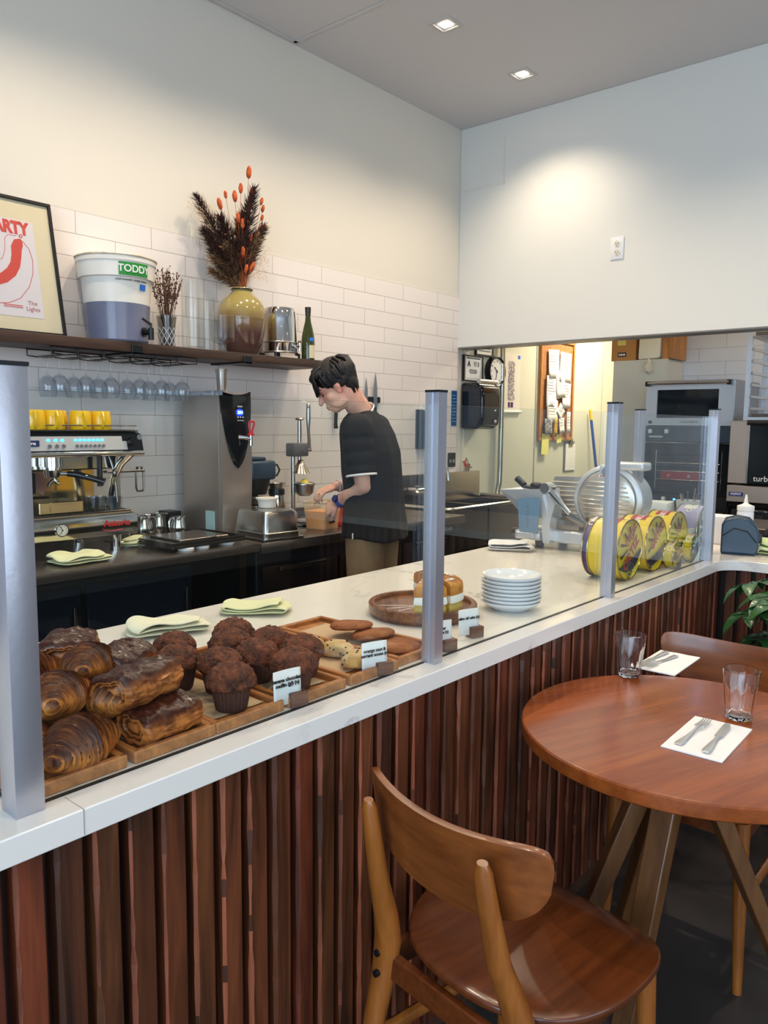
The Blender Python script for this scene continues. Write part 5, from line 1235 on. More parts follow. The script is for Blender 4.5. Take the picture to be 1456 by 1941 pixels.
# cloths
def cloth(name, label, loc, rz, lx, ly, h, m, seed, folds=3, fold_ax=0):
    """folded towel: stacked soft layers joined by rolled folds"""
    bm = BM(); n = 40; mth = 12; R = []
    pts = []; t_ = h/folds
    # snake profile across x: folded back and forth
    for f in range(folds):
        x0, x1 = (-lx/2, lx/2) if f % 2 == 0 else (lx/2, -lx/2)
        ins = .08*f*lx*.5
        x0 *= 1-.10*f; x1 *= 1-.10*f
        for i in range(9): pts.append((x0+(x1-x0)*i/8, t_*(f+.5)))
        if f < folds-1:
            s = 1 if x1 > 0 else -1
            pts.append((x1+s*t_*.5, t_*(f+.75))); pts.append((x1+s*t_*.6, t_*(f+1.0))); pts.append((x1+s*t_*.5, t_*(f+1.25)))
    for j in range(n+1):
        v = -1+2*j/n; y = v*ly/2; row = []
        for k, (x, z) in enumerate(pts):
            nx_ = noise.noise(Vector((x*14+seed, y*16, z*30))); e = 1-.12*abs(v)**3*(1+noise.noise(Vector((seed, k*.2, 1))))
            row.append(bm.verts.new((x*e+.006*noise.noise(Vector((seed+3, y*22, z*50)))+.012*v*noise.noise(Vector((seed, 4, 4))), y+.008*noise.noise(Vector((x*18, seed, z*60))), z*(1+.55*noise.noise(Vector((x*9+seed, y*12, 0))))+.012*nx_*(z/h)+.0015)))
        R.append(row)
    for A, B in zip(R, R[1:]):
        for k in range(len(pts)-1): bm.faces.new((A[k], A[k+1], B[k+1], B[k]))
    o = obj(name, bm, m, None, loc, smooth=180); o.rotation_euler.z = rz
    so = o.modifiers.new('thickness', 'SOLIDIFY'); so.thickness = min(.0035, t_*.5); so.offset = 0
    sb = o.modifiers.new('smooth', 'SUBSURF'); sb.levels = 1; sb.render_levels = 1
    return o
yc = mat('pale_yellow_towel', (232, 230, 176), .95, bump=(500, .4), sheen=.3); wc = mat('white_towel', (232, 228, 226), .95, bump=(400, .4)); ywc = mat('cream_towel', (236, 232, 204), .95, bump=(400, .4))
tag(cloth('folded_towel', '', (1.115, 1.665, TOPZ+.003), -.35, .20, .11, .030, ywc, 3, 3), 'folded cream and pale yellow towel behind the croissants', 'towel')
tag(cloth('folded_towel', '', (1.405, 1.665, TOPZ+.003), -.85, .19, .11, .026, yc, 8, 3), 'folded pale yellow towel behind the muffins near the counter rear edge', 'towel')
tag(cloth('folded_towel', '', (2.86, 1.72, TOPZ+.003), -1.15, .19, .10, .034, wc, 14, 3), 'crumpled white towel at the foot of the meat slicer', 'towel')
tag(cloth('folded_towel', '', (1.56, 2.93, .8735), .1, .22, .15, .036, yc, 21, 3), 'pale yellow towel hanging over the steel counter edge below the espresso machine', 'towel')
tag(cloth('folded_towel', '', (1.93, 3.14, .8735), .5, .07, .08, .040, yc, 31, 4), 'small bunched yellow towel by the right foot of the espresso machine', 'towel')
tag(cloth('folded_towel', '', (3.56, .82, TOPZ+.003), .2, .16, .18, .06, mat('pale_green_towel', (206, 220, 160), .95, bump=(400, .4)), 41, 5), 'stack of pale green towels at the right end of the counter', 'towel')

# fish tins ------------------------------------------------------------
def can_label_mat():
    return mat('tin_yellow', (226, 196, 30), .3, coat=.4)
yel = can_label_mat(); goldm = mat('tin_gold_rim', (178, 150, 92), .2, 1.0); tred = mat('tin_red', (170, 34, 30), .4); tpur = mat('tin_purple', (58, 44, 120), .4); tnav = mat('tin_navy', (36, 30, 56), .5)
wht = mat('tin_white', (226, 222, 214), .4)
def tin(x, y, rz, roll, r, d, face, words, label, side, name='fish_tin', tilt=0):
    t = thing(name, label, 'tin', (x, y, TOPZ+r), 0, 'large round fish tins standing on edge'); t.rotation_euler = (tilt, 0, rz)
    # axis along local Y, face at y=0 looking to -Y
    Mx = Rx(PI/2)@Rz(roll)   # lathe z -> -y
    bm = BM(); lathe(bm, [(0, -d+.003), (r-.006, -d+.003), (r-.004, -d), (r-.002, -d), (r-.002, -.001), (r-.004, 0.0), (r-.006, -.003), (0, -.003)], 64, M=Mx); o = obj('can_wall', bm, side, t)
    bm = BM()
    for yy in (0, d): tube(bm, [((r-.0015)*math.cos(2*PI*i/48), yy, (r-.0015)*math.sin(2*PI*i/48)) for i in range(48)], .0028, 8, closed=True)
    obj('rim', bm, goldm, t)
    bm = BM(); lathe(bm, [(0, -.0028), (r-.007, -.0028), (r-.007, -.0022), (0, -.0016)], 56, M=Mx); f = obj('lid', bm, face, t)
    bm = BM()
    for k, (z0, z1) in enumerate(((-.055, -.018),)):
        ribbon_pts = [(-r*.86, z0), (-r*.3, z0-.004), (r*.35, z0+.012), (r*.84, z1+.012)]
        ribbon(bm, ribbon_pts, [.002, .016, .019, .004], -.0042)
    for a in range(5):
        aa = 1.2+a*.55; ribbon(bm, [(r*.25*math.cos(aa), r*.25*math.sin(aa)+.01), (r*.8*math.cos(aa), r*.8*math.sin(aa))], [.002, .006], -.0042)
    g_ = obj('fish_drawing', bm, tnav if face is yel else wht, f, smooth=None); g_.rotation_euler = (0, roll*.0, 0)
    for s, sz, px, pz, rr, c in words: text('lettering', s, sz, c, f, (px, -.0050, pz), (PI/2, -rr, 0), bold=.0010)
    # band of lettering and colour panels on the side wall
    bm = BM(); n = 20
    for (a0, a1, c_) in ((.25, .95, tred),):
        A = []
        for i in range(n+1):
            a = a0+(a1-a0)*i/n; A.append([bm.verts.new(((r-.0015+e)*math.cos(a+1.1), yy, (r-.0015+e)*math.sin(a+1.1))) for yy, e in ((d*.25, 0), (d*.25, .0007), (d*.75, .0007), (d*.75, 0))])
        for P_, Q in zip(A, A[1:]):
            for k in range(3): bm.faces.new((P_[k], P_[k+1], Q[k+1], Q[k]))
    obj('side_panel', bm, tred if side is yel else wht, o, smooth=None)
    for si, (s, a_c) in enumerate((('ORTIZ', 1.85), ('CONSERVAS', 1.25))):
        o2 = text('side_lettering', s, .030 if si == 0 else .016, (wht if si == 0 else tnav), o, (0, 0, 0), (0, 0, 0), ext=.0003, bold=.0006)
        for v in o2.data.vertices:
            xx, yy, zz = v.co; aa = a_c - xx/r; rr = r-.0006+zz
            v.co = Vector((rr*math.cos(aa), d*.5-yy, rr*math.sin(aa)))
    return t
OW = [('ORTIZ', .050, .0, -.012, .75, tred), ('CONSERVAS', .024, .030, -.052, .75, tnav), ('ORTIZ', .034, -.005, .052, .75, tred)]
tin(2.580, 1.075, 0, 0, .106, .11, yel, OW, 'large yellow fish tin nearest the camera, right of the third post', yel)
tin(2.815, 1.075, 0, .5, .102, .11, yel, [('ORTIZ', .044, .0, .03, .7, tred), ('BONITO', .036, .0, -.05, .4, tnav)], 'second large yellow fish tin along the glass, with BONITO lettering', yel)
tin(3.035, 1.075, 0, .9, .102, .10, yel, [('ORTIZ', .040, -.01, .0, 1.2, tred), ('del Norte', .026, .02, -.05, .6, tnav)], 'third large yellow fish tin along the glass', yel)
# fourth tin has a dark face and violet and yellow wall
tin(3.310, 1.062, .0, 1.3, .104, .10, mat('tin_olive', (110, 106, 60), .35), [('CONSERVAS', .026, .0, .035, -.7, wht), ('BONITO', .026, .0, -.01, -.7, wht)], 'fourth large fish tin with a dark face, beyond the far post glass', mat('tin_lilac', (170, 160, 200), .4))
tin(3.123, 1.034, .0, .2, .055, .032, mat('tin_green', (96, 112, 60), .35), [('ATUN', .026, 0, .0, .4, tpur)], 'small green round fish tin leaning low in front of the fourth large tin', yel)
tin(2.925, 1.034, 0, .2, .05, .034, yel, [('ORTIZ', .022, 0, 0, .6, tred)], 'small yellow round fish tin low between the second and third large tins', yel)
tin(2.592, 1.190, .0, 0, .106, .02, tpur, [('ORTIZ', .04, 0, 0, .5, wht)], 'violet back lid of the nearest yellow tin, only its left edge showing', tpur)  # thin extra tin standing in for the nearest tin's violet back lid
# ================================================================== MEAT SLICER
sl = thing('meat_slicer', 'aluminium meat slicer with a round ribbed blade cover, on the front counter', 'slicer', (3.03, 1.47, TOPZ), -PI/2)
cal = mat('cast_aluminium', (214, 216, 220), .38, .6); cal2 = mat('ribbed_aluminium', (216, 208, 196), .28, .9)
bm = BM(); prism(bm, rrect(-.27, .30, -.02, .30, .05), 'Z', .030, .085); 
for v in bm.verts:
    if v.co.z > .05: v.co.x = v.co.x*.96; v.co.y = (v.co.y-.14)*.94+.14
o = obj('base', bm, cal, sl); b_ = o.modifiers.new('bevel', 'BEVEL'); b_.width = .010; b_.segments = 3; b_.limit_method = 'ANGLE'
bm = BM(); prism(bm, rrect(-.10, .28, .10, .29, .05), 'Z', .084, .135); o = obj('motor_housing', bm, cal, sl); b_ = o.modifiers.new('bevel', 'BEVEL'); b_.width = .012; b_.segments = 3; b_.limit_method = 'ANGLE'
for x, y in ((-.22, .03), (.25, .03), (-.22, .25), (.25, .25)):
    bm = BM(); cyl(bm, (x, y, 0), (x, y, .031), .018, .022); obj('foot', bm, black, sl)
My = Rx(PI/2)
def ydisc(bm, cx, cz, y, prof, seg=64): lathe(bm, prof, seg, M=T(cx, y, cz)@My)
bm = BM(); ydisc(bm, .085, .221, .055, [(0, 0), (.146, 0), (.150, .004), (.150, .018), (.142, .026), (.131, .028), (.128, .022), (0, .022)]); obj('blade_ring', bm, cal, sl)
bm = BM(); ydisc(bm, .085, .221, .031, [(0, 0), (.126, 0), (.124, .008), (.118, .012), (0, .015)])
pl_ = obj('blade_cover', bm, cal2, sl)
bm = BM()
for i in range(10):
    z = -.088+i*.0185; w = math.sqrt(max(.0001, .112**2-z*z))*.93
    for a, b_ in (((-w, w),) if i not in (4, 5) else ((-w, -.018), (.018, w))): tube(bm, [(.085+a, .0165, .221+z), (.085+a+.006, .0135, .221+z), (.085+b_-.006, .0135, .221+z), (.085+b_, .0165, .221+z)], .0042, 8, squash=.8)
cyl(bm, (.085, .018, .221), (.085, .012, .221), .010); obj('ribs', bm, cal2, pl_)
bm = BM(); box(bm, .055, .13, .0135, .0165, .318, .331, .001, 1); bd = obj('badge', bm, mat('badge_red_white', (220, 214, 206), .4), sl)
marks('lettering', mat('badge_red', (196, 50, 44), .4), bd, .0925, .0132, .3245, .062, 1, .007)
bm = BM(); ydisc(bm, .085, .221, .25, [(0, 0), (.10, 0), (.12, .03), (.12, .19), (0, .19)], 40); obj('motor_body', bm, cal, sl)
bm = BM(); box(bm, .075, .24, .02, .11, .352, .385, .010, 3); box(bm, .06, .09, .0, .03, .33, .372, .006, 2); obj('sharpener_cover', bm, cal, sl)
bm = BM(); ellipsoid(bm, (.10, .01, .345), (.032, .022, .026), seg=20, rings=12); obj('sharpener_knob', bm, mat('slicer_teal', (76, 98, 108), .25, .3), sl)
# gauge plate, ribbed
bm = BM(); prism(bm, [(-.215, .205), (-.18, .31), (.0, .315), (.0, .11), (-.16, .11)], 'Y', .075, .087); gp = obj('gauge_plate', bm, cal2, sl)
bm = BM()
for i in range(9): z = .13+i*.0195; x0 = -.155-(.05 if z > .2 else .02)+(z-.2)*.15*(z > .2); tube(bm, [(x0, .073, z), (-.065+.03*(i > 6), .073, z)], .004, 8)
obj('ribs', bm, cal2, gp)
# carriage: tray with fence, arm, clear guard
bm = BM()
A = [(-.385, -.05, .245), (-.165, -.075, .262), (-.14, .045, .262), (-.325, .05, .255)]; 
vs = [bm.verts.new(p) for p in A]; low = [bm.verts.new(p) for p in ((-.27, -.03, .135), (-.13, -.06, .135), (-.12, .04, .135), (-.26, .045, .135))]
for i in range(4): bm.faces.new((vs[i], vs[(i+1) % 4], low[(i+1) % 4], low[i]))
bm.faces.new(low[::-1]); o = obj('product_tray', bm, cal, sl, smooth=None); so = o.modifiers.new('t', 'SOLIDIFY'); so.thickness = .003
bm = BM(); prism(bm, [(-.155, .03), (-.165, .10), (-.155, .20), (-.175, .235), (-.135, .245), (-.105, .20), (-.125, .12), (-.125, .03)], 'Y', -.06, .02); o = obj('carriage_arm', bm, cal, sl)
bm = BM(); prism(bm, [(-.275, .215), (-.165, .225), (-.175, .07), (-.262, .07)], 'Y', -.078, -.072); obj('clear_guard', bm, mat('blue_clear_guard', (110, 140, 165), .15, alpha=.85), sl)
bm = BM()
for i in range(7): cyl(bm, (-.222, -.0785, .095+i*.017), (-.222, -.0795, .095+i*.017), .003, seg=10)
obj('guard_studs', bm, steel, sl)
bm = BM(); box(bm, -.30, -.175, -.055, .06, .035, .075, .008, 2); box(bm, -.285, -.20, -.068, -.054, .045, .07, .004, 1); obj('carriage_foot', bm, cal, sl)
bm = BM(); cyl(bm, (-.30, .0, .06), (-.338, .0, .058), .018); obj('thickness_knob', bm, black, sl)
bm = BM(); tube(bm, [(-.13, -.07, .262), (-.03, -.065, .165)], .011, 12); tube(bm, [(-.145, -.045, .265), (-.045, -.04, .165)], .009, 12); cyl(bm, (-.14, -.09, .268), (-.14, -.03, .268), .022); obj('slide_rod', bm, chrome, sl)
bm = BM(); tube(bm, [(-.30, -.045, .300), (-.26, -.05, .272)], .014, 12); tube(bm, [(-.265, -.05, .268), (-.19, -.055, .262)], .016, 12, squash=.5); ellipsoid(bm, (-.20, -.05, .275), (.03, .02, .014), seg=14, rings=8); obj('pusher_handle', bm, black, sl)
bm = BM(); tube(bm, [(-.06, -.035, .155), (.0, .0, .115)], .014, 10); box(bm, -.17, -.02, .0, .05, .085, .13, .006, 2); obj('slide_bracket', bm, dsteel, sl)

# ================================================================== TABLE, CUTLERY, GLASSES
TX, TY, TR, TZ = 1.741, .566, .375, .7595
tbw = wood('teak_veneer', (122, 56, 20), (164, 84, 34), 'X', 2.0, .24, coat=.3, ratio=14, bump=.03)
tb = thing('round_table', 'round reddish-brown wooden cafe table on splayed legs', 'table', (TX, TY, 0))
bm = BM(); lathe(bm, [(0, TZ-.034), (TR-.006, TZ-.034), (TR-.001, TZ-.030), (TR, TZ-.024), (TR, TZ-.004), (TR-.003, TZ-.0005), (TR-.006, TZ), (0, TZ)], 128); o = obj('tabletop', bm, tbw, tb); o.rotation_euler.z = -.35
lgw = wood('walnut_leg_wood', (80, 48, 22), (114, 72, 36), 'Z', 3, .38, coat=.2, ratio=9)
for deg, r0, r1 in ((172, .05, .27), (314, .0, .33), (124, .06, .31), (50, .04, .30)):
    a = math.radians(deg); d = Vector((math.cos(a), math.sin(a), 0)); s = Vector((-d.y, d.x, 0))
    bm = BM(); top = d*r0+Vector((0, 0, TZ-.036)); bot = d*r1; vs = []
    for p, w, t in ((top, .028, .022), (bot, .022, .017)):
        vs.append([bm.verts.new(p+d*(a_*t)+s*(b_*w)) for a_, b_ in ((-1, -1), (1, -1), (1, 1), (-1, 1))])
    for k in range(4): bm.faces.new((vs[0][k], vs[0][(k+1) % 4], vs[1][(k+1) % 4], vs[1][k]))
    bm.faces.new(vs[0]); bm.faces.new(vs[1][::-1]); o = obj('leg', bm, lgw, tb); b_ = o.modifiers.new('b', 'BEVEL'); b_.width = .003; b_.segments = 2
bm = BM(); cyl(bm, (0, 0, TZ-.06), (0, 0, TZ-.035), .11); obj('mounting_block', bm, lgw, tb)
npm = mat('napkin_paper', (240, 236, 232), .9, bump=(300, .15)); cut = mat('cutlery_steel', (214, 213, 211), .28, .8)
def napkin(x, y, rz, hx, hy, label):
    bm = BM(); G = []; n = 10
    for z0 in (.0004, .0022):
        g = [[bm.verts.new((hx*(-1+2*i/n), hy*(-1+2*j/n), z0+(.0012 if z0 > .001 else 0)*(1+noise.noise(Vector((i*.3, j*.3, x)))))) for j in range(n+1)] for i in range(n+1)]
        G.append(g)
        for i in range(n):
            for j in range(n): q = (g[i][j], g[i+1][j], g[i+1][j+1], g[i][j+1]); bm.faces.new(q if z0 > .001 else q[::-1])
    a, b_ = G
    rim = [(i, 0) for i in range(n)]+[(n, j) for j in range(n)]+[(n-i, n) for i in range(n)]+[(0, n-j) for j in range(n)]
    for k in range(len(rim)):
        (i, j), (p, q) = rim[k], rim[(k+1) % len(rim)]; bm.faces.new((a[i][j], a[p][q], b_[p][q], b_[i][j]))
    o = obj('paper_napkin', bm, npm, None, (x, y, TZ+.0003)); o.rotation_euler.z = rz; return tag(o, label, 'napkin', 'folded paper napkins')
def fork(loc, rz, label):
    bm = BM(); L_ = .175
    # handle and neck swept, flattened
    pts = [(0, 0), (.01, 0), (.06, 0), (.10, 0), (.115, 0), (.125, 0)]; ws = [.0085, .0095, .006, .0035, .004, .010]; zs = [.003, .0032, .0032, .006, .008, .007]
    L1 = []
    for (x, y), w, z in zip(pts, ws, zs): L1.append([bm.verts.new((x, s*w, z+dz)) for s, dz in ((-1, -.0008), (-.7, .001), (.7, .001), (1, -.0008), (0, -.0016))])
    for A, B in zip(L1, L1[1:]):
        for k in range(5): bm.faces.new((A[k], A[(k+1) % 5], B[(k+1) % 5], B[k]))
    bm.faces.new(L1[0]); bm.faces.new(L1[-1][::-1])
    for i in range(4):
        y = -.0084+i*.0056; tube(bm, [(.122, y, .007), (.14, y*1.05, .0045), (.16, y*1.0, .004), (.178, y*.95, .0075)], [.0019, .0018, .0017, .001], 8)
    o = obj('fork', bm, cut, None, loc); o.rotation_euler.z = rz; return tag(o, label, 'fork', 'forks on napkins')
def tknife(loc, rz, label):
    bm = BM(); pts = [0, .012, .05, .085, .098, .105]; ws = [.0075, .0095, .0075, .0048, .006, .0085]; L1 = []
    for x, w in zip(pts, ws): L1.append([bm.verts.new((x, s*w, .0032+dz)) for s, dz in ((-1, 0), (-.6, .0022), (.6, .0022), (1, 0), (.6, -.0016), (-.6, -.0016))])
    for A, B in zip(L1, L1[1:]):
        for k in range(6): bm.faces.new((A[k], A[(k+1) % 6], B[(k+1) % 6], B[k]))
    bm.faces.new(L1[0]); bm.faces.new(L1[-1][::-1])
    prism(bm, [(.104, -.0085), (.16, -.0085), (.185, -.006), (.196, .001), (.194, .006), (.18, .0085), (.104, .0085)], 'Z', .0026, .0040)
    o = obj('table_knife', bm, cut, None, loc); o.rotation_euler.z = rz; return tag(o, label, 'knife', 'table knives on napkins')
napkin(1.700, .515, .02, .112, .062, 'white folded paper napkin nearer the camera with fork and knife')
napkin(2.185, .785, PI+.02, .108, .058, 'white folded paper napkin at the far side of the table')
za = TZ+.0042
fork((1.612, .548, za), -.02, 'steel fork lying beside the knife on the near napkin'); tknife((1.608, .490, za), .06, 'steel table knife on the near napkin')
fork((2.255, .785, za), PI-.12, 'steel fork on the far napkin, tines towards the tumbler'); tknife((2.275, .82, za), PI-.04, 'steel table knife on the far napkin, handle away from the tumbler')
def tumbler(x, y, label, first=[None]):
    if first[0] is None:
        bm = BM(); seg = 72; R_ = []
        H = .118
        outer = [(.0, 0), (.026, 0), (.0285, .002), (.030, .01), (.0335, .045), (.0365, .078), (.038, .082), (.0395, .105), (.0405, H-.001)]
        inner = [(.0394, H), (.0384, .105), (.0368, .082), (.0350, .076), (.0318, .045), (.0274, .012), (.0, .009)]
        vs = lathe(bm, outer+inner, seg)
        for v in vs:
            r = math.hypot(v.co.x, v.co.y); z = v.co.z
            if .004 < z < .080 and r > .0275:
                a = math.atan2(v.co.y, v.co.x); 
                ro = .0285+(.0370-.0285)*z/.08
                if r > ro-.0012:
                    k = 1-.030*abs(math.cos(a*9/2))**1.0*0-.045*(.5+.5*math.cos(a*9)); v.co.x *= k+.02; v.co.y *= k+.02
        o = obj('glass_tumbler', bm, GLR, smooth=40); first[0] = o
    else: o = first[0].copy(); COL.objects.link(o)
    o.location = (x, y, TZ+.0004); return tag(o, label, 'glass', 'faceted tumblers on the table')
tumbler(2.000, .820, 'faceted clear glass tumbler at the far left of the table, by the far napkin'); tumbler(1.872, .500, 'faceted clear glass tumbler at the right edge of the picture, by the near napkin')

# ================================================================== CHAIRS
chw = wood('walnut_chair_wood', (98, 48, 18), (142, 78, 34), 'Y', 3.0, .3, coat=.3, ratio=9, bump=.04)
chs = wood('walnut_seat_wood', (74, 33, 12), (108, 54, 22), 'X', 3.0, .26, coat=.4, ratio=9, bump=.05)
chf = wood('honey_frame_wood', (126, 68, 24), (168, 100, 40), 'Z', 4, .25, coat=.5, ratio=7, bump=.05)
def make_chair(label, loc, rz):
    t = thing('dining_chair', label, 'chair', loc, rz, 'curved back wooden chairs at the round table')
    # local +X = forward
    SH = .472
    # seat: shield-shaped ply shell
    bm = BM(); out = []
    def rad(a):   # outline by angle
        c, s = math.cos(a), math.sin(a)
        hx = .215 if c > 0 else .195; hy = .225-.03*(c < 0)*(-c)
        n = 3.4 if c > 0 else 2.5
        q = (abs(c/hx)**n+abs(s/hy)**n)**(-1/n); return q
    NA, NR = 72, 9; rings = []
    def sz(x, y): return SH-.012*(1-(y/.22)**2)*(1 if x < .12 else 1-(x-.12)*6)-.030*smoothstep(.12, .23, x)**2*.6+.010*smoothstep(-.10, -.2, x)
    ct = bm.verts.new((0, 0, sz(0, 0)))
    for r in range(1, NR+1):
        ring = []
        for k in range(NA):
            a = 2*PI*k/NA; q = rad(a)*r/NR; x, y = q*math.cos(a), q*math.sin(a); ring.append(bm.verts.new((x, y, sz(x, y))))
        rings.append(ring)
    for k in range(NA): bm.faces.new((ct, rings[0][k], rings[0][(k+1) % NA]))
    for A, B in zip(rings, rings[1:]):
        for k in range(NA): bm.faces.new((A[k], B[k], B[(k+1) % NA], A[(k+1) % NA]))
    o = obj('seat', bm, chs, t, smooth=60); so = o.modifiers.new('t', 'SOLIDIFY'); so.thickness = .014; so.offset = -1
    bv = o.modifiers.new('b', 'BEVEL'); bv.width = .004; bv.segments = 2; bv.limit_method = 'ANGLE'; bv.angle_limit = 1.0
    # backrest: bowed panel with swept rounded ends
    bm = BM(); n, mth = 48, 10; F = []
    def bx(u, v):  # u -1..1 across, v 0..1 up
        a = u*1.02; R_ = .205; y = R_*math.sin(a)/math.sin(1.02); x = -.238+(1-math.cos(a))*.115; return x, y
    for i in range(n+1):
        u = -1+2*i/n; au = abs(u)
        topz = .802-.018*(1-au**2)*0 - .010*au**3 ; zc = .715
        h = max(0, 1-au**3.6)**.5
        hi = .735+(.790-.735)*(.25+.75*h)+.030*u*u; lo = .735-(.735-.646)*h+.030*u*u
        row = []
        for j in range(mth+1):
            v = j/mth; x, y = bx(u, v); z = lo+(hi-lo)*v; x -= (z-.70)*.16; row.append(bm.verts.new((x, y, z)))
        F.append(row)
    for A, B in zip(F, F[1:]):
        for j in range(mth): bm.faces.new((A[j], B[j], B[j+1], A[j+1]))
    o = obj('backrest', bm, chw, t, smooth=60); so = o.modifiers.new('t', 'SOLIDIFY'); so.thickness = .013; so.offset = 0
    bv = o.modifiers.new('b', 'BEVEL'); bv.width = .004; bv.segments = 3; bv.limit_method = 'ANGLE'; bv.angle_limit = 1.0
    for s in (-1, 1):
        bm = BM(); pts = [(-.274, s*.132, .777), (-.272, s*.132, .762), (-.260, s*.134, .70), (-.238, s*.140, .60), (-.214, s*.150, .53), (-.198, s*.160, .47), (-.198, s*.168, .41), (-.215, s*.178, .30), (-.245, s*.186, .12), (-.262, s*.19, .0)]
        tube(bm, pts, [.008, .013, .0155, .018, .021, .0235, .0225, .019, .016, .013], 16, squash=1.2, up=(0, 1, 0)); o = obj('rear_leg', bm, chf, t, smooth=60)
        for z_, xx in ((.445, -.196), (.405, -.199)):
            b2 = BM(); cyl(b2, (xx-.020, s*.164, z_), (xx-.029, s*.164, z_), .0065); obj('bolt', b2, black, o)
        bm = BM(); tube(bm, [(.165, s*.165, .448), (.170, s*.170, .30), (.180, s*.182, .0)], [.020, .018, .012], 16); obj('front_leg', bm, chf, t, smooth=60)
        bm = BM(); box(bm, -.19, .165, s*.168-.009, s*.168+.009, .392, .442, .003, 1); obj('side_rail', bm, chs, t)
        bm = BM(); tube(bm, [(-.222, s*.182, .26), (.174, s*.176, .24)], [.011, .011], 12, squash=1.4); obj('side_stretcher', bm, chf, t)
    bm = BM(); box(bm, .150, .170, -.16, .16, .392, .442, .003, 1); obj('front_rail', bm, chs, t)
    bm = BM(); box(bm, -.205, -.187, -.16, .16, .392, .442, .003, 1); obj('rear_rail', bm, chs, t)
    return t
c1 = make_chair('wooden chair with curved back and rounded seat, nearest the camera', (1.232, .692, 0), math.radians(-8))
c2 = dup(c1, (2.175, .675, 0), math.radians(179), 'wooden chair on the far side of the round table, seen from the front')

# ================================================================== PLANT by the return of the counter
pt = thing('potted_plant', 'leafy green umbrella plant in a dark pot where the slatted counter turns', 'plant', (2.985, .56, 0))
bm = BM(); lathe(bm, [(0, 0), (.10, 0), (.125, .24), (.13, .25), (.12, .25), (.115, .22), (0, .215)], 40); obj('pot', bm, mat('dark_pot', (40, 38, 38), .5), pt)
bm = BM(); lathe(bm, [(0, .216), (.11, .216), (0, .225)], 24); obj('soil', bm, mat('soil', (36, 26, 20), .95), pt)
lf = mat('leaf_green', (44, 92, 44), .28, var=(18, (30, 70, 38)), coat=.2); stg = mat('plant_stem', (84, 92, 50), .6)
rnd = random.Random(21)
bm = BM(); trunks = []
for k in range(4):
    a = k*1.6+.4; p = [(.03*math.cos(a), .03*math.sin(a), .22), (.05*math.cos(a), .05*math.sin(a), .42), (.07*math.cos(a+.3), .07*math.sin(a+.3), .68)]; tube(bm, p, [.008, .006, .004], 8); trunks.append([Vector(q) for q in p])
obj('stem', bm, stg, pt)
def leaf_whorl(c, out, nleaf, L_, seed):
    r_ = random.Random(seed); bm = BM(); up = Vector(out).normalized(); x = up.orthogonal().normalized(); y = up.cross(x)
    for k in range(nleaf):
        a = 2*PI*k/nleaf+r_.uniform(-.15, .15); d = x*math.cos(a)+y*math.sin(a); l = L_*r_.uniform(.8, 1.1); s = up.cross(d); rows = []
        for i in range(9):
            t = i/8; w = l*.26*math.sin(PI*min(1, .12+t*.88))**.8; p = Vector(c)+d*(.02+l*t)+up*(.018*math.sin(t*2.0)-.55*l*t*t)
            rows.append([bm.verts.new(p+s*w), bm.verts.new(p-up*.004), bm.verts.new(p-s*w)])
        for A, B in zip(rows, rows[1:]):
            bm.faces.new((A[0], A[1], B[1], B[0])); bm.faces.new((A[1], A[2], B[2], B[1]))
        tube(bm, [Vector(c), Vector(c)+d*.025], .0012, 5)
    return obj('leaf_whorl', bm, lf, pt, smooth=60)
hubs = []
for i in range(16):
    tr_ = trunks[i % 4]; z = .40+.45*((i*7) % 16)/15; a = i*2.4; r = .10+.10*rnd.random()
    b0 = tr_[1].lerp(tr_[2], rnd.random()); h = Vector((r*math.cos(a), r*math.sin(a), z)); hubs.append((b0, h, i))
hubs += [(trunks[3][2], Vector((-.06, .20, .78)), 33), (trunks[2][2], Vector((-.02, .19, .66)), 34), (trunks[1][2], Vector((.03, .22, .87)), 35), (trunks[0][2], Vector((-.10, .12, .86)), 36), (trunks[3][1], Vector((-.06, .17, .55)), 37),
         (trunks[0][2], Vector((.02, -.03, .90)), 30), (trunks[1][2], Vector((-.02, .12, .80)), 31), (trunks[2][2], Vector((-.05, .06, .66)), 32)]
bm = BM()
for b0, h, i in hubs: tube(bm, [b0, (b0+h)/2+Vector((0, 0, .02)), h], .0022, 6)
obj('petiole', bm, stg, pt)
for b0, h, i in hubs: leaf_whorl(h, (h.x*.9, h.y*.9, .55), 7+i % 2, .105, i)

# ================================================================== REGISTER END OF THE COUNTER
dp = thing('film_dispenser', 'rounded dark blue-grey dispenser box at the corner of the counter', 'dispenser', (3.42, .955, TOPZ), -PI/2+.25); dp.scale = (.72, 1, 1.12)
bm = BM(); prism(bm, [(-.10, 0), (.085, 0), (.10, .02), (.105, .07), (.085, .11), (.045, .135), (-.02, .142), (-.085, .13), (-.10, .11)], 'Y', 0, .12); o = obj('housing', bm, tealp, dp); b_ = o.modifiers.new('b', 'BEVEL'); b_.width = .010; b_.segments = 3; b_.limit_method = 'ANGLE'; b_.angle_limit = .9
bm = BM(); tube(bm, [(-.09, -.004, .07), (-.03, -.004, .10), (.04, -.004, .09), (.09, -.004, .05)], .0025, 6); obj('lid_seam', bm, black, dp)
bm = BM(); box(bm, .085, .118, .02, .10, .045, .075, .006, 2); obj('cutter', bm, black, dp)
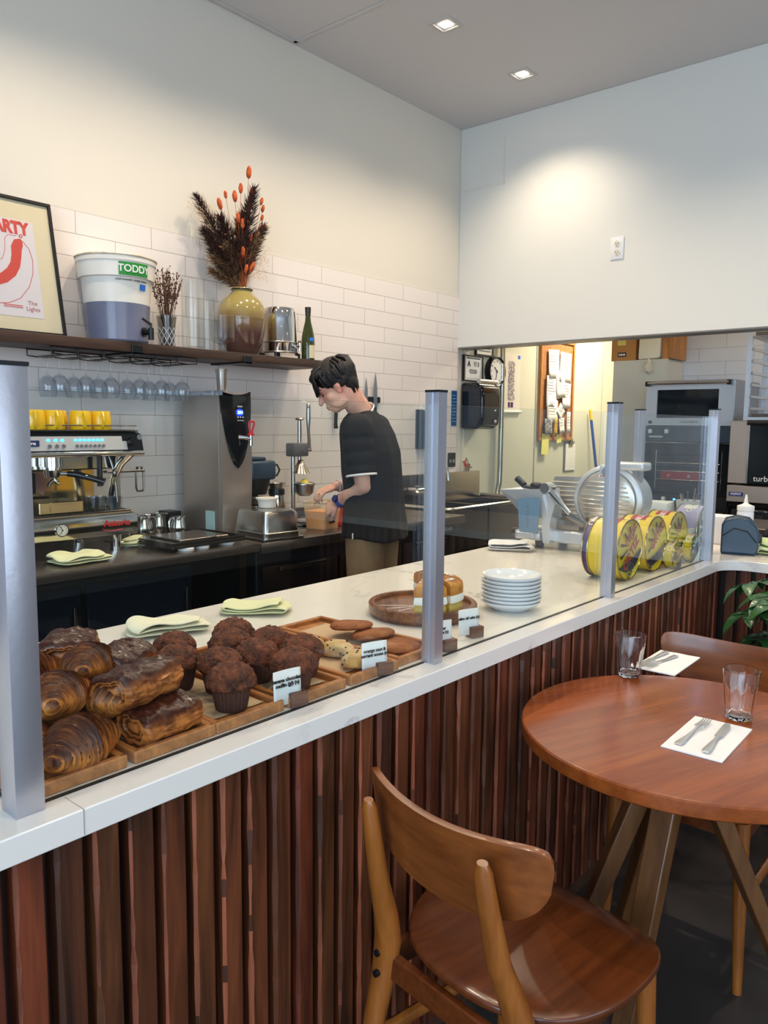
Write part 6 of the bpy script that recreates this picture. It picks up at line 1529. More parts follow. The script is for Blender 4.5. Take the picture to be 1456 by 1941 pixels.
def squeeze(x, y, s, label, first=[None]):
    if first[0] is None:
        t = thing('squeeze_bottle', label, 'bottle', (x, y, TOPZ), 0, 'white squeeze bottles'); bm = BM(); lathe(bm, [(0, 0), (.034, 0), (.037, .004), (.037, .13), (.034, .14), (0, .14)], 32); obj('bottle_body', bm, mat('milky_bottle', (220, 222, 226), .35), t)
        bm = BM(); lathe(bm, [(.036, .139), (.038, .142), (.038, .162), (.022, .168), (.014, .172), (.010, .176), (.004, .215), (0, .216)], 32); obj('nozzle_cap', bm, white, t); first[0] = t; t.scale = (s,)*3; return t
    return dup(first[0], (x, y, TOPZ), 0, label, scale=s)
squeeze(3.92, 1.075, 1.0, 'white squeeze bottle behind the dark blue-grey dispenser'); 
bm = BM(); box(bm, -.05, .05, -.06, .06, 0, .13, .004, 1); o = obj('napkin_stack', bm, mat('napkin_white', (228, 228, 230), .8), None, (3.72, 1.14, TOPZ)); tag(o, 'block of white paper napkins behind the far post', 'napkins')
# ================================================================== KITCHEN SEEN THROUGH THE OPENING
WY = YW-.0005
def frame(name, label, x0, x1, z0, z1, cat='certificate', dy=.022):
    t = thing(name, label, cat, ((x0+x1)/2, WY, z0)); w = (x1-x0)/2; h = z1-z0
    bm = BM(); f = .012
    for a, b_, c, d in ((-w, w, 0, f), (-w, w, h-f, h), (-w, -w+f, f, h-f), (w-f, w, f, h-f)): box(bm, a, b_, -dy, 0, c, d, .001, 1)
    obj('frame', bm, black, t); bm = BM(); box(bm, -w+f, w-f, -dy*.7, -.002, f, h-f); s = obj('sheet', bm, paper, t); return t, s, w, h
t, s, w, h = frame('framed_certificate', 'black framed health grade certificate reading A 97.0 on the kitchen wall', 5.105, 5.375, 1.78, 1.985)
yy = -.0165
text('lettering', 'A', .060, ink, s, (-.062, yy, .135), bold=.002); text('score', '97.0', .056, mat('grey_ink', (90, 90, 92), .8), s, (.045, yy, .135), sx=.8)
text('heading', 'CERTIFICATE OF INSPECTION', .014, ink, s, (0, yy, .180)); text('small_print', 'SANITATION GRADE\nfood service establishment\ndepartment of health', .011, ink, s, (0, yy, .078))
bm = BM()
for a, b_, c, d in ((-w+.024, w-.024, .024, .0255), (-w+.024, w-.024, h-.0255, h-.024), (-w+.024, -w+.0255, .024, h-.024), (w-.0255, w-.024, .024, h-.024)): box(bm, a, b_, yy, yy+.001, c, d)
obj('border', bm, ink, s)
t, s, w, h = frame('framed_certificate', 'second black framed sheet partly hidden above the certificate by the header', 5.27, 5.52, 1.99, 2.20)
marks('print_lines', mat('grey_blue_ink', (100, 110, 140), .8), s, 0, yy, .06, .17, 3, .008, .012)
ck = thing('wall_clock', 'round black-rimmed wall clock beside the certificate', 'clock', (5.545, WY, 1.875))
Mc = Rx(PI/2)
bm = BM(); lathe(bm, [(0, 0), (.118, 0), (.124, .01), (.124, .05), (.116, .056), (.108, .05), (.106, .04), (0, .04)], 56, M=Mc); obj('case', bm, black, ck)
bm = BM(); lathe(bm, [(0, .0405), (.105, .0405), (.105, .042), (0, .042)], 56, M=Mc); fc = obj('dial', bm, paper, ck)
for i in range(1, 13):
    a = PI/2-i*PI/6; text('numeral', str(i), .024, ink, fc, (.084*math.cos(a), -.0425, .084*math.sin(a)))
bm = BM()
for hh, L_, w_ in ((10+32/60, .050, .0035), (32/5, .078, .0025)):
    a = PI/2-hh*PI/6; d = Vector((math.cos(a), 0, math.sin(a))); tube(bm, [Vector((0, -.0445, 0))-d*.012, Vector((0, -.0445, 0))+d*L_], w_, 6, squash=.4)
cyl(bm, (0, -.042, 0), (0, -.047, 0), .006); obj('hands', bm, ink, ck)
td = thing('towel_dispenser', 'large glossy black paper towel dispenser on the kitchen wall', 'towel dispenser', (5.22, WY, 1.405))
bm = BM(); prism(bm, [(0, 0), (-.15, 0), (-.20, .035), (-.215, .10), (-.215, .25), (-.20, .32), (-.15, .355), (0, .36)], 'X', -.135, .13); o = obj('cover', bm, mat('smoked_black', (14, 17, 26), .07), td); b_ = o.modifiers.new('b', 'BEVEL'); b_.width = .025; b_.segments = 4; b_.limit_method = 'ANGLE'; b_.angle_limit = 1.2
bm = BM(); box(bm, .03, .06, -.2185, -.2155, .05, .07, .001, 1); box(bm, .03, .05, -.2185, -.2155, .14, .15, .001, 1); obj('lock', bm, steel, td)
bm = BM(); cyl(bm, (-.12, -.09, .375), (.13, -.09, .375), .018); o = obj('steel_tube', bm, steel, None, (5.30, WY-.02, 1.405)); tag(o, 'short steel tube lying on top of the black towel dispenser', 'tube')
bm = BM(); tube(bm, [(5.64, 3.515, 2.89), (5.645, 3.515, 1.1), (5.64, 3.515, .96), (5.61, 3.515, .86), (5.55, 3.51, .79), (5.48, 3.50, .765), (5.37, 3.48, .76)], .022, 16); cyl(bm, (5.45, 3.495, .763), (5.41, 3.49, .762), .029); 
o = obj('steel_conduit', bm, mat('conduit_steel', (170, 168, 160), .25, 1.0), smooth=50); tag(o, 'vertical steel conduit pipe curving towards the sink on the kitchen wall', 'pipe')
bm = BM()
for k in range(14): a = k*.9; tube(bm, [(.02*math.cos(a), 0, 0), (.03*math.cos(a), .0, .02+.02*(k % 3)), (.06*math.cos(a*1.7), .01*math.sin(a), .03+.025*(k % 4))], .003, 5)
o = obj('dried_pepper_sprig', bm, mat('sprig', (130, 110, 90), .8), None, (5.18, YW-.02, 1.071)); tag(o, 'small sprig of dried stems on the sink splashback', 'dried plant')
bm = BM(); tube(bm, [(0, 0, .0), (-.02, 0, .03), (-.012, 0, .055)], [.008, .010, .003], 8); o = obj('red_pepper', bm, mat('pepper_red', (214, 40, 44), .4), None, (5.16, YW-.02, 1.105)); tag(o, 'small red pepper on the dried sprig above the sink splashback', 'pepper')
# wall poster
pw = thing('wall_chart', 'tall white paper chart with purple scribbled lettering taped to the kitchen wall', 'poster', (5.85, WY, 1.55))
bm = BM(); box(bm, -.14, .14, -.002, 0, 0, .50); ps = obj('sheet', bm, mat('chart_paper', (226, 220, 204), .7), pw); bm = BM(); tube(bm, [(-.145, -.012, .0), (.145, -.012, .005)], .012, 8); obj('curled_edge', bm, paper, pw)
bm = BM(); r_ = random.Random(5); pm = mat('chart_purple', (76, 40, 96), .7)
for i in range(34):
    z = .10+i*.0098; n = r_.randint(3, 5); x = -.06
    while x < .035: w_ = r_.uniform(.004, .02); box(bm, x, x+w_, -.0028, -.0021, z, z+r_.uniform(.004, .009)); x += w_+r_.uniform(.002, .012)
box(bm, -.055, -.02, -.0028, -.0021, .04, .085); box(bm, -.012, .03, -.0028, -.0021, .04, .085); obj('purple_lettering', bm, pm, ps, smooth=None)
bm = BM(); box(bm, .09, .13, -.003, -.0021, .455, .485); box(bm, -.14, -.115, -.003, -.0021, .46, .49); obj('blue_tape', bm, MATS['blue_tape'], pw)
# cork board with notes
cb = thing('cork_board', 'wood-framed cork notice board on the kitchen wall crowded with papers', 'notice board', (6.635, WY, 1.30))
ok = wood('oak_frame', (150, 92, 42), (200, 140, 76), 'Z', 6, .5)
bm = BM(); w = .325; h = .93
for a, b_, c, d in ((-w, w, 0, .03), (-w, w, h-.03, h), (-w, -w+.03, .03, h-.03), (w-.03, w, .03, h-.03)): box(bm, a, b_, -.025, 0, c, d, .002, 1)
obj('frame', bm, ok, cb); bm = BM(); box(bm, -w+.03, w-.03, -.012, 0, .03, h-.03); obj('cork', bm, mat('cork', (176, 124, 76), .9, var=(60, (150, 100, 58))), cb)
r_ = random.Random(8)
gp_ = 'papers pinned on the cork board'
notes = [(-.10, .70, .20, .26, -.04, 'white_paper', 'top left'), (.12, .68, .22, .28, .05, 'white_paper', 'top right'), (-.13, .45, .20, .28, .03, 'white_paper', 'left middle'), (.03, .52, .17, .25, -.12, 'white_paper', 'centre, over the others'), (.15, .42, .16, .24, .02, 'white_paper', 'right middle'), (-.12, .27, .20, .20, .0, 'white_paper', 'long one left below the middle'), (.04, .27, .12, .12, .75, 'white_paper', 'small diamond-tilted one'),
         (-.19, .13, .14, .14, 0, 'note_photo', 'dark photo card at the lower left'), (-.05, .13, .06, .16, .1, 'note_yellow', 'yellow strip at the bottom'), (.06, .14, .10, .14, -.1, 'white_paper', 'low centre'), (.19, .17, .07, .2, .0, 'white_paper', 'low right')]
mat('note_photo', (64, 58, 62), .5, var=(60, (190, 186, 180))); mat('note_yellow', (236, 200, 60), .7, var=(90, (130, 90, 30)))
for i, (x, z, w_, h_, a, m, l) in enumerate(notes):
    t = thing('pinned_note', 'paper pinned on the cork board, '+l, 'note', (6.635+x, WY-.0265-.0035*i*.5, 1.30+z)); t['group'] = gp_
    bm = BM(); n = 4; G = [[bm.verts.new((-w_/2+w_*p/n, -.002-.010*max(0, (n-q)/n-.5)*(1+.5*math.sin(i*3+p)), -h_/2+h_*q/n)) for q in range(n+1)] for p in range(n+1)]
    for A, B in zip(G, G[1:]):
        for k in range(n): bm.faces.new((A[k], B[k], B[k+1], A[k+1]))
    o = obj('sheet', bm, MATS[m], t); o.rotation_euler.y = a; so = o.modifiers.new('t', 'SOLIDIFY'); so.thickness = .0006
    if m == 'white_paper':
        bm = BM()
        for k in range(int(h_/.03)-1): box(bm, -w_*.36, w_*r_.uniform(.1, .38), -.0042, -.0034, h_*.38-k*.026, h_*.38-k*.026+.0035)
        q = obj('print_lines', bm, mat('faint_print', (150, 146, 142), .8), o)
for x, z, rz, l, s_ in ((6.42, 1.27, .05, 'yellow sticky sheet hanging from the lower left of the cork board', (.13, .19)), (6.68, 1.32, -.1, 'small yellow sticky note on the lower rim of the cork board', (.09, .08))):
    bm = BM(); box(bm, -s_[0]/2, s_[0]/2, -.0275, -.0265, -s_[1]/2, s_[1]/2); o = obj('sticky_note', bm, mat('sticky_yellow', (238, 232, 130), .7), None, (x, WY, z)); o.rotation_euler.y = rz; tag(o, l, 'note')
cp = thing('clipboard', 'grey clipboard with white papers hanging under the cork board', 'clipboard', (6.95, WY, 1.02), 0)
bm = BM(); box(bm, -.12, .10, -.006, 0, -.02, .27, .002, 1); obj('board', bm, mat('grey_board', (110, 108, 104), .5), cp); bm = BM(); box(bm, -.09, .11, -.010, -.0065, -.01, .25); obj('papers', bm, paper, cp); bm = BM(); prism(bm, [(-.04, .24), (.05, .24), (.03, .28), (.02, .30), (-.01, .28)], 'Y', -.022, -.0105); obj('clip', bm, dsteel, cp)
bm = BM(); box(bm, -.02, .04, -.012, -.0105, .22, .235); obj('yellow_strip', bm, mat('strip_yellow', (236, 190, 40), .7), cp)
bt = thing('broom', 'blue-handled broom with a yellow tip leaning on the kitchen wall', 'broom', (7.52, 3.40, 0))
bm = BM(); tube(bm, [(.01, .0, .12), (-.20, .11, 1.50)], .014, 10); obj('handle', bm, mat('handle_blue', (30, 74, 160), .4), bt); bm = BM(); tube(bm, [(-.20, .11, 1.501), (-.215, .118, 1.60)], [.017, .014], 10); obj('tip', bm, mat('tip_yellow', (236, 200, 20), .4), bt); bm = BM(); box(bm, -.14, .14, -.03, .03, .0, .12, .004, 1); obj('bristle_head', bm, mat('bristle_dark', (50, 50, 60), .9), bt)

# tall cabinet with boxes on top
kc = thing('tall_cabinet', 'tall pale grey-cream cabinet at the corner of the kitchen', 'cabinet', (6.0, 2.49, 0), -PI/2)
creamc = mat('cabinet_cream', (206, 202, 186), .4)
bm = BM(); box(bm, -.21, .22, 0, .34, .02, 1.955, .004, 1); obj('body', bm, creamc, kc); bm = BM(); box(bm, -.205, .215, -.02, -.001, .06, 1.95, .003, 1); d = obj('door', bm, creamc, kc)
bm = BM(); box(bm, .17, .18, -.045, -.021, 1.0, 1.3, .002, 1); obj('handle', bm, steel, d)
bm = BM(); cyl(bm, (.02, -.021, 1.235), (.02, -.028, 1.235), .030); mg_ = obj('magnet', bm, white, kc, label='small white round magnet face with a red hat'); bm = BM(); prism(bm, [(-.012, 1.245), (.052, 1.245), (.048, 1.262), (.03, 1.275), (.0, 1.27)], 'Y', -.031, -.0285); obj('magnet_hat', bm, mat('hat_red', (206, 40, 50), .5), mg_)
kraft = mat('kraft_card', (178, 124, 66), .7, var=(3, (190, 138, 80)))
cbx = thing('cardboard_box', 'brown cardboard box with a dark label on top of the tall cabinet', 'box', (6.02, 2.635, 1.956), -PI/2); bm = BM(); box(bm, -.10, .10, 0, .30, 0, .25, .003, 1); obj('carton', bm, kraft, cbx)
bm = BM(); box(bm, -.045, .025, -.002, -.0003, .03, .065); lb_ = obj('label', bm, mat('dark_label', (56, 40, 44), .6), cbx); marks('lettering', paper, lb_, -.01, -.0024, .047, .055, 1, .014); bm = BM(); box(bm, -.05, .02, -.002, -.0003, .12, .17); obj('sticker', bm, mat('sticker_cream', (224, 206, 120), .7), cbx)
bm = BM(); box(bm, -.06, .12, 0, .28, 0, .22, .02, 2)
for v in bm.verts: v.co += Vector([.012*noise.noise(v.co*14+Vector((k*5, 0, 0))) for k in range(3)])
o = obj('paper_stack', bm, mat('white_wrap', (236, 228, 206), .7), None, (6.02, 2.455, 1.9565)); o.rotation_euler.z = -PI/2; tag(o, 'white wrapped paper bundle beside the cardboard box on the cabinet', 'bundle')
bm = BM(); box(bm, 0, .02, 0, .30, 0, .23, .002, 1); box(bm, -.06, -.0, .0, .02, 0, .23); o = obj('wooden_crate', bm, ok, None, (6.02, 2.265, 1.9565)); o.rotation_euler.z = -PI/2; tag(o, 'narrow wooden crate side at the right end of the cabinet top', 'crate')
bm = BM(); ellipsoid(bm, (0, 0, 0), (.035, .03, .055), seg=16, rings=10)
for v in bm.verts: v.co *= 1+.35*noise.noise(v.co*45)
o = obj('knotted_bag', bm, mat('bag_film', (222, 214, 190), .3, alpha=.75), None, (5.955, 2.40, 1.895)); tag(o, 'knotted clear plastic bag hanging from the bundle over the cabinet door', 'bag')

# double convection oven
ov = thing('convection_oven', 'tall double convection oven, upper door pale steel with a window, lower door dark glass', 'oven', (5.62, 1.975, 0), -PI/2)
pst = mat('pale_oven_steel', (206, 214, 222), .3, .5)
bm = BM(); box(bm, -.29, .31, .03, .62, .84, 1.765, .006, 1); obj('body', bm, dsteel, ov)
bm = BM(); z0, z1 = 1.447, 1.76; wx0, wx1, wz0, wz1 = -.215, .215, 1.50, 1.70
for a, b_, c, d in ((-.295, .315, z0, wz0), (-.295, .315, wz1, z1), (-.295, wx0, wz0, wz1), (wx1, .315, wz0, wz1)): box(bm, a, b_, 0, .028, c, d)
od = obj('upper_door', bm, pst, ov); dg = mat('oven_glass', (24, 30, 34), .05)
bm = BM(); box(bm, wx0, wx1, .008, .02, wz0, wz1); obj('window', bm, dg, od)
bm = BM(); tube(bm, [(-.27, -.045, 1.745), (.29, -.045, 1.745)], .010, 12); obj('handle_bar', bm, steel, od); bm = BM(); box(bm, -.29, -.26, -.05, 0, 1.727, 1.76, .004, 1); box(bm, .275, .305, -.05, 0, 1.727, 1.76, .004, 1); obj('handle_mount', bm, black, od)
text('lettering', 'CALDOBAKE', .022, mat('oven_letter', (60, 66, 74), .5), od, (.02, -.0012, 1.472)); bm = BM(); box(bm, -.27, -.245, -.002, 0, 1.46, 1.48); obj('badge', bm, ink, od)
bm = BM(); box(bm, -.29, .31, .0, .028, 1.33, 1.444, .003, 1); cpn = obj('control_panel', bm, mat('control_panel_dark', (70, 84, 98), .3, .5), ov)
def knobs(z, parent, xs):
    for x in xs:
        bm = BM(); cyl(bm, (x, 0, z), (x, -.006, z), .024); k_ = obj('knob_ring', bm, dsteel, parent); bm = BM(); box(bm, x-.013, x+.013, -.024, -.0065, z-.015, z+.015, .006, 2); obj('knob', bm, white, k_) if False else obj('knob', bm, white, parent)
knobs(1.405, cpn, (-.25, -.13)); bm = BM(); box(bm, -.26, -.16, -.002, 0, 1.36, 1.372); obj('scale_strip', bm, mat('scale_strip', (190, 190, 180), .5), cpn); bm = BM(); box(bm, -.29, .31, -.012, 0, 1.322, 1.329); obj('steel_lip', bm, chrome, cpn)
bm = BM(); box(bm, -.29, .31, 0, .028, .955, 1.32, .004, 1); ld = obj('lower_door', bm, dg, ov)
bm = BM()
for z in (1.18, 1.12, 1.06): tube(bm, [(-.19, -.004, z), (.25, -.004, z+.0)], .0028, 6)
tube(bm, [(-.2, -.004, .99), (-.2, -.004, 1.27)], .003, 6); tube(bm, [(.26, -.004, .99), (.26, -.004, 1.27)], .003, 6); obj('rack_wires', bm, dsteel, ld)
bm = BM(); box(bm, -.16, .12, -.006, -.001, 1.06, 1.115, .002, 1); rd = obj('red_panel', bm, mat('oven_red', (130, 28, 28), .3), ld); bm = BM()
for x in (-.10, .045): cyl(bm, (x, -.006, 1.088), (x, -.018, 1.088), .013)
obj('red_panel_knobs', bm, chrome, rd)
bm = BM(); box(bm, -.29, .31, 0, .028, .86, .952, .003, 1); cp2 = obj('lower_control_panel', bm, mat('lower_panel_dark', (44, 46, 50), .3, .4), ov); knobs(.918, cp2, (-.25, -.13)); bm = BM(); ellipsoid(bm, (-.055, -.003, .918), (.010, .003, .008), seg=12, rings=6); obj('indicator_light', bm, mat('blue_indicator', (80, 160, 255), .4, emit=(80, 160, 255), es=4), cp2)
bm = BM()
for x in (-.27, .27):
    for y in (.05, .58): box(bm, x, x+.03, y, y+.03, 0, .838)
box(bm, -.27, .30, .05, .60, .3, .32); obj('stand', bm, dsteel, ov)
# second oven
o2 = thing('countertop_oven', 'wide steel oven with black glass door standing right of the double oven', 'oven', (5.45, 1.62, 0), -PI/2)
bm = BM(); box(bm, .005, .80, .02, .60, 1.07, 1.482, .004, 1); obj('body', bm, bst, o2)
bm = BM(); box(bm, .0, .125, -.002, .019, 1.07, 1.48, .002, 1); obj('side_fascia', bm, bst, o2)
bm = BM(); box(bm, .130, .78, -.02, .018, 1.075, 1.47, .003, 1); dr = obj('door', bm, dg, o2); bm = BM(); box(bm, .119, .129, -.022, .018, 1.07, 1.46); obj('door_edge', bm, chrome, dr)
bm = BM(); tube(bm, [(.12, -.05, 1.468), (.78, -.05, 1.468)], .017, 12); box(bm, .115, .15, -.05, -.018, 1.455, 1.482); obj('handle', bm, black, dr); text('lettering', 'turbofan', .052, white, dr, (.165, -.0215, 1.105), align='LEFT')
bm = BM(); box(bm, .0, .80, -.005, .60, .945, 1.055, .003, 1); pn_ = obj('stand_panel', bm, bst, o2); bm = BM(); box(bm, .015, .105, -.009, -.0055, .985, 1.01); bd = obj('badge', bm, mat('badge_blue', (24, 50, 120), .4), pn_); text('lettering', 'MOFFAT', .018, white, bd, (.06, -.0095, .9975), bold=.0005)
bm = BM(); box(bm, .0, .80, .03, .60, .12, .94, .004, 1); lo_ = obj('lower_oven', bm, blackg, o2); bm = BM(); box(bm, .03, .77, .0, .0295, .2, .90, .03, 3); obj('lower_door', bm, dg, lo_)
bm = BM()
for x in (.02, .76):
    for y in (.05, .55): box(bm, x, x+.025, y, y+.025, 0, .119)
obj('foot', bm, black, o2)
# sheet-pan rack on top of the second oven
rk = thing('sheet_pan_rack', 'small aluminium sheet-pan rack standing on the right-hand oven', 'rack', (5.50, 1.56, 1.4826), -PI/2)
wal2 = mat('pale_aluminium', (216, 226, 236), .35, .5)
for x in (0, .50):
    for y in (0, .38):
        bm = BM(); box(bm, x, x+.03, y, y+.03, .0, 1.05, .002, 1); obj('upright', bm, wal2, rk)
bm = BM(); box(bm, .03, .5, .0, .02, .0, .022); box(bm, .03, .5, .39, .41, .0, .022); obj('cross_bar', bm, wal2, rk)
for s_, x in (('l', .031), ('r', .487)):
    for i in range(11):
        bm = BM(); z = .07+i*.077; box(bm, x, x+.012, 0.0, .41, z, z+.018, .001, 1); obj('slide_rail', bm, steel, rk)
def sheet_pan(z, label, first=[None]):
    bm = BM(); box(bm, .046, .484, .01, .40, 0, .003); box(bm, .046, .484, .01, .013, .003, .022); box(bm, .046, .484, .397, .40, .003, .022); box(bm, .046, .049, .013, .397, .003, .022); box(bm, .481, .484, .013, .397, .003, .022)
    o = obj('sheet_pan', bm, dsteel, None, (5.50, 1.56, 1.4826+z)); o.rotation_euler.z = -PI/2; return tag(o, label, 'sheet pan', 'sheet pans in the rack')
sheet_pan(.0225, 'dark sheet pan on the bottom of the aluminium rack'); sheet_pan(.07+6*.077+.0185, 'sheet pan high in the aluminium rack near the header')
# steel prep table between
pt2 = thing('prep_table', 'low steel prep table behind the fish tins in front of the double oven', 'table', (4.85, 1.75, 0)); bm = BM(); box(bm, -.25, .25, -.60, .35, .84, .88, .004, 1); obj('top', bm, stc, pt2)
bm = BM()
for x in (-.22, .19):
    for y in (-.57, .29): box(bm, x, x+.03, y, y+.03, 0, .8395)
obj('leg', bm, dsteel, pt2)
uc = thing('utensil_tub', 'white tub of steel utensils on the prep table behind the fish tins', 'tub', (4.72, 1.62, .8805)); bm = BM(); lathe(bm, [(0, 0), (.055, 0), (.07, .12), (.067, .12), (.052, .005), (0, .005)], 28); obj('tub', bm, white, uc); bm = BM(); r_ = random.Random(4)
for k in range(7): a = r_.uniform(0, 6.28); tube(bm, [(.02*math.cos(a), .02*math.sin(a), .01), (.05*math.cos(a), .05*math.sin(a), r_.uniform(.15, .2))], .004, 6)
obj('utensils', bm, steel, uc)
bm = BM(); box(bm, -.06, .06, -.09, .09, 0, .10, .01, 2)
for v in bm.verts: v.co += Vector([.012*noise.noise(v.co*20+Vector((k*5, 0, 0))) for k in range(3)])
o = obj('white_bag', bm, mat('white_bag', (232, 232, 230), .6), None, (4.70, 1.80, .886)); tag(o, 'crumpled white paper bag left of the utensil tub on the prep table', 'bag')
# outlet on the header wall
ho = thing('wall_outlet', 'white double electrical outlet high on the header wall', 'socket', (XH-.0005, 2.283, 2.608), -PI/2)
bm = BM(); box(bm, -.045, .045, -.006, 0, -.072, .072, .002, 2); pl_ = obj('cover_plate', bm, mat('outlet_white', (224, 226, 228), .35), ho)
bm = BM()
for z in (-.027, .027): lathe(bm, [(0, .006), (.020, .006), (.021, .0085), (0, .0085)], 24, M=T(0, 0, z)@Rx(PI/2))
rc = obj('receptacle', bm, mat('outlet_cream', (214, 210, 196), .4), pl_); bm = BM()
for z in (-.027, .027):
    for x in (-.008, .008): box(bm, x-.0014, x+.0014, -.0095, -.0086, z-.003, z+.008)
    cyl(bm, (0, -.0086, z-.011), (0, -.0095, z-.011), .003, seg=10)
obj('slots', bm, ink, rc)
# ================================================================== BARISTA
PX, PY = 2.945, 2.57
pe = thing('person', 'young man with black hair in a black t-shirt and khaki trousers, head bowed', 'person', (PX, PY, 0))
skin = mat('skin', (226, 174, 148), .5, sss=.08, var=(9, (206, 142, 122)))
def W(x, y, z): return Vector((x-PX, y-PY, z))
def limb(bm, a, b, r0, r1, seg=18, n=6, bulge=0.0):
    a, b = Vector(a), Vector(b); tube(bm, [a.lerp(b, i/n) for i in range(n+1)], [r0+(r1-r0)*i/n+bulge*math.sin(PI*i/n) for i in range(n+1)], seg)
    ellipsoid(bm, a, (r0,)*3, seg=seg, rings=10); ellipsoid(bm, b, (r1,)*3, seg=seg, rings=10)
bm = BM()
pelv = W(2.945, 2.575, .95); chest = W(2.95, 2.585, 1.28); neckb = W(2.895, 2.60, 1.475)
Fb = Vector((-.3, .954, 0)); Lb = Vector((-.954, -.3, 0))
def tors(c, w, d, h):
    M3 = Matrix((Lb*w, Fb*d, Vector((0, 0, 1))*h)).transposed(); return ellipsoid(bm, c, (1, 1, 1), M3, 24, 16)
tors(pelv, .15, .10, .13); tors(W(2.945, 2.575, 1.10), .135, .09, .16); tors(chest, .165, .10, .19); tors(W(2.93, 2.60, 1.40), .15, .075, .06)
LS, RS = W(2.765, 2.53, 1.415), W(3.065, 2.655, 1.415)
LE, LW_, RE, RW = W(2.795, 2.505, 1.135), W(2.795, 2.675, 1.045), W(3.06, 2.74, 1.13), W(2.915, 2.80, 1.112)
limb(bm, LS, LE, .052, .040, bulge=.004); limb(bm, LE, LW_, .041, .026, bulge=.005); limb(bm, RS, RE, .052, .040); limb(bm, RE, RW, .041, .026, bulge=.004)
limb(bm, pelv+Lb*.09, W(2.87, 2.56, .50), .085, .055); limb(bm, W(2.87, 2.56, .50), W(2.86, 2.55, .09), .055, .04); limb(bm, pelv-Lb*.09, W(3.03, 2.60, .50), .085, .055); limb(bm, W(3.03, 2.60, .50), W(3.05, 2.60, .09), .055, .04)
# head, local x forward, y left, z up
fh = Vector((-.66, .75, 0)).normalized(); pit = math.radians(34)
fwd = fh*math.cos(pit)+Vector((0, 0, -math.sin(pit))); lft = Vector((0, 0, 1)).cross(fh); upv = fwd.cross(lft)
HM = Matrix((fwd, lft, upv)).transposed()
HC = W(2.755, 2.655, 1.615)
def H(x, y, z): return HC+HM@Vector((x, y, z))
def hel(b, c, r, seg=22, rings=14): return ellipsoid(b, H(*c), r, HM, seg, rings)
hel(bm, (-.012, 0, .03), (.095, .074, .092)); hel(bm, (.022, 0, -.035), (.066, .058, .080)); hel(bm, (.052, 0, -.088), (.030, .030, .026)); hel(bm, (.066, 0, .022), (.026, .045, .022))
tube(bm, [H(.082, 0, .010), H(.096, 0, -.012), H(.106, 0, -.032)], [.007, .010, .013], 12); hel(bm, (.107, 0, -.034), (.013, .014, .010)); hel(bm, (.083, 0, -.062), (.012, .022, .008)); hel(bm, (.080, 0, -.076), (.012, .020, .008))
for s in (-1, 1):
    hel(bm, (.040, s*.040, -.030), (.030, .020, .030)); hel(bm, (-.004, s*.074, -.020), (.015, .007, .028)); hel(bm, (-.010, s*.080, -.008), (.012, .006, .017)); hel(bm, (.018, s*.040, -.070), (.045, .012, .030))
limb(bm, H(-.035, 0, -.06), neckb, .056, .060, n=8)
# hands: palm, thumb on the side, four separate bent fingers
def hand(b, wr, d, pn, side, curl, L_=1.0):
    """wr wrist, d pointing direction, pn palm normal, side = towards thumb"""
    d = Vector(d).normalized(); pn = Vector(pn); pn = (pn-d*pn.dot(d)).normalized(); sd = d.cross(pn).normalized()*side
    M3 = Matrix((d, sd, pn)).transposed()
    ellipsoid(b, wr+d*.042, (.048, .036, .015), M3, 18, 10); ellipsoid(b, wr+d*.010, (.03, .026, .019), M3, 14, 8)
    tips = []
    for k, (o, ln) in enumerate(((.027, .070), (.009, .078), (-.009, .072), (-.026, .056))):
        p0 = wr+d*.076+sd*o; ln *= L_; c = curl*(1+.12*k); p = [p0-d*.02, p0]
        ang = 0; q = p0.copy()
        for f_ in (.42, .33, .25):
            ang += c; dd = d*math.cos(ang)+pn*math.sin(ang); q = q+dd*ln*f_; p.append(q.copy())
        tube(b, p, [.0085, .0088, .0082, .0075, .0062], 10); ellipsoid(b, p[-1], (.0064,)*3, seg=10, rings=8); tips.append(q.copy())
    t0 = wr+d*.022+sd*.028; t1 = t0+sd*.018+d*.024+pn*.012; t2 = t1+d*.024+pn*.014-sd*.004; t3 = t2+d*.018+pn*.008-sd*.006
    tube(b, [t0, t1, t2, t3], [.013, .0105, .0095, .0075], 10); ellipsoid(b, t3, (.0076,)*3, seg=10, rings=8)
    return tips, t3
rt, rth = hand(bm, RW, (-.62, .35, -.22), (.15, .2, -.95), -1, .42)
lt_, lth = hand(bm, LW_, (-.12, .80, -.50), (.55, .35, -.6), 1, .55)
body = obj('body', bm, skin, pe, smooth=180)
md = body.modifiers.new('merge', 'REMESH'); md.mode = 'VOXEL'; md.voxel_size = .0045; md.use_smooth_shade = True
md = body.modifiers.new('soften', 'SMOOTH'); md.factor = .5; md.iterations = 4
# eyes, brow, lips
lipm = mat('lip', (186, 110, 100), .5); hairm = mat('black_hair', (14, 11, 12), .42, bump=(240, .5))
bm = BM()
for s in (-1, 1): tube(bm, [H(.083, s*.016, .022), H(.080, s*.034, .026), H(.068, s*.050, .020)], [.003, .004, .002], 8, squash=.6)
obj('eyebrow', bm, hairm, pe)
bm = BM()
for s in (-1, 1): tube(bm, [H(.080, s*.020, -.004), H(.076, s*.034, -.008), H(.068, s*.045, -.006)], [.0012, .0022, .001], 8)
obj('eyelash', bm, hairm, pe)
bm = BM(); tube(bm, [H(.076, -.022, -.069), H(.0925, 0, -.067), H(.076, .022, -.069)], [.002, .0045, .002], 10); tube(bm, [H(.074, -.018, -.074), H(.089, 0, -.076), H(.074, .018, -.074)], [.002, .005, .002], 10); obj('lips', bm, lipm, pe)
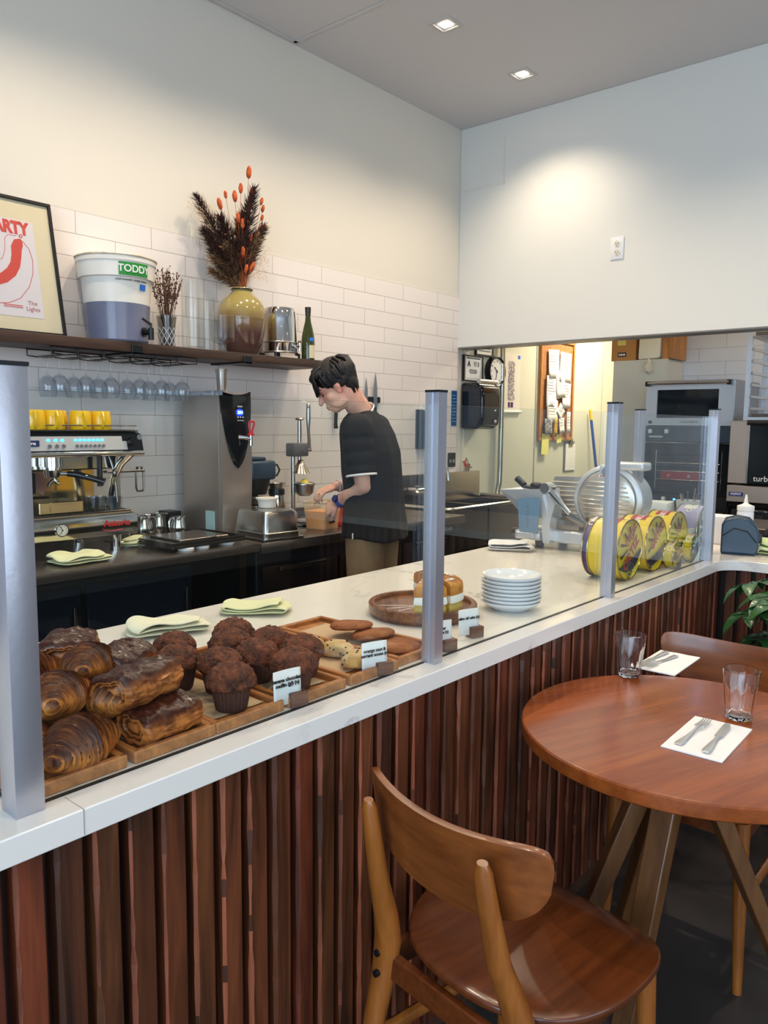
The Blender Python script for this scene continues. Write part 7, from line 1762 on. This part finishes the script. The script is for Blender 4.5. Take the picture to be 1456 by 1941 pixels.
# hair: cap plus combed locks
bm = BM(); hel(bm, (-.022, 0, .044), (.103, .084, .094)); hel(bm, (-.066, 0, -.01), (.046, .066, .062)); hel(bm, (.035, 0, .085), (.060, .066, .034)); hel(bm, (-.035, .060, .01), (.045, .022, .035)); hel(bm, (-.035, -.060, .01), (.045, .022, .035))
rnd = random.Random(13)
for k in range(70):   # fringe falling forward over the brow
    y = rnd.uniform(-.062, .066); z0 = rnd.uniform(.085, .125); ln = rnd.uniform(.7, 1.05)
    p = [H(-.01+rnd.uniform(-.02, .02), y*.7, z0+.005), H(.055, y*.9, z0-.004), H(.092-.3*abs(y), y, .055), H((.108-.4*abs(y)), y*1.06+rnd.uniform(-.008, .008), .055-.055*ln)]
    q = [p[0], p[0].lerp(p[1], .5)+upv*.004, p[1], p[1].lerp(p[2], .5)+fwd*.006+upv*.006, p[2], p[3]]
    tube(bm, q, [.006, .007, .0072, .0066, .0055, .0012], 6)
for k in range(90):   # sides, back and nape
    a = rnd.uniform(-2.3, 2.3); s, c = math.sin(a), math.cos(a); zz = rnd.uniform(.05, .12); e = rnd.uniform(-.085, -.045) if abs(a) < 1.1 else rnd.uniform(-.012, .012)
    st_ = Vector((-.022-c*.070, s*.060, zz)); md_ = Vector((-.022-c*.107, s*.086, .035)); en = Vector((-.026-c*(.058 if abs(a) < 1.1 else .088), s*(.056 if abs(a) < 1.1 else .076), e))
    tube(bm, [H(*st_), H(*(st_.lerp(md_, .55)+Vector((-c*.016, s*.014, .016)))), H(*md_), H(*md_.lerp(en, .6)), H(*en)], [.006, .0068, .0062, .0052, .0012], 6)
hr = obj('hair', bm, hairm, pe, smooth=180)
# shirt
tee = mat('black_cotton', (20, 18, 21), .9, bump=(14, .05)); trimw = mat('white_rib', (226, 222, 216), .85); bm = BM()
secs = [(1.500, 2.893, 2.600, .062, .064), (1.482, 2.897, 2.600, .088, .074), (1.462, 2.905, 2.600, .138, .088), (1.430, 2.915, 2.600, .182, .102), (1.385, 2.925, 2.595, .198, .115), (1.30, 2.94, 2.585, .198, .128), (1.20, 2.945, 2.580, .190, .132), (1.10, 2.945, 2.575, .182, .134), (1.00, 2.945, 2.570, .184, .140), (.93, 2.945, 2.565, .190, .146), (.868, 2.945, 2.560, .196, .152)]
NS = 64; rings = []
for j, (z, cx, cy, w, d) in enumerate(secs):
    ring = []
    for k in range(NS):
        a = 2*PI*k/NS; c, s = math.cos(a), math.sin(a); q = (abs(c)**2.4+abs(s)**2.4)**(-1/2.4)
        wr_ = (.010*noise.noise(Vector((c*2.2, s*2.2, z*5)))+.005*noise.noise(Vector((c*6, s*6, z*9))))*smoothstep(1.46, 1.2, z)+.006*math.sin(a*5+z*20)*smoothstep(1.1, .87, z)
        p = W(cx, cy, z)+Lb*(c*q*(w+wr_))+Fb*(s*q*(d+wr_)); 
        if j > 1: p.z += .012*math.sin(a*2+1)*smoothstep(1.0, .87, z)
        ring.append(bm.verts.new(p))
    rings.append(ring)
for A, B in zip(rings, rings[1:]):
    for k in range(NS): bm.faces.new((A[k], B[k], B[(k+1) % NS], A[(k+1) % NS]))
bm.faces.new(rings[-1][::-1]); bm.faces.new(rings[0])
def sleeve(b, S_, E_, t=.80, r0=.078, r1=.073):
    dd = (E_-S_); n = 10; rs = []; pp = []
    for i in range(n+1):
        f = i/n*t; pp.append(S_+dd*f+(Vector((0, 0, .012)) if i == 0 else Vector())); rs.append(r0+(r1-r0)*i/n+.004*math.sin(i*2.2))
    tube(b, pp, rs, 24); ellipsoid(b, pp[0], (r0*.98, r0*.98, r0*.90), seg=20, rings=12); return pp[-1], dd.normalized(), rs[-1]
Ls_ = sleeve(bm, W(2.785, 2.54, 1.405), W(2.783, 2.500, 1.135)); Rs_ = sleeve(bm, W(3.05, 2.65, 1.405), W(3.065, 2.72, 1.14))
sh_ = obj('t_shirt', bm, tee, pe, smooth=180); md = sh_.modifiers.new('merge', 'REMESH'); md.mode = 'VOXEL'; md.voxel_size = .008; md.use_smooth_shade = True
md = sh_.modifiers.new('soften', 'SMOOTH'); md.factor = .5; md.iterations = 3
bm = BM()
for p, d, r in (Ls_, Rs_):
    x = d.orthogonal().normalized(); y = d.cross(x)
    tube(bm, [p+d*.0+(x*math.cos(2*PI*i/32)+y*math.sin(2*PI*i/32))*(r-.001) for i in range(32)], .0048, 8, closed=True, squash=1.2)
obj('sleeve_trim', bm, trimw, sh_)
bm = BM(); ctr = W(2.891, 2.602, 1.496); n_ = (H(-.035, 0, -.06)-neckb).normalized(); x = Lb.copy(); x = (x-n_*x.dot(n_)).normalized(); y = n_.cross(x)
tube(bm, [ctr+(x*math.cos(2*PI*i/40)*.063+y*math.sin(2*PI*i/40)*.062) for i in range(40)], .0050, 8, closed=True); obj('collar_trim', bm, trimw, sh_)
bm = BM(); box(bm, -.004, .004, -.004, 0, 0, .028); tg_ = obj('side_label', bm, trimw, sh_); tg_.location = W(2.945, 2.560, .88)+Lb*.196+Fb*.03; tg_.rotation_euler.z = math.atan2(Lb.y, Lb.x)
bm = BM(); tube(bm, [ctr+Vector((0, 0, .010))+(x*math.cos(2*PI*i/40)*.0605+y*math.sin(2*PI*i/40)*.0595) for i in range(40)], .0014, 6, closed=True); obj('necklace', bm, mat('dark_cord', (60, 40, 34), .6), pe)
# trousers
kh = mat('khaki_cotton', (150, 118, 84), .9, bump=(90, .15), var=(5, (134, 102, 72))); bm = BM()
tors2 = Matrix((Lb*.165, Fb*.120, Vector((0, 0, .12)))).transposed(); ellipsoid(bm, pelv, (1, 1, 1), tors2, 28, 16)
for s, kx, ax in ((1, W(2.862, 2.56, .50), W(2.855, 2.555, .07)), (-1, W(3.035, 2.60, .50), W(3.055, 2.60, .07))):
    hp = pelv+Lb*.085*s+Vector((0, 0, -.01)); pp = [hp.lerp(kx, i/8) for i in range(9)]+[kx.lerp(ax, i/8) for i in range(1, 9)]
    tube(bm, pp, [.100, .103, .100, .096, .092, .088, .084, .081, .078, .077, .076, .075, .074, .073, .073, .072, .072], 28); ellipsoid(bm, hp, (.10, .10, .09), seg=20, rings=12)
tr_ = obj('trousers', bm, kh, pe, smooth=180); md = tr_.modifiers.new('merge', 'REMESH'); md.mode = 'VOXEL'; md.voxel_size = .010; md.use_smooth_shade = True
md = tr_.modifiers.new('soften', 'SMOOTH'); md.factor = .5; md.iterations = 3
for s, ax in ((1, W(2.855, 2.555, 0)), (-1, W(3.055, 2.60, 0))):
    bm = BM(); prism(bm, [(-.10, .0), (.17, .0), (.175, .03), (.14, .055), (.06, .08), (-.01, .10), (-.10, .10)], 'Y', -.045, .045); o = obj('shoe', bm, black, pe); o.location = ax; o.rotation_euler.z = math.atan2(Fb.y, Fb.x); b_ = o.modifiers.new('b', 'BEVEL'); b_.width = .015; b_.segments = 3
def band(name, c, d, r, w, m, beads=False):
    d = Vector(d).normalized(); x = d.orthogonal().normalized(); y = d.cross(x); b = BM()
    if beads:
        for i in range(20): ellipsoid(b, c+(x*math.cos(2*PI*i/20)+y*math.sin(2*PI*i/20))*r, (w,)*3, seg=8, rings=6)
    else:
        for k in (-1, 0, 1): tube(b, [c+d*w*k*.7+(x*math.cos(2*PI*i/28)+y*math.sin(2*PI*i/28))*r for i in range(28)], w*.5, 8, closed=True)
    return obj(name, b, m, pe)
band('bead_bracelet', RW.lerp(RE, .07), RW-RE, .029, .0052, mat('bead_silver', (200, 196, 200), .3, .5), True)
wm = mat('watch_blue', (40, 56, 130), .35); band('watch_strap', LW_.lerp(LE, .10), LW_-LE, .029, .012, wm)
c = LW_.lerp(LE, .10); dd_ = (LW_-LE).normalized(); oo = Vector((-.75, -.35, .55)); oo = (oo-dd_*oo.dot(dd_)).normalized(); bm = BM(); cyl(bm, c+oo*.030, c+oo*.042, .019, .018, 28); obj('watch_face', bm, mat('watch_face', (24, 36, 96), .12), pe)
# spoon in the right hand
k0 = PX; a = Vector((PX, PY, 0))+(rt[0]+rth)/2
sp = thing('stirring_knife', 'thin steel knife held in the barista right hand over the juice tub', 'knife', tuple(a)); bm = BM(); v = Vector((.07, .10, -.055)); tube(bm, [-v*.5, v*.35, v*1.0], [.0035, .0032, .0015], 8, squash=.5); obj('blade', bm, steel, sp)
